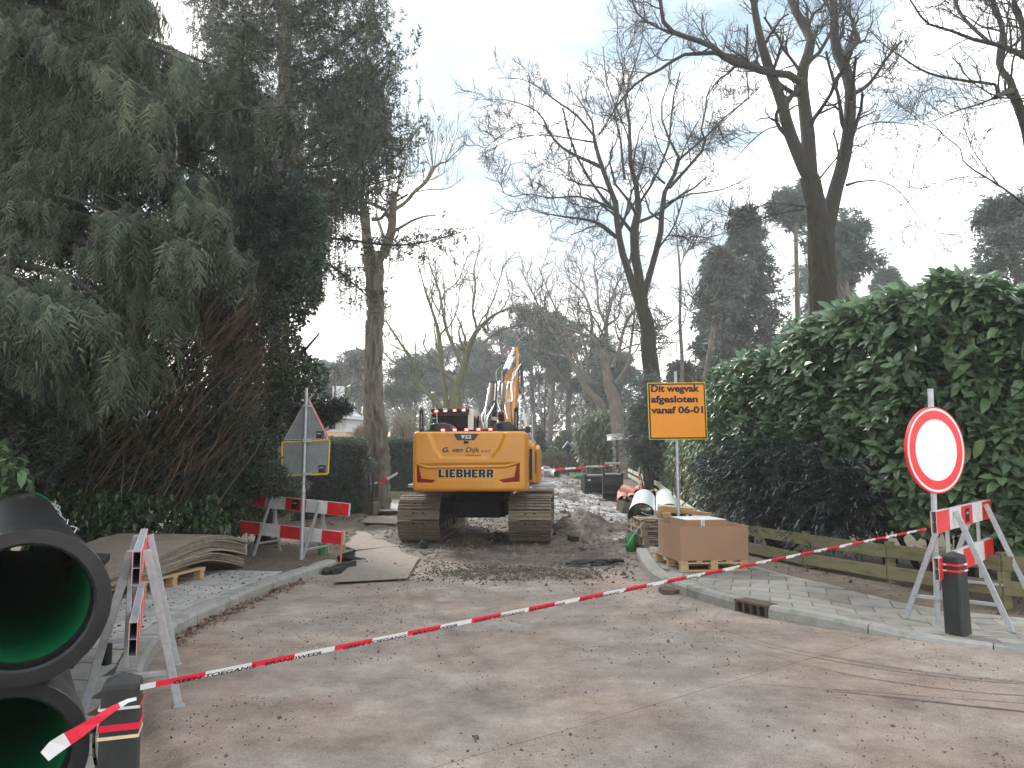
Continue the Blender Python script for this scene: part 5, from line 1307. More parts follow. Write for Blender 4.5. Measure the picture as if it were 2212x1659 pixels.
spruce_far('spruce_tree', 'hazy spruce at the left of the tall oak trunk', 1300, 70, 770, 960, 90, 244, n=2000)

# far wood that reads as one mass
def far_wood():
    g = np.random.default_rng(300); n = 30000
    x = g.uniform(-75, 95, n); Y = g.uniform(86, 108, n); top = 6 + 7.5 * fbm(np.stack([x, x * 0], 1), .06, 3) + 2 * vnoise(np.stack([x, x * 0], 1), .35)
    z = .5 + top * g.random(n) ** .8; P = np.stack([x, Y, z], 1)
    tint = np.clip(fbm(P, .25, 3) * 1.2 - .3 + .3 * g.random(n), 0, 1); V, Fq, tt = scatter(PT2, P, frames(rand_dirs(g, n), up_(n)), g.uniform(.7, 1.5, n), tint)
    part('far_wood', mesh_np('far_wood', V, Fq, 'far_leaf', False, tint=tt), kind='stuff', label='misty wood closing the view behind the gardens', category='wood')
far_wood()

# ------------------------------------------------------------------ buildings
def PT_(dx, dy, Y): p = at(dx, dy, Y); return (p.x, p.z)
Yh = 34.0
root = thing('white_house', 'white house with a bay window and pale roof behind the clipped hedge', 'house', (at(737, 990, Yh).x, Yh, .3)); bx = root.location
def X(dx, Y=Yh): return at(dx, 990, Y).x - bx[0]
def Zh(dy, Y=Yh): return at(737, dy, Y).z - bx[2]
bay = [(X(690), 0), (X(746), 0), (X(768), 1.3), (X(768), 4), (X(690), 4)]
part('wall', MB().prism(bay, 0, Zh(931), 'house_yellow').prism([(x * .999 + .0, y + .03) for x, y in bay], Zh(931), Zh(903), 'house_white'), root)
part('window_sill', MB().prism([(x + (.06 if i in (1, 2, 3) else 0), y - .06 if i < 3 else y) for i, (x, y) in enumerate(bay)], Zh(933), Zh(930.5), 'house_white'), root)
for x0, x1 in ((708, 725), (728, 731), (733, 738), (741, 744)):
    fr = part('window', MB().box(((X(x0) + X(x1)) / 2, -.012, (Zh(929) + Zh(905)) / 2), (X(x1) - X(x0), .05, Zh(905) - Zh(929)), 'house_white'), root)
    part('pane', MB().box(((X(x0) + X(x1)) / 2, -.045, (Zh(929) + Zh(905)) / 2), (X(x1) - X(x0) - .06, .02, Zh(905) - Zh(929) - .08), 'glass_dark' if x0 != 733 else 'house_yellow'), fr)
eave = [(X(685), -.45), (X(749), -.45), (X(775), 1.1), (X(775), 4.4), (X(685), 4.4)]
part('fascia', MB().prism(eave, Zh(905), Zh(897), 'house_white'), root)
rf = MB(); hz_ = Zh(897) + .003; ap = (X(700), 2.2, Zh(880))
rf.add([(x, y, hz_) for x, y in eave] + [ap], [(0, 1, 5), (1, 2, 5), (2, 3, 5), (3, 4, 5), (4, 0, 5)], 'roof_pale'); part('roof', rf, root)
wb = MB(); wb.box((X(665), 4.5, Zh(890) / 2), (3.6, 5, Zh(890)), 'house_white'); part('rear_wall', wb, root)
rf = MB(); xa, xb = X(615), X(728); ya, yb_, zr_, ze = 1.6, 7.4, Zh(843), Zh(895)
rf.add([(xa, ya, ze), (xb, ya, ze), (xb, yb_, ze), (xa, yb_, ze), (xa + .5, 4.5, zr_), (X(682), 4.5, zr_)], [(0, 1, 5, 4), (1, 2, 5), (2, 3, 4, 5), (3, 0, 4), (3, 2, 1, 0)], 'roof_pale')
mr_ = part('main_roof', rf, root); part('chimney', MB().box((X(678), 4.5, zr_ + .1), (.5, .5, 1.0), 'house_white'), mr_)

Yh = 55.0
root = thing('slate_house', 'far house with a blue-grey slate gable roof left of the digger cab', 'house', (at(930, 990, Yh).x, Yh, .8)); bx = root.location
w_ = 3.0; m_ = MB(); m_.box((0, 3, Zh(925) / 2), (w_, 6, Zh(925)), 'house_dark'); part('wall', m_, root)
z_e, z_r = Zh(934), Zh(888)
m_ = MB(); m_.add([(X(882), -.4, z_e), (X(985), -.4, z_e), (X(985), 6.4, z_e), (X(882), 6.4, z_e), (X(915), 3, z_r), (X(970), 3, z_r)], [(0, 1, 5, 4), (1, 2, 5), (2, 3, 4, 5), (3, 0, 4), (3, 2, 1, 0)], 'roof_slate'); rf = part('roof', m_, root)
Yh = 66.0
root = thing('dark_barn', 'dark timber house in the shade beyond the end of the road', 'house', (at(1232, 990, Yh).x, Yh, .9)); bx = root.location
part('wall', MB().box((0, 3, Zh(915) / 2), (X(1275) - X(1192), 6, Zh(915)), 'house_dark'), root)
m_ = MB(); m_.add([(X(1188), -.4, Zh(918)), (X(1280), -.4, Zh(918)), (X(1280), 6.4, Zh(918)), (X(1188), 6.4, Zh(918)), (X(1205), 3, Zh(893)), (X(1262), 3, Zh(893))], [(0, 1, 5, 4), (1, 2, 5), (2, 3, 4, 5), (3, 0, 4), (3, 2, 1, 0)], 'roof_slate'); part('roof', m_, root)
for x0 in (1205, 1222, 1240, 1258):
    f_ = part('window', MB().box((X(x0), -.03, Zh(955)), (.9, .06, 1.1), 'house_white'), root); part('pane', MB().box((X(x0), -.07, Zh(955)), (.74, .03, .94), 'glass_dark'), f_)

# brick wall under the driveway hedge, with a course of upright bricks
a_, c_ = at(800, 1000, 25.9), at(899, 1000, 25.3); L_ = math.hypot(c_.x - a_.x, c_.y - a_.y); z0 = .18
root = thing('brick_wall', 'low mossy brick wall under the dark driveway hedge', 'wall', (a_.x, a_.y, z0), math.atan2(c_.y - a_.y, c_.x - a_.x))
m_ = MB(); hb = .36; rows = 5
m_.box((L_ / 2, .12, hb * .4), (L_, .19, hb * .8), 'joint_sand'); part('mortar', m_, root)
sh = MB(); sh.box((0, 0, 0), (.055, .22, .10), 'brick_moss'); me_u = sh.mesh('brick'); sh = MB(); sh.box((0, 0, 0), (.205, .20, .05), 'brick_moss'); me_s = sh.mesh('brick')
for i in range(int(L_ / .066)): link('brick', me_u, root, (.04 + i * .066, .12, hb - .04 + random.uniform(-.002, .002)))
cnt = 0
for rj in range(4):
    for i in range(int(L_ / .215)): link('brick', me_s, root, (.11 + i * .215 + (.1 if rj % 2 else 0), .115 + random.uniform(-.003, .003), .05 + rj * .064))
# gate pier with iron railing
pp = gnd(796, 1109, H, .09)
root = thing('gate_pier', 'small mossy brick pier with an iron railing at the driveway entrance', 'pier', (pp.x, pp.y, .12))
m_ = MB(); m_.box((0, .5, .17), (.30, 1.2, .33), 'joint_sand'); part('mortar', m_, root)
for rj in range(5):
    for i in range(6): link('brick', me_s, root, (0 + random.uniform(-.003, .003), .0 + i * .2, .04 + rj * .065), (0, 0, 0) if False else (0, 0, math.pi / 2 if i % 2 == 3 else 0))
m_ = MB()
for i in range(8): part('railing_bar', MB().tube([(-.05 + .02 * i, -.05 + i * .14, .34), (-.05 + .02 * i, -.05 + i * .14, .95)], .009, 5, 'black'), root)
part('rail', MB().tube([(-.06, -.1, .88), (.12, 1.0, .88)], .012, 5, 'black').tube([(-.06, -.1, .42), (.12, 1.0, .42)], .012, 5, 'black'), root)
# gravel driveway
part('driveway', grid_mesh('driveway', np.arange(-7.2, -3.0, .12), np.arange(21.2, 27, .12), lambda X_, Y_: H(X_, Y_) + .10 + (fbm(np.stack([X_, Y_], -1), 5, 3) - .5) * .02, 'concrete'), kind='structure')

# ------------------------------------------------------------------ street objects
def text_fit(s, width, cap, m='ink', bold=.02, shear=0, ext=.002, align='LEFT'):
    me = text_mesh(s, 1.0, m, bold, shear, .001, 'LEFT')
    xs = [v.co.x for v in me.vertices]; x0, x1 = min(xs), max(xs); sy = cap / .70; s_x = width / (x1 - x0)
    c = {'LEFT': x0, 'CENTER': (x0 + x1) / 2}[align]
    for v in me.vertices: v.co.x = (v.co.x - c) * s_x; v.co.y *= sy; v.co.z = ext if v.co.z > 0 else 0
    me.update(); return me
UP90 = (math.pi / 2, 0, 0)

def pipe(name, label, a, b, R, r, m_out, m_in, rim='pipe_black', cat='pipe', ribs=0, socket=True, group=None, n=48, collar=None):
    a, b = Vector(a), Vector(b); d = b - a; L_ = d.length; q = Vector((0, 0, 1)).rotation_difference(d.normalized())
    root = thing(name, label, cat, a, group=group); root.rotation_mode = 'QUATERNION'; root.rotation_quaternion = q
    ang = [2 * math.pi * i / n for i in range(n)]
    def lathe(prof, m_):
        m2 = MB(); vs = [(rr * math.cos(t_), rr * math.sin(t_), z) for rr, z in prof for t_ in ang]
        m2.add(vs, [(i * n + j, i * n + (j + 1) % n, (i + 1) * n + (j + 1) % n, (i + 1) * n + j) for i in range(len(prof) - 1) for j in range(n)], m_); return m2
    outp = [(R * .93 if socket else R, .0)] if False else []
    if socket: prof = [(R, .012), (R, .30), (R * .96, .36)]
    else: prof = [(R, .004)]
    if ribs:
        k = int((L_ - .5) / ribs)
        for i in range(k):
            z = .4 + i * ribs; prof += [(R * .95, z), (R * .962, z + ribs * .25), (R * .962, z + ribs * .5), (R * .95, z + ribs * .75)]
    prof += [(R * (.95 if socket else 1), L_)]
    part('wall', lathe(prof, m_out), root, smooth=True)
    lip = (R - r)
    part('rim', lathe([(R, .012), (R * .99, 0), (r + lip * .15, 0), (r, .012), (r, .10), (r * .97, .13)], rim), root, smooth=False)
    part('lining', lathe([(r * .97, .13), (r * .97, L_), ], m_in), root, smooth=True)
    part('end_rim', lathe([(R * (.955 if socket else 1.003), L_ - .03), (R * (.99 if collar else .955), L_ + .002), (r * .97, L_ + .002)], collar or rim), root)
    return root

# two big black pipes lying one on the other, front left
pipe('big_pipe', 'upper of the two big black pipes with a bright green lining, front left', (-2.14, 3.42, .955), (-4.95, 7.75, .955), .342, .268, 'pipe_black', 'pipe_green', ribs=.11, collar='pipe_green')
pipe('big_pipe', 'lower big black pipe on the ground under the other one, front left', (-2.23, 3.48, .285), (-5.0, 7.7, .33), .335, .262, 'pipe_black', 'pipe_green', ribs=.11)
# straps and wire ends on the upper pipe
w_ = thing('strap_wire', 'thin loose wires sticking up from the top edge of the upper black pipe', 'wire', (-3.0, 5.0, 1.2))
m_ = MB(); dP = Vector((-2.76, 4.33, 0)).normalized(); sP = Vector((dP.y, -dP.x, 0))
for i in range(8):
    s_ = 1.1 + i * .42; c_ = Vector((-2.19, 3.42, .955)) + dP * s_; an_ = math.radians(38 + (i % 3) * 4)
    p0 = c_ + sP * .335 * math.cos(an_) + Vector((0, 0, .335 * math.sin(an_)))
    pts = [p0 - w_.location]
    for k in range(1, 6): pts.append(pts[0] + dP * (.06 * k) + sP * (.025 * math.sin(k * 1.7 + i)) + Vector((0, 0, .035 * math.sin(k * .9 + i) + .012)))
    m_.tube(pts, .0035, 4, 'wire')
part('wire', m_, w_)
# dark fittings between pipe and barrier
dk = thing('pipe_clamp', 'black ribbed plastic part leaning between the big pipe and the near barrier', 'pipe part', (-2.72, 4.9, .1))
m_ = MB()
for i in range(3): m_.box((-.11 + .05 * i, .05 * i, .47 + .03 * i), (.035, .16, .78 - .05 * i), 'black_rubber', (.1, .20, .25))
m_.box((-.02, .1, .86), (.22, .2, .05), 'black_rubber', (.1, .1, .3)); part('body', m_, dk, bevel=.006)
g_ = gnd(229, 1434, ZL); pipe('pipe_offcut', 'short dark pipe stub standing under the near left barrier', (g_.x, g_.y, g_.z - .02), (g_.x, g_.y, g_.z + .14), .038, .028, 'pipe_black', 'pipe_black', socket=False, n=16)

# ---- barriers
def sticker(parent, loc, rot, s=.13):
    st = part('sticker', MB().box((0, 0, 0), (s, .003, s), 'ink'), parent, loc, rot)
    part('lettering', text_fit('STN', s * .5, s * .16, 'white_paint', .02, .1, .0015, 'CENTER'), st, (-s * .12, -.003, s * .15), UP90)
    m2 = MB()
    for k in range(9):
        a0, a1 = -1.1 + k * .24, -1.1 + (k + 1) * .24
        m2.add([(s * (.10 + .26 * math.cos(a0)), -.0035, s * .27 * math.sin(a0)), (s * (.10 + .26 * math.cos(a1)), -.0035, s * .27 * math.sin(a1)), (s * (.10 + .33 * math.cos(a1)), -.0035, s * .36 * math.sin(a1)), (s * (.10 + .33 * math.cos(a0)), -.0035, s * .36 * math.sin(a0))], [(3, 2, 1, 0)], 'sticker_teal' if k > 3 else 'bright_red')
    part('emblem', m2, st)
    part('small_print', text_fit('verkeer', s * .42, s * .06, 'white_paint', .0, 0, .001, 'CENTER'), st, (-s * .12, -.003, -s * .12), UP90) if False else None
    return st
def barrier(label, p, th, L_=2.0, top=1.0, fx=(.5, 1.5), half=.38, tilt=0, red='red_paint', bottom=.42, z=0, front=(-1,), stk=2, ht=.2, colors=None, feet=(0, 0), low_off=0):
    root = thing('traffic_barrier', label, 'barrier', (p[0], p[1], z), th); root.rotation_euler = (0, tilt, th)
    seg = L_ / 5
    for k, zt in enumerate((top, top - bottom + .0)):
        zc_ = zt - ht / 2; m_ = MB(); x0 = low_off * k
        for yy in (-.022, .022): m_.box((L_ / 2 + x0, yy, zc_), (L_, .003, ht), 'white_paint')
        for zz in (-ht / 2 + .0015, 0, ht / 2 - .0015): m_.box((L_ / 2 + x0, 0, zc_ + zz), (L_ - .004, .041, .003), 'galv')
        pl = part('plank', m_, root)
        for i in range(5):
            c_ = 'r' if i % 2 == 0 else 'w'
            if c_ == 'r':
                for yy in (-1, 1): part('red_panel', MB().box((x0 + seg * (i + .5), yy * .0255, zc_), (seg - .004, .003, ht - .006), red), pl)
        if k == 0 and stk is not None:
            st = sticker(pl, (seg * (stk + .5), -.031, zc_), (0, 0, 0), .14)
    for j, x in enumerate(fx):
        zb = .0 - feet[j]
        for sd, nm in ((-1, 'leg'), (1, 'leg')):
            part(nm, MB().bar((x - (.02 * sd), sd * .045, top - .03), (x - .05 * sd * 0, sd * half, zb + .0), .05, .03, 'galv', (1, 0, 0)), root, bevel=.003)
            part('foot', MB().box((x, sd * half, zb + .006), (.05, .07, .012), 'galv'), root)
        part('upright', MB().box((x + .045, .045, top / 2 + .12), (.045, .03, top - .30), 'galv'), root, bevel=.003)
        f_ = .22 / (top - .03); yb = half - (half - .045) * f_
        part('crossbar', MB().bar((x + .015, -yb, .22), (x + .015, yb, .22), .04, .03, 'galv'), root, bevel=.003)
    return root
barrier('near barrier seen end-on beside the big black pipes, red and white planks foreshortened', (-2.28, 4.70), math.atan2(.93, -.42), 1.72, 1.045, (.36, 1.46), .28, z=0, red='bright_red', feet=(0, 0), stk=None)
lb, rb_ = gnd(529, 1180, ZL), gnd(752, 1200, ZL)
pL, pR = at(529, 1000, 12.75), at(751, 1000, 12.1)
barrier('red and white striped barrier standing behind the back-turned sign on the left', (pL.x, pL.y), math.atan2(pR.y - pL.y, pR.x - pL.x), (pR - pL).length, .96, (.50, 1.42), .36, tilt=math.radians(4.0) - .004, z=.09, stk=2, feet=(.02, -.09), low_off=-.06, bottom=.45)
barrier('red and white barrier beside the round sign on the right with worn lettering', (3.87, 7.06), math.atan2(.73, .68), 2.25, 1.10, (.58, 1.86), .45, z=.03, red='bright_red', stk=2, tilt=-.01, low_off=-.01)

# ---- bollards
def bollard(label, p, z, h, wd, rot, lean=(0, 0)):
    root = thing('bollard', label, 'bollard', (p[0], p[1], z), rot); root.rotation_euler = (lean[0], lean[1], rot)
    c_ = wd * .5; ch = wd * .08; m_ = MB()
    def ringv(s_, zz): a = c_ * s_; return [(-a + ch, -a, zz), (a - ch, -a, zz), (a, -a + ch, zz), (a, a - ch, zz), (a - ch, a, zz), (-a + ch, a, zz), (-a, a - ch, zz), (-a, -a + ch, zz)]
    vs = ringv(1.03, -.4) + ringv(1.0, h - .13) + ringv(.985, h - .05) + ringv(.93, h - .035) + [(0, 0, h)]
    fs = [(k * 8 + i, k * 8 + (i + 1) % 8, k * 8 + 8 + (i + 1) % 8, k * 8 + 8 + i) for k in range(3) for i in range(8)] + [(24 + i, 24 + (i + 1) % 8, 32) for i in range(8)]
    m_.add(vs, fs, 'bollard'); part('post', m_, root, bevel=.002)
    return root
def band(root, wd, z, hh, mats_, off=.004, sides=range(4)):
    a = wd / 2 + off
    for k in sides:
        q = Matrix.Rotation(k * math.pi / 2, 3, 'Z')
        o = part('band', MB().box((0, -a, 0), (2 * a, .003, hh), mats_[k % len(mats_)]), root, (0, 0, z), (0, 0, k * math.pi / 2))
BLp = (-1.525, 3.08)
bl = bollard('dark bollard at the bottom left with barrier tape knotted round it', BLp, .0, .775, .135, math.radians(20))
band(bl, .135, .655, .010, ['tape_white', 'tape_red', 'tape_red', 'tape_white'])
band(bl, .135, .585, .024, ['tape_red', 'tape_red', 'tape_white', 'tape_white'])
band(bl, .135, .548, .012, ['cream_letter'] * 4, .003)
gb = gnd(2062, 1366, ZR)
br_ = bollard('black bollard with thin red and white bands in front of the right barrier', (gb.x + .0, gb.y - .06), gb.z, .745, .165, math.radians(32), (.0, -.03))
for zz in (.63, .575):
    band(br_, .165, zz, .018, ['bright_red'] * 4, .003)
    for k in range(4):
        q = part('band_mark', MB().box((-.045 if k % 2 else .045, -.165 / 2 - .006, 0), (.05, .003, .016), 'white_paint'), br_, (0, 0, zz), (0, 0, k * math.pi / 2))

# ---- barrier tapes
def ribbon(name, label, pts, wds, tilts, seg, first='w', cat='barrier tape', text=None, s0=0, ph='GEEN TOEGANG   BRANDWEER', th_=None):
    pts = [Vector(p) for p in pts]; root = thing(name, label, cat, pts[0])
    P = np.array([p - pts[0] for p in pts]); s = np.concatenate([[0], np.cumsum(np.linalg.norm(np.diff(P, axis=0), axis=1))]); T_ = s[-1]
    def pos(u): return Vector([np.interp(u, s, P[:, k]) for k in range(3)])
    cuts = sorted(set([0, T_] + [x for x in np.arange(s0, T_, seg) if x > 0] + list(s[1:-1]) + list(np.arange(.1, T_, .1))))
    groups = {'w': [], 'r': []}; ms = {'w': MB(), 'r': MB()}
    ms = {}
    for u0, u1 in zip(cuts[:-1], cuts[1:]):
        if u1 - u0 < 1e-5: continue
        k = int(math.floor(((u0 + u1) / 2 - s0) / seg)); c_ = ('w', 'r')[(k + (first == 'r')) % 2]; ms.setdefault((k, c_), MB())
        q = []
        for u in (u0, u1):
            d = (pos(min(u + .02, T_)) - pos(max(u - .02, 0))).normalized(); n_ = d.cross(Vector((0, 0, 1))).normalized(); up = n_.cross(d)
            tl = np.interp(u, s, tilts) if hasattr(tilts, '__len__') else tilts; wd = np.interp(u, s, wds) if hasattr(wds, '__len__') else wds
            wv = up * math.cos(tl) + n_ * math.sin(tl); q += [pos(u) - wv * wd / 2, pos(u) + wv * wd / 2]
        ms[(k, c_)].add(q, [(0, 2, 3, 1)], 'tape_white' if c_ == 'w' else 'tape_red')
    for (k, c_), mb_ in ms.items(): part('white_stripe' if c_ == 'w' else 'red_stripe', mb_, root)
    if text:
        d = (pts[-1] - pts[0]).normalized(); n_ = d.cross(Vector((0, 0, 1))).normalized(); up = n_.cross(d); tl = tilts; wv = (up * math.cos(tl) + n_ * math.sin(tl)).normalized(); nn_ = d.cross(wv)
        Rm = Matrix((d, wv, nn_)).transposed()
        me = text_fit(ph, text, .0145, 'ink', .02, .12, .0004)
        u = .12
        while u + text < T_:
            o = part('lettering', me, root, d * u + nn_ * .0012 - wv * .009); o.rotation_euler = Rm.to_euler(); u += text + .10
    return root
t0_, t1_ = Vector((-1.478, 3.02, 0)), None
t0_ = at(303, 1485, 3.02); t1_ = at(2001, 1143, 7.02)
ribbon('barrier_tape', 'long red and white tape stretched across the whole road from bollard to barrier', [t0_, t1_], .025, .35, .186, first='r', text=.62, s0=.055)
tp = [(*Z2(735, 1285), 2.95), (*Z2(690, 1296), 2.93), (*Z2(600, 1345), 2.90), (*Z2(520, 1400), 2.87), (*Z2(430, 1462), 2.84), (*Z2(350, 1510), 2.82), (*Z2(290, 1550), 2.81), (*Z2(240, 1598), 2.80)]
sc_ = lambda z_: z_ / 2.154 / 1.1573 / F * 2.9
tl_ = ribbon('barrier_tape', 'loose torn end of tape hanging from the bottom left bollard', [at(*q) for q in tp], [sc_(v) for v in (16, 20, 36, 46, 62, 72, 74, 60)], [.2, .5, .2, .0, .1, .0, .2, .3], .185, first='r', s0=.06)
ribbon('barrier_tape', 'red and white tape strung across the far part of the road right of the digger', [at(1150, 1016, 29), at(*ZK(200, 968), 29.3), at(*ZK(600, 940), 30), at(*ZK(1000, 908), 30.5), at(*ZK(1120, 895), 30.6)], .075, .1, .5, first='r')
ribbon('barrier_tape', 'short red and white tape fluttering from the driveway railing', [at(*ZH(885, 1475), 21), at(*ZH(975, 1464), 20.9), at(*ZH(1100, 1428), 20.6), at(*ZH(1250, 1360), 20.4), at(*ZH(1368, 1290), 20.3)], [.02, .04, .07, .07, .05], .5, .42, first='w')

# ---- signs
gp_ = gnd(651, 1203, ZL); Ys = 11.8; sb = at(651, 1203, Ys); 
root = thing('traffic_sign', 'grey back of a triangular and a square sign on one pole, left side', 'sign', (sb.x, Ys, .07)); root.rotation_euler = (0, math.radians(.2), 0)
hh = at(655, 838, Ys).z - .07
part('pole', MB().tube([(0, 0, -.1), (0, 0, 1.05)], .030, 14, 'galv').tube([(0, 0, 1.05), (0, 0, hh)], .024, 14, 'galv').tube([(0, 0, 1.04), (0, 0, 1.09)], .034, 14, 'galv'), root, smooth=False)
def xz(zf, x, y, Y=11.84): p = at(*zf(x, y), Y); return (p.x - sb.x, p.z - .07)
def plate_(name, pts2, y, th_, m_, parent, rim=None, rimw=.012, yaw=.0):
    m2 = MB(); m2.extr([(a, y + a * yaw, b) for a, b in pts2], (0, th_, 0), m_); pl = part(name, m2, parent)
    if rim:
        n = len(pts2); m3 = MB(); pp_ = [Vector((a, y + a * yaw, b)) for a, b in pts2]
        for i in range(n): m3.tube([pp_[i], pp_[(i + 1) % n]], rimw, 6, rim)
        part('rim', m3, pl)
    return pl
sq = [xz(Z3, 405, 570), xz(Z3, 722, 552), xz(Z3, 727, 560), xz(Z3, 718, 780), xz(Z3, 710, 788), xz(Z3, 402, 802), xz(Z3, 396, 795), xz(Z3, 399, 576)][::-1]
pl1 = plate_('square_panel', sq, .045, .004, 'galv_back', root, 'sign_yellow', .011)
tr_ = [xz(Z3, 412, 553), xz(Z3, 716, 545), xz(Z3, 580, 276), xz(Z3, 566, 272)]
pl2 = plate_('triangle_panel', tr_[::1], .045, .004, 'galv_back', root, 'galv', .008)
e0, e1 = xz(Z3, 722, 543), xz(Z3, 580, 268); part('red_edge', MB().bar((e0[0], .062, e0[1]), (e1[0], .062, e1[1]), .03, .012, 'red_paint', (1, 0, 0)), root)
for yy in (318, 550, 563, 786):
    q = xz(Z3, 566, yy, 11.8); part('clamp', MB().box((q[0] + .02, -.012, q[1]), (.13, .045, .028), 'galv'), root, bevel=.003)
for q in (xz(Z3, 660, 517), xz(Z3, 676, 752)): sticker(root, (q[0], .040, q[1]), (0, 0, 0), .115)

Yo = 11.4; so = at(1466, 1117, Yo); zb_ = .1
root = thing('road_closed_sign', 'orange square sign with black Dutch text on a grey pole', 'sign', (so.x, Yo, zb_))
zt_ = at(1459, 802, Yo).z - zb_; dxp = at(1459, 802, Yo).x - so.x
part('pole', MB().tube([(0, 0, -.1), (dxp, 0, zt_)], .024, 14, 'galv'), root)
def xo(x, y): p = at(*Z6(x, y), Yo - .05); return (p.x - so.x, p.z - zb_)
cn = [xo(880, 1098), xo(1281, 1095), xo(1298, 1488), xo(893, 1491)]
m_ = MB(); m_.extr([(a, -.05, b) for a, b in cn], (0, .012, 0), 'sign_yellow'); pn = part('panel', m_, root, bevel=.004)
cxo = sum(c[0] for c in cn) / 4; czo = sum(c[1] for c in cn) / 4
def ins(f, y, m_, nm): part(nm, MB().extr([(cxo + (a - cxo) * f, y, czo + (b - czo) * f) for a, b in cn], (0, .002, 0), m_), pn)
ins(.975, -.0525, 'ink', 'border'); ins(.925, -.055, 'orange_sign', 'field')
rollo = math.atan2(cn[1][1] - cn[0][1], cn[1][0] - cn[0][0])
for s_, x0, x1, yb in (('Dit wegvak', 905, 1240, 1163), ('afgesloten', 905, 1229, 1237), ('vanaf 06-01', 905, 1266, 1312)):
    a, b = xo(x0, yb), xo(x1, yb)
    me = text_fit(s_, b[0] - a[0], (xo(0, 1118)[1] - xo(0, 1163)[1]), 'ink', .038)
    # text_fit centres vertically: shift by half a cap
    part('lettering', me, pn, (a[0], -.0575, (a[1] + b[1]) / 2 + (xo(0, 1118)[1] - xo(0, 1163)[1]) * .5), (math.pi / 2, -rollo, 0))
for yy in (1130, 1460): q = xo(1068, yy); part('clamp', MB().box((q[0], -.02, q[1]), (.14, .05, .03), 'galv'), root, bevel=.003)

Yr = 7.62; sr = at(2025, 1345, Yr)
root = thing('no_entry_sign', 'round white sign with a red ring on a grey pole at the right', 'sign', (sr.x, Yr, .03))
pt = at(2010, 840, Yr); part('pole', MB().tube([(0, 0, -.1), (pt.x - sr.x, 0, pt.z - .03)], .027, 14, 'galv'), root)
dc = at(2025, 972, Yr - .06); 
o_ = link('disc', None, root, (dc.x - sr.x, -.06, dc.z - .03), (math.pi / 2, 0, math.radians(25)))
bpy.data.objects.remove(o_)
R_ = .428; n = 64
def disc(r0, r1, z, m_, th_=0):
    m2 = MB(); vs = []; 
    for k in range(n): a = 2 * math.pi * k / n; vs += [(r0 * math.cos(a), r0 * math.sin(a), z), (r1 * math.cos(a), r1 * math.sin(a), z)]
    if r0 == 0: m2.add([(r1 * math.cos(2 * math.pi * k / n), r1 * math.sin(2 * math.pi * k / n), z) for k in range(n)], [tuple(range(n))], m_)
    else: m2.add(vs, [(2 * k, 2 * k + 1, (2 * k + 3) % (2 * n), (2 * k + 2) % (2 * n)) for k in range(n)], m_)
    return m2
m2 = MB(); vs = [(R_ * math.cos(2 * math.pi * k / n), R_ * math.sin(2 * math.pi * k / n), z) for z in (-.028, 0) for k in range(n)]
m2.add(vs, [tuple(range(n, 2 * n)), tuple(range(n - 1, -1, -1))] + [(k, (k + 1) % n, n + (k + 1) % n, n + k) for k in range(n)], 'bright_red')
dr_ = Euler((math.pi / 2, 0, math.radians(25))); dl = (dc.x - sr.x - .01, -.06, dc.z - .03)
ds = part('disc', m2, root, dl, dr_)
part('white_ring', disc(.393, .414, .0012, 'sign_white'), ds); part('red_ring', disc(.304, .3929, .0014, 'bright_red'), ds); part('white_field', disc(0, .3039, .0016, 'sign_white'), ds)

# ---- stack of track boards on a pallet
def pallet(label, p, rot, wd=1.2, dp=.8, m_='wood_new', group=None, z=0, tilt=(0, 0), run_x=True):
    root = thing('pallet', label, 'pallet', (p[0], p[1], z), rot, group); root.rotation_euler = (tilt[0], tilt[1], rot)
    k = 5
    for i in range(k): part('deck_board', MB().box((.05 + (wd - .10) * i / (k - 1), dp / 2, .133), (.10 if i % 2 == 0 else .085, dp, .02), m_), root, bevel=.002)
    for y in (.05, dp / 2, dp - .05): part('cross_board', MB().box((wd / 2, y, .111), (wd, .09, .02), m_), root, bevel=.002)
    for y in (.05, dp / 2, dp - .05):
        for x in (.06, wd / 2, wd - .06): part('block', MB().box((x, y, .06), (.10, .09, .078), m_), root, bevel=.003)
    for y in (.05, dp / 2, dp - .05): part('runner', MB().box((wd / 2, y, .011), (wd, .09, .02), m_), root, bevel=.002)
    return root
def bz(y):     # height of the top board along the stack
    return float(np.interp(y, [7.4, 8.0, 8.5, 9.0, 9.5, 9.9, 10.3, 10.75], [.42, .43, .47, .55, .625, .645, .60, .485]))
bd = math.radians(-10); NB = 15
pallet('pale wooden pallet under the stack of wavy boards', (-5.02, 8.62), math.radians(-9), 1.0, 1.25, z=.125)
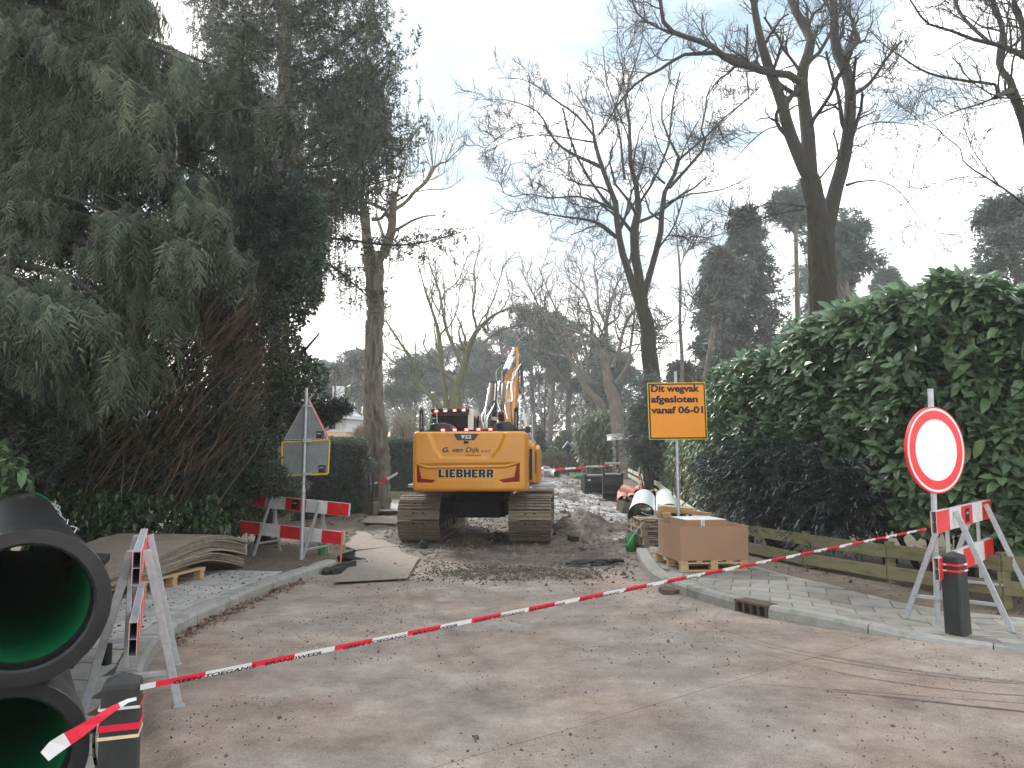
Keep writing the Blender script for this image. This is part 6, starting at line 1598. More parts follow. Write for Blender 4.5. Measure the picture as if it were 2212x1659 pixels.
for k in range(NB):
    f = 1 - k / (NB - 1); m_ = MB(); n = 18; vs = []; L0 = 7.55; L1 = 10.72
    jx, jy = random.uniform(-.03, .03), random.uniform(-.05, .05); lo = k > 9
    for i in range(n + 1):
        y = L0 + (L1 - L0) * i / n; bot = .285 + .55 * max(0, (bz(y) - .50)) * .9 + (-.10 * max(0, (y - 9.9) / .8) - .05 * max(0, (8.6 - y)))
        z = bot + (bz(y) - bot) * f
        if lo: z -= .03 * max(0, (y - 9.2) / 1.4)
        x0, x1 = -1.28 + jx, jx
        for x in (x0, x1):
            for dz in (-.0085, .0085): vs.append((x + .015 * math.sin(y * 3 + k), y - 9 + jy, z + dz))
    for v in range(n):
        a = v * 4; m_.add([], [], 'board')
    fs = []
    for i in range(n):
        a, b = i * 4, i * 4 + 4; fs += [(a + 1, a + 3, b + 3, b + 1), (a, b, b + 2, a + 2), (a, a + 1, b + 1, b), (a + 2, b + 2, b + 3, a + 3)]
    fs += [(0, 2, 3, 1), (4 * n, 4 * n + 1, 4 * n + 3, 4 * n + 2)]
    m2 = MB(); m2.add(vs, fs, 'board_top' if k == 0 else 'board')
    lab = 'topmost flexed board of the wavy stack on the left pavement' if k == 0 else ('bottom board of the wavy stack, resting on the pallet' if k == NB - 1 else '%s board from the top of the wavy stack, thin and flexed' % ['', 'second', 'third', 'fourth', 'fifth', 'sixth', 'seventh', 'eighth', 'ninth', 'tenth', 'eleventh', 'twelfth', 'thirteenth', 'fourteenth'][k])
    o = part('track_board', m2, None, (-3.98, 9, 0), (0, 0, bd), label=lab, category='board', group='boards in the wavy stack')

# steel plates on the dirt
def gplate(label, pts, z, m_='plate', th_=.012):
    q = [gnd(x, y, lambda a, b: H(a, b) + z) for x, y in pts]; c_ = sum(q, Vector()) / len(q)
    zz = [random.uniform(-.008, .012) for _ in q]
    m2 = MB(); m2.extr([p - c_ + Vector((0, 0, e_)) for p, e_ in zip(q, zz)], (0, 0, -th_), m_)
    return part('road_plate', m2, None, c_, label=label, category='plate')
gplate('nearest dusty road plate with its front edge lifted, left of the digger tracks', [(721, 1257), (880, 1247), (905, 1205), (862, 1192), (768, 1207)], .04)
gplate('narrow road plate under the nearest one, by the end of the kerb', [(765, 1222), (872, 1205), (862, 1182), (838, 1178), (769, 1183)], .03)
gplate('long road plate leading from the pavement to the digger', [(662, 1154), (768, 1189), (858, 1180), (790, 1150), (735, 1138)], .035)
gplate('far road plate in front of the gravel driveway', [(774, 1129), (856, 1131), (862, 1116), (797, 1115)], .06)

# small things by the left sign
gg = gnd(684, 1196, ZL); pipe('pipe_offcut', 'small bright green pipe stub standing beside the left sign pole', (gg.x, gg.y + .3, .09), (gg.x, gg.y + .3, .27), .058, .05, 'green_plastic', 'black', rim='green_plastic', socket=False, n=20)
a_ = at(741, 1184, 11.9); part('wooden_stake', MB().box((0, 0, .22), (.025, .02, .5), 'pvc_orange', (0, .03, 0)), None, (at(738, 1184, 11.9).x, 11.9, .05), label='thin reddish wooden stake right of the left barrier', category='stake')
a_ = gnd(531, 1190, ZL); part('white_stake', MB().tube([(0, 0, 0), (-.01, 0, .33)], .016, 8, 'white_paint'), None, (at(532, 1190, 12.4).x, 12.4, .1), label='short white stake left of the striped barrier', category='stake')

# ---- right pavement: cardboard box on a pallet
fl = gnd(*ZX(895, 1022), ZR); fr_ = gnd(*ZX(1558, 992), ZR); rotb = math.radians(7)
pallet('pale wooden pallet carrying the big cardboard box', (fl.x, fl.y), rotb, .93, 1.15, z=.127)
root = thing('cardboard_box', 'large open cardboard box standing on a pallet on the right pavement', 'box', (fl.x, fl.y, .272), rotb)
W_, D_, HB = .94, 1.12, .45; t_ = .007
walls = [[(0, 0), (W_, 0)], [(W_, 0), (W_ - .01, D_)], [(W_ - .01, D_), (.06, D_)], [(.06, D_), (-.03, D_ * .55), (-.03, D_ * .3), (0, 0)]]
for wl in walls:
    m2 = MB()
    for (xa, ya), (xb, yb) in zip(wl[:-1], wl[1:]):
        L2 = math.hypot(xb - xa, yb - ya); nx, ny = -(yb - ya) / L2 * t_, (xb - xa) / L2 * t_
        m2.prism([(xa, ya), (xb, yb), (xb + nx, yb + ny), (xa + nx, ya + ny)], .002, HB + (0 if ya == yb else .004), 'cardboard')
    part('side', m2, root)
part('bottom', MB().box((W_ / 2, D_ / 2, .006), (W_ - .03, D_ - .03, .006), 'cardboard'), root)
root = thing('cardboard_box', 'smaller closed box with a white label strip inside the big open box', 'box', (fl.x + .12, fl.y + .22, .275), rotb + .01)
m2 = MB(); m2.box((.29, .30, .2575), (.58, .62, .515), 'cardboard'); part('body', m2, root, bevel=.004)
part('white_top', MB().box((.29, .30, .5175), (.585, .6, .004), 'white_paint'), root)
part('tape_strip', MB().box((.245, -.012, .455), (.05, .003, .12), 'white_paint'), root)
part('lettering', text_fit('Curver', .10, .028, 'sticker_teal', .03, 0, .001, 'CENTER'), root, (.245, -.015, .455), Matrix(((0, 1, 0), (0, 0, -1), (-1, 0, 0))).to_euler())

# old pallets stacked behind the box
pb = gnd(*ZX(478, 722), ZR)
for k in range(3): pallet(['lowest weathered pallet of the stack behind the cardboard box', 'middle weathered pallet of the stack behind the cardboard box', 'top weathered pallet of the stack behind the cardboard box'][k], (pb.x + [0, -.02, -.03][k], pb.y + .02 * k), math.radians([3, 5, 1][k]), 1.15, .8, 'wood_old', z=.125 + .146 * k, group='weathered pallets behind the box')
m2 = MB()
for k in range(4): m2.box((0, 0, .05 + k * .09), (.14, .9, .03), 'wood_old').box((0, -.38, .09 + k * .09), (.12, .09, .06), 'wood_old').box((0, .3, .09 + k * .09), (.12, .09, .06), 'wood_old')
part('pallet_end', m2, None, (pb.x - .03, pb.y + .9, .08), (0, .04, .05), label='dark weathered pallet standing left of the stack by the kerb', category='pallet')
zt_ = .565
def lump(name, label, cat, c_, size, rot, m_, **k): return part(name, MB().box((0, 0, 0), size, m_), None, c_, rot, bevel=.004, label=label, category=cat, **k)
lump('timber_block', 'square timber block at the left end of the top of the pallets', 'timber', at(*ZX(640, 380), 13.4), (.10, .12, .14), (0, 0, .3), 'wood_old')
lump('timber_beam', 'thick pale split beam lying on top of the pallets left of the sign pole', 'timber', at(*ZX(830, 325), 13.9), (.62, .2, .11), (.1, .08, -.12), 'wood_new')
lump('timber_beam', 'pale beam end sticking out to the right of the sign pole', 'timber', at(*ZX(1075, 365), 13.7), (.55, .12, .07), (0, .12, -.4), 'wood_new')
lump('timber_block', 'small cut wooden log piece on the pallet stack', 'timber', at(*ZX(735, 392), 13.3), (.14, .12, .09), (0, 0, .1), 'wood_new')
lump('timber_board', 'dark board lying flat on the top pallet', 'timber', at(*ZX(700, 432), 13.3), (.8, .3, .025), (0, .04, .15), 'wood_old')
lump('timber_board', 'thin dark plank pointing right over the fence line', 'timber', at(*ZX(1180, 395), 13.5), (.9, .08, .02), (0, -.06, .2), 'wood_old')
lump('timber_board', 'short grey board leaning over the open end of the wrapped pipe', 'timber', at(*ZX(560, 415), 13.9), (.5, .12, .02), (0, .12, .2), 'wood_old')
# green strap and broken green pipe
strap = thing('green_strap', 'loose green plastic strap hanging in front of the pallets', 'strap', (pb.x + .4, pb.y - .04, .3))
m2 = MB(); pp_ = [at(*ZX(x, y), pb.y - .05) - strap.location for x, y in ((722, 515), (730, 560), (722, 620), (700, 665), (665, 700), (650, 722))]
for a, b in zip(pp_[:-1], pp_[1:]): m2.bar(a, b, .016, .003, 'green_plastic', (0, 1, 0))
part('strap', m2, strap)
for k, pts in enumerate([[(455, 355), (520, 385), (600, 395), (650, 440)], [(600, 400), (520, 430), (440, 510), (330, 660)], [(450, 500), (400, 560), (350, 640), (300, 720)], [(640, 360), (600, 300), (690, 285)]]):
    w3 = thing('wire', ['pale wire over the rim of the wrapped pipe', 'wire running from the pallets down to the green scrap', 'second wire hanging down over the green scrap', 'thin wire loop beside the timber'][k], 'wire', at(*ZX(*pts[0]), 13.2))
    part('strand', MB().tube([at(*ZX(*p), 13.2 - .03 * i) - w3.location for i, p in enumerate(pts)], .005, 5, ['wire', 'wire', 'wire', 'pipe_wrap'][k]), w3)
gs_ = gnd(*ZX(315, 800)); 
m2 = MB(); n = 9; vs = []
for i in range(n):
    a = math.radians(200 + i * 16)
    for j, zz in enumerate((0, .37 - .03 * abs(i - 4))): vs.append((.10 * math.cos(a) + .05, .10 * math.sin(a), zz))
m2.add(vs, [(2 * i, 2 * i + 2, 2 * i + 3, 2 * i + 1) for i in range(n - 1)], 'green_plastic')
o = part('green_scrap', m2, None, (gs_.x, gs_.y + .1, .01), (.05, .06, .2), label='broken curved piece of green pipe standing at the kerb start', category='scrap', smooth=True)
sm = o.modifiers.new('solid', 'SOLIDIFY'); sm.thickness = .012
part('steel_rod', MB().tube([(0, 0, 0), (.01, 0, .22)], .012, 8, 'galv'), None, at(*ZX(343, 560), 13.3), label='grey rod end above the green scrap', category='rod')

# wrapped pipes and orange pipes on the right
pipe('wrapped_pipe', 'left of two white-wrapped black pipes with green lining, open end facing the camera', (2.93, 17.4, .32), (3.84, 22.3, .44), .315, .285, 'pipe_wrap', 'pipe_green', socket=False, group=None)
pipe('wrapped_pipe', 'right of two white-wrapped black pipes, partly hidden by timber', (3.52, 17.2, .32), (4.62, 23.0, .46), .31, .285, 'pipe_wrap', 'pipe_green', rim='pipe_green', socket=False, collar='black')
for i, (x, y, lab) in enumerate([(3.33, 22.9, 'leftmost orange-brown drain pipe, resting by the stone block'), (3.66, 23.3, 'second orange-brown drain pipe from the left'), (4.15, 24.5, 'third orange-brown drain pipe, behind the wrapped pipe'), (4.65, 25.2, 'rightmost orange-brown drain pipe, by the fence')]):
    pipe('drain_pipe', lab, (x, y, float(H(0, y)) + .20), (x + .45, y + 3.2, float(H(0, y)) + .32), .205, .19, 'pvc_orange', 'black', rim='pvc_orange', socket=False, n=24, group='orange-brown drain pipes')
a_, b_ = at(*ZK(1262, 1240), 24.6), at(*ZK(1420, 1290), 24.2); pipe('drain_pipe', 'orange-brown drain pipe lying crosswise on top of the others', a_, b_ + (b_ - a_) * .2, .17, .155, 'pvc_orange', 'black', rim='pvc_orange', socket=False, n=24, group='orange-brown drain pipes')
c_ = gnd(*Z4(760, 655)); lump('stone_block', 'rough concrete block in front of the orange pipes', 'block', (c_.x, c_.y, c_.z + .16), (.30, .3, .30), (.1, .25, .5), 'stone')
c_ = gnd(*Z4(562, 585)); lump('stone_block', 'smaller grey block in front of the excavator buckets', 'block', (c_.x, c_.y, c_.z + .08), (.24, .2, .2), (.1, .1, .3), 'stone')
c_ = gnd(*Z4(300, 905)); lump('asphalt_lump', 'dark lump on the dirt right of the right track', 'lump', (c_.x, c_.y, c_.z + .04), (.20, .14, .10), (.1, .1, .3), 'asphalt_chunk')
c_ = gnd(*Z1(285, 1570)); lump('asphalt_lump', 'black lump on the dirt behind the left track', 'lump', (c_.x, c_.y, c_.z + .05), (.15, .11, .12), (.3, .4, .3), 'asphalt_chunk')

# excavator buckets
def bucket(label, p, rot, wd, ht, grid_=False, white=False):
    root = thing('digger_bucket', label, 'bucket', p, rot); pr = [(0, 0), (-.16, ht * .25), (-.22, ht * .6), (-.12, ht), (.10, ht), (.5, ht * .75), (.62, ht * .3), (.5, 0)]
    m2 = MB(); back = [(wd * -.5, y, z) for y, z in pr[:5]]
    for (ya, za), (yb, zb) in zip(pr[:4], pr[1:5]): m2.add([(-wd / 2, ya, za), (wd / 2, ya, za), (wd / 2, yb, zb), (-wd / 2, yb, zb)], [(0, 1, 2, 3)], 'black'); m2.add([(-wd / 2, ya + .02, za), (wd / 2, ya + .02, za), (wd / 2, yb + .02, zb), (-wd / 2, yb + .02, zb)], [(3, 2, 1, 0)], 'black')
    part('shell', m2, root)
    for sx_ in (-1, 1):
        m3 = MB(); m3.extr([(sx_ * (wd / 2 + .012), y, z) for y, z in pr], (-.024 * sx_, 0, 0), 'black'); part('side_plate', m3, root)
        m3 = MB(); m3.extr([(sx_ * wd * .38, y, z) for y, z in [(-.18, ht * .9), (-.12, ht * 1.28), (.1, ht * 1.42), (.16, ht * 1.1), (.14, ht * .95)]], (-.035 * sx_, 0, 0), 'charcoal'); part('ear', m3, root)
    part('pin', MB().tube([(-wd * .40, -.02, ht * 1.34), (wd * .40, -.02, ht * 1.34)], .04, 12, 'galv'), root); part('pin', MB().tube([(-wd * .40, -.16, ht * .97), (wd * .40, -.16, ht * .97)], .04, 12, 'galv'), root)
    for k in range(4): part('wear_strip', MB().box((0, -.19, ht * (.12 + .2 * k)), (wd * .96, .02, .03), 'charcoal'), root)
    if grid_:
        for k in range(7): part('grid_bar', MB().box((-wd / 2 + wd * (k + .5) / 7, -.12, ht * .12), (.03, .03, ht * .3), 'galv'), root)
    return root
b1 = gnd(*ZK(1120, 1388)); bucket('tall black digger bucket with steel ears, right of the pair', (b1.x, b1.y, b1.z - .02), math.radians(-4), .66, .95)
b2 = gnd(*ZK(870, 1332)); bk = bucket('shorter black sieve bucket with grid bars, left of the pair', (b2.x, b2.y, b2.z - .02), math.radians(6), .80, .82, True)
part('label_plate', MB().box((-.25, -.21, .62), (.09, .01, .06), 'white_paint'), bk)

# far pipe, green offcut, cabinet, stakes, lamp box, gabled board
a_ = gnd(*ZK(350, 1068)); pipe('far_pipe', 'grey pipe with a green ring end lying far up the road', (a_.x, a_.y, a_.z + .2), (a_.x - 1.3, a_.y + 4.5, a_.z + .45), .22, .175, 'pipe_wrap', 'black', rim='pipe_green', socket=False, n=28)
a_ = gnd(*ZK(600, 1105)); root = thing('green_offcut', 'bright green curved pipe offcut lying on the rubble', 'pipe offcut', (a_.x, a_.y, a_.z), .1)
m2 = MB(); vs = []
for i in range(9):
    for j in range(7):
        x = -.5 + i / 8; a = math.pi * (1.08 + .84 * j / 6); vs.append((x * (1.1 if j in (0, 6) else .9), .2 * math.cos(a), .26 + .22 * math.sin(a) + .06 * math.sin(x * 5 + j)))
m2.add(vs, [(i * 7 + j, i * 7 + 7 + j, i * 7 + 8 + j, i * 7 + j + 1) for i in range(8) for j in range(6)], 'green_plastic'); o = part('shell', m2, root, smooth=True); o.modifiers.new('s', 'SOLIDIFY').thickness = .03
a_ = at(1180, 1019, 44); root = thing('utility_cabinet', 'small grey utility cabinet in front of the beech hedge', 'cabinet', (a_.x, 44, float(H(0, 44)))); hh = 1.25
m2 = MB(); m2.box((0, 0, .30), (.36, .3, .60), 'galv'); part('body', m2, root, bevel=.03); part('door', MB().box((0, -.155, .29), (.30, .01, .50), 'galv_back'), root)
for dx, Y, h_, c_, lab in ((1380, 24, 1.2, 'red_paint', 'red and white survey stake behind the orange pipes'), (1324, 30.7, 1.35, 'wood_old', 'thin post holding the end of the far tape')):
    a_ = at(dx, 1000, Y); root = thing('marker_stake', lab, 'stake', (a_.x, Y, float(H(0, Y))))
    for k in range(6): part('stripe', MB().tube([(0, 0, h_ * k / 6), (.01, 0, h_ * (k + 1) / 6)], .022, 8, c_ if k % 2 == 0 or c_ != 'red_paint' else 'white_paint'), root)
    if c_ == 'red_paint': part('second_rod', MB().tube([(.07, .02, .0), (.09, .02, .85)], .018, 6, 'red_paint'), root)
a_ = at(1334, 1040, 29); z0 = float(H(0, 29)); tz = at(1334, 951, 29).z; root = thing('lamp_box', 'white flat box on a thin rusty post among the bushes', 'lamp', (a_.x, 29, z0))
part('post', MB().tube([(0, 0, 0), (0, 0, tz - z0)], .05, 10, 'iron_rust'), root)
part('arm', MB().bar((0, 0, tz - z0 - .55), (.42, 0, tz - z0 - .1), .03, .03, 'iron_rust'), root)
m2 = MB(); m2.box((.15, .3, tz - z0 + .1), (.82, 1.3, .20), 'house_white'); part('box', m2, root, bevel=.01); part('lid', MB().box((.15, .3, tz - z0 + .215), (.88, 1.36, .03), 'white_paint'), root)
Yg = 45; a_ = at(1234, 1000, Yg); z0 = float(H(0, Yg)); root = thing('gabled_board', 'dark wooden notice post with a double gabled roof at the end of the road', 'notice board', (a_.x, Yg, z0))
kx = Yg / F; zz = lambda dy: at(1234, dy, Yg).z - z0
part('post', MB().box((-.2, 0, zz(965) / 2), (.14, .14, zz(965)), 'house_dark').bar((-.2, 0, zz(990)), (.45, 0, zz(962)), .07, .07, 'house_dark'), root)
for s_, xa in ((-1, -8), (1, 11)):
    m2 = MB(); xm = xa * kx; wr = 11 * kx; m2.extr([(xm - wr, -.5, zz(968)), (xm, -.5, zz(953)), (xm + wr, -.5, zz(968)), (xm + wr * .8, -.5, zz(968)), (xm, -.5, zz(957)), (xm - wr * .8, -.5, zz(968))], (0, 1.0, 0), 'roof_slate'); part('roof', m2, root)
    part('board', MB().extr([(xm - wr * .8, -.3, zz(968)), (xm, -.3, zz(957)), (xm + wr * .8, -.3, zz(968)), (xm + wr * .5, -.3, zz(973)), (xm - wr * .5, -.3, zz(973))], (0, .2, 0), 'house_dark'), root)

# ---- fence along the right pavement
root = thing('wooden_fence', 'low two-rail wooden fence, mossy green near the camera and paler far off', 'fence', (FP[6][0], FP[6][1], 0))
bs_ = root.location
for i, ((xa, ya), (xb, yb)) in enumerate(zip(FP[:-1], FP[1:])):
    za, zb = float(H(xa, ya)) + .09, float(H(xb, yb)) + .09; far = ya > 15
    topa = (.72 if ya > 20 else .58) + za - .09 + .0; topb = (.72 if yb > 20 else .58) + zb - .09
    mm = 'wood_fence_pale' if far else 'wood_fence'
    part('post', MB().box((xb - bs_.x, yb - bs_.y, (topb + .0) / 2), (.09, .09, topb + .06), mm), root, rot=(0, 0, 0), bevel=.004)
    n_ = Vector((yb - ya, -(xb - xa), 0)).normalized()
    if n_.x > 0: n_ = -n_
    n_ = -n_ if n_.y > 0 and abs(n_.y) > abs(n_.x) else n_
    for dz, hh in ((0, .155), (-.26, .155)):
        a = Vector((xa, ya, topa + dz - .08)) - bs_ + n_ * .06; b = Vector((xb, yb, topb + dz - .08 + random.uniform(-.01, .01))) - bs_ + n_ * .06
        part('rail', MB().bar(a, b, .03, hh, mm, (0, 0, 1)), root, bevel=.004)

# ---- drain inlet in the right kerb
ik = gnd(1635, 1316, ZR); kk = np.argmin(np.hypot(KRf[:, 0] - gnd(1630, 1328).x, KRf[:, 1] - gnd(1630, 1328).y)); tx, ty = KRf[kk + 1] - KRf[kk - 1]; th = math.atan2(ty, tx)
root = thing('drain_inlet', 'rusty iron drain inlet with four slots set into the right kerb', 'drain', (KRf[kk][0], KRf[kk][1], 0), th)
W_ = .44; ins_ = 1 if side_of(KRf, (3.2, 9.5)) > 0 else -1
zt = float(ZR(KRf[kk][0], KRf[kk][1])) + .006
part('cover', MB().box((0, ins_ * .105, zt - .015), (W_ - .01, .16, .03), 'iron_rust'), root, bevel=.004)
part('slot_shade_block', MB().box((0, ins_ * .05, zt / 2 - .01), (W_, .06, zt - .03), 'black'), root)  # black block painted in for the darkness behind the slots
for k in range(5): part('bar', MB().box((-W_ / 2 + .02 + k * (W_ - .04) / 4, ins_ * .008, zt / 2 - .005), (.026, .03, zt - .012), 'iron_rust'), root, bevel=.003)
part('sill', MB().box((0, ins_ * .005, .004), (W_, .05, .014), 'iron_rust'), root); part('lintel', MB().box((0, ins_ * .006, zt - .012), (W_, .036, .024), 'iron_rust'), root)

# ---- loose stuff: stones, clods, leaves, black scraps
def scatter_stones(name, label, pos, size, m_, seed, flat=.6):
    g = np.random.default_rng(seed); v = np.array([[1, 0, 0], [-.8, .2, 0], [0, 1, 0], [.1, -.9, 0], [0, .1, .8], [.2, -.1, -.6]]); f = np.array([[0, 2, 4], [2, 1, 4], [1, 3, 4], [3, 0, 4], [2, 0, 5], [1, 2, 5], [3, 1, 5], [0, 3, 5]])
    n = len(pos); d = rand_dirs(g, n); R = frames(d, rand_dirs(g, n)); s = size * g.lognormal(0, .45, n)
    V, Fq, tt = scatter((v, f), pos, R, s, g.random(n)); return part(name, mesh_np(name, V, Fq, m_, False, tint=tt), kind='stuff', label=label, category=name.replace('_', ' '))
def on_road(x, y): return roadz(x[None], y[None])[0]
g = np.random.default_rng(77)
x = g.uniform(-2.9, 2.9, 5200); y = g.uniform(11.6, 34, 5200) ; k = (x > xL(y)) & (x < xR(y)); x, y = x[k], y[k]
scatter_stones('dirt_clods', 'loose clods and small stones over the torn-up dirt', np.stack([x, y, on_road(x, y)], 1), .028, 'stone', 1)
x = g.uniform(-3.0, 6, 9000); y = g.uniform(3.2, 12, 9000); nn_ = fbm(np.stack([x, y], 1), 1.2, 3); k = (x > xL(y) + .02) & (x < np.interp(y, KRf[::-1, 1], KRf[::-1, 0], left=30) - .03) & (nn_ + .22 * g.random(9000) > .60); x, y = x[k], y[k]
scatter_stones('road_grit', 'dark crumbs of soil scattered over the road', np.stack([x, y, on_road(x, y) + .002], 1), .0058, 'joint_sand', 2)
x = g.normal(-.05, .75, 1500); y = g.normal(11.0, .38, 1500); scatter_stones('dirt_clods', 'low heap of crumbled soil in the middle of the road', np.stack([x, y, on_road(x, y) + .003], 1), .018, 'joint_sand', 3)
def litter(name, label, pts, seed, size=.06, m_='dead_leaf'):
    g = np.random.default_rng(seed); n = len(pts); d = rand_dirs(g, n) * [1, 1, .35]; V, Fq, tt = scatter(proto_diamond(.6), pts, frames(d, up_(n) + g.normal(size=(n, 3)) * .5), size * g.uniform(.5, 1.2, n), g.random(n))
    return part(name, mesh_np(name, V, Fq, m_, False, tint=tt), kind='stuff', label=label, category='leaves')
s = g.random(520) ** 1.5; i = (40 + s * 60).astype(int) % 160; i = g.integers(22, 78, 520); q = KLf[i] + np.abs(g.normal(size=(520, 1))) * .07 * np.array([[1, -.2]]) + g.normal(size=(520, 2)) * .03
litter('leaf_litter', 'brown leaves gathered along the foot of the left kerb', np.stack([q[:, 0] + .03, q[:, 1], .012 + .02 * g.random(520)], 1), 4, .055)
n = 5200; x = g.uniform(-9, -2.6, n); y = g.uniform(10.2, 19.5, n); k = (x < xL(y) - .1) & ((x < -4.6) | (y > 11.3)) & (fbm(np.stack([x, y], 1), .9, 2) > .42); x, y = x[k], y[k]
litter('leaf_litter', 'fallen leaves under the shrubs on the left', np.stack([x, y, G(x, y) + .02], 1), 5, .06)
n = 6500; x = g.uniform(2.9, 8.5, n); y = g.uniform(6.4, 13.5, n); bb_ = np.interp(y, bR[::-1, 1], bR[::-1, 0]); k = (x > bb_ + .06 + .25 * g.random(n)); x, y = x[k], y[k]
litter('leaf_litter', 'dead leaves on the soil beside the wooden fence', np.stack([x, y, G(x, y) + .015], 1), 6, .06)
n = 900; x = g.uniform(-5.2, -3.0, n); y = g.uniform(6, 11.4, n); k = x < xL(y) - .2; x, y = x[k], y[k]; scatter_stones('soil_crumbs', 'crumbs of soil on the left pavement', np.stack([x, y, ZL(x, y) + .003], 1), .009, 'joint_sand', 7)
scr = [((1222, 1223), (1345, 1217), .22), ((1235, 1140), (1320, 1150), .5), ((700, 1246), (760, 1222), .3)]
for k, ((xa, ya), (xb, yb), wd) in enumerate(scr[:2]):
    a, b = gnd(xa, ya), gnd(xb, yb); g3 = np.random.default_rng(k + 5); root = thing('torn_membrane', ['black torn strip of membrane on the road before the digger', 'black torn membrane half buried in the dirt right of the tracks'][k], 'scrap', a)
    m2 = MB(); n = 9
    for r_ in range(3):
        vs = []
        for i in range(n + 1):
            c_ = a * (1 - i / n) + b * (i / n) - a; w2 = wd * .5 * math.sin(math.pi * (i + .3) / (n + .6)) * (.35 + .5 * g3.random())
            o2 = (r_ - 1) * wd * .28; vs += [(c_.x, c_.y - w2 + o2, .03 + .05 * g3.random()), (c_.x + .02, c_.y + w2 * .6 + o2, .02 + .07 * g3.random())]
        m2.add(vs, [(2 * i, 2 * i + 2, 2 * i + 3, 2 * i + 1) for i in range(n)], 'asphalt_chunk')
    o = part('sheet', m2, root, smooth=False); o.modifiers.new('s', 'SOLIDIFY').thickness = .012
# broken asphalt lumps near the kerb end
g3 = np.random.default_rng(9)
for k in range(7):
    dx, dy = [(757, 1212), (742, 1228), (722, 1238), (705, 1240), (748, 1201), (1190, 1155), (1445, 1281)][k]; p = gnd(dx, dy); sz = [.26, .24, .2, .1, .2, .12, .2][k]
    m2 = MB(); pl_ = [(sz * (.7 + .5 * g3.random()) * math.cos(a), sz * (.5 + .4 * g3.random()) * math.sin(a)) for a in np.linspace(0, 5.4, 6)]; m2.prism(pl_, 0, .05 + .04 * g3.random(), 'asphalt_chunk' if k < 6 else 'iron_rust')
    part('asphalt_slab', m2, None, (p.x, p.y, p.z - .01), (g3.normal() * .15, g3.normal() * .15, g3.random() * 3), label=['broken asphalt slab right at the end of the left kerb', 'dark asphalt piece below the kerb end', 'flat asphalt piece left of the nearest road plate', 'small asphalt crumb at the foot of the left kerb', 'asphalt slab tilted against the kerb end', 'small dark slab behind the right track', 'reddish broken brick piece at the foot of the right kerb'][k], category='rubble')

# ------------------------------------------------------------------ the crawler excavator, seen from behind
EX = Vector((-.595, 16.8, .0)); ER = math.radians(-4)
ex = thing('excavator', 'yellow tracked excavator seen from behind with raised boom and red work lights', 'excavator', EX, ER)
ce, se = math.cos(ER), math.sin(ER)
def exl(dx, dy, ly):            # local point seen at (dx, dy) with local depth ly
    a, b = ray(dx, dy); Y = EX.y + ly
    for _ in range(8):
        X_ = a * Y; lx = (X_ - EX.x) * ce + (Y - EX.y) * se; l2 = -(X_ - EX.x) * se + (Y - EX.y) * ce; Y += ly - l2
    return Vector((lx, ly, 1.6 + b * Y - EX.z))
def e1(x, y, ly): return exl(*Z1(x, y), ly)
def e9(x, y, ly): return exl(*Z9(x, y), ly)
def xpart(name, mb, parent=ex, **k): return part(name, mb, parent, **k)

# --- counterweight: moulded face as relief
YB = -2.80; KX = .002577
def fx_(zx): return (zx - 607) * KX
def fz_(zy): return 1.02 + (1170 - zy) * KX
def sdf(poly, x, y):
    d = np.full(x.shape, 1e9); n = len(poly)
    for i in range(n):
        ax, ay = poly[i]; bx2, by2 = poly[(i + 1) % n]; ex2, ey2 = bx2 - ax, by2 - ay
        t_ = np.clip(((x - ax) * ex2 + (y - ay) * ey2) / (ex2 * ex2 + ey2 * ey2), 0, 1)
        d = np.minimum(d, np.hypot(x - ax - t_ * ex2, y - ay - t_ * ey2))
    return np.where(inpoly(x, y, poly), d, -d)
UP = [(296, 700), (300, 760), (350, 872), (400, 942), (772, 942), (834, 872), (884, 752), (890, 700)]
LP = [(221, 974), (300, 1000), (870, 992), (970, 962), (970, 1103), (852, 1110), (800, 1084), (376, 1088), (342, 1114), (223, 1112)]
LP2 = [(212, 962), (978, 956), (978, 1000), (870, 990), (300, 1000), (212, 990)]
def depth(zx, zy):
    d = .045 * sstep(0, 30, sdf(UP, zx, zy)) + .040 * sstep(0, 10, sdf(LP, zx, zy)) + .03 * sstep(0, 26, sdf([(212, 964), (300, 966), (890, 958), (978, 956), (870, 1000), (300, 1006)], zx, zy))
    # overall barrel: edges roll away
    R = 26; dx = np.maximum(0, np.maximum(197 + R - zx, zx - (1018 - R))); dz = np.maximum(0, np.maximum(742 + R - zy, zy - (1168 - R)))
    q = np.clip(np.hypot(dx, dz) / R, 0, 1); d = d + (R * KX) * (1 - np.sqrt(np.clip(1 - q * q, 0, 1)))
    return d + .05 * ((zx - 607) / 410) ** 2
nx_, nz_ = 240, 130
zxs = np.linspace(197, 1018, nx_); zys = np.linspace(742, 1168, nz_); ZX_, ZY_ = np.meshgrid(zxs, zys); R = 26
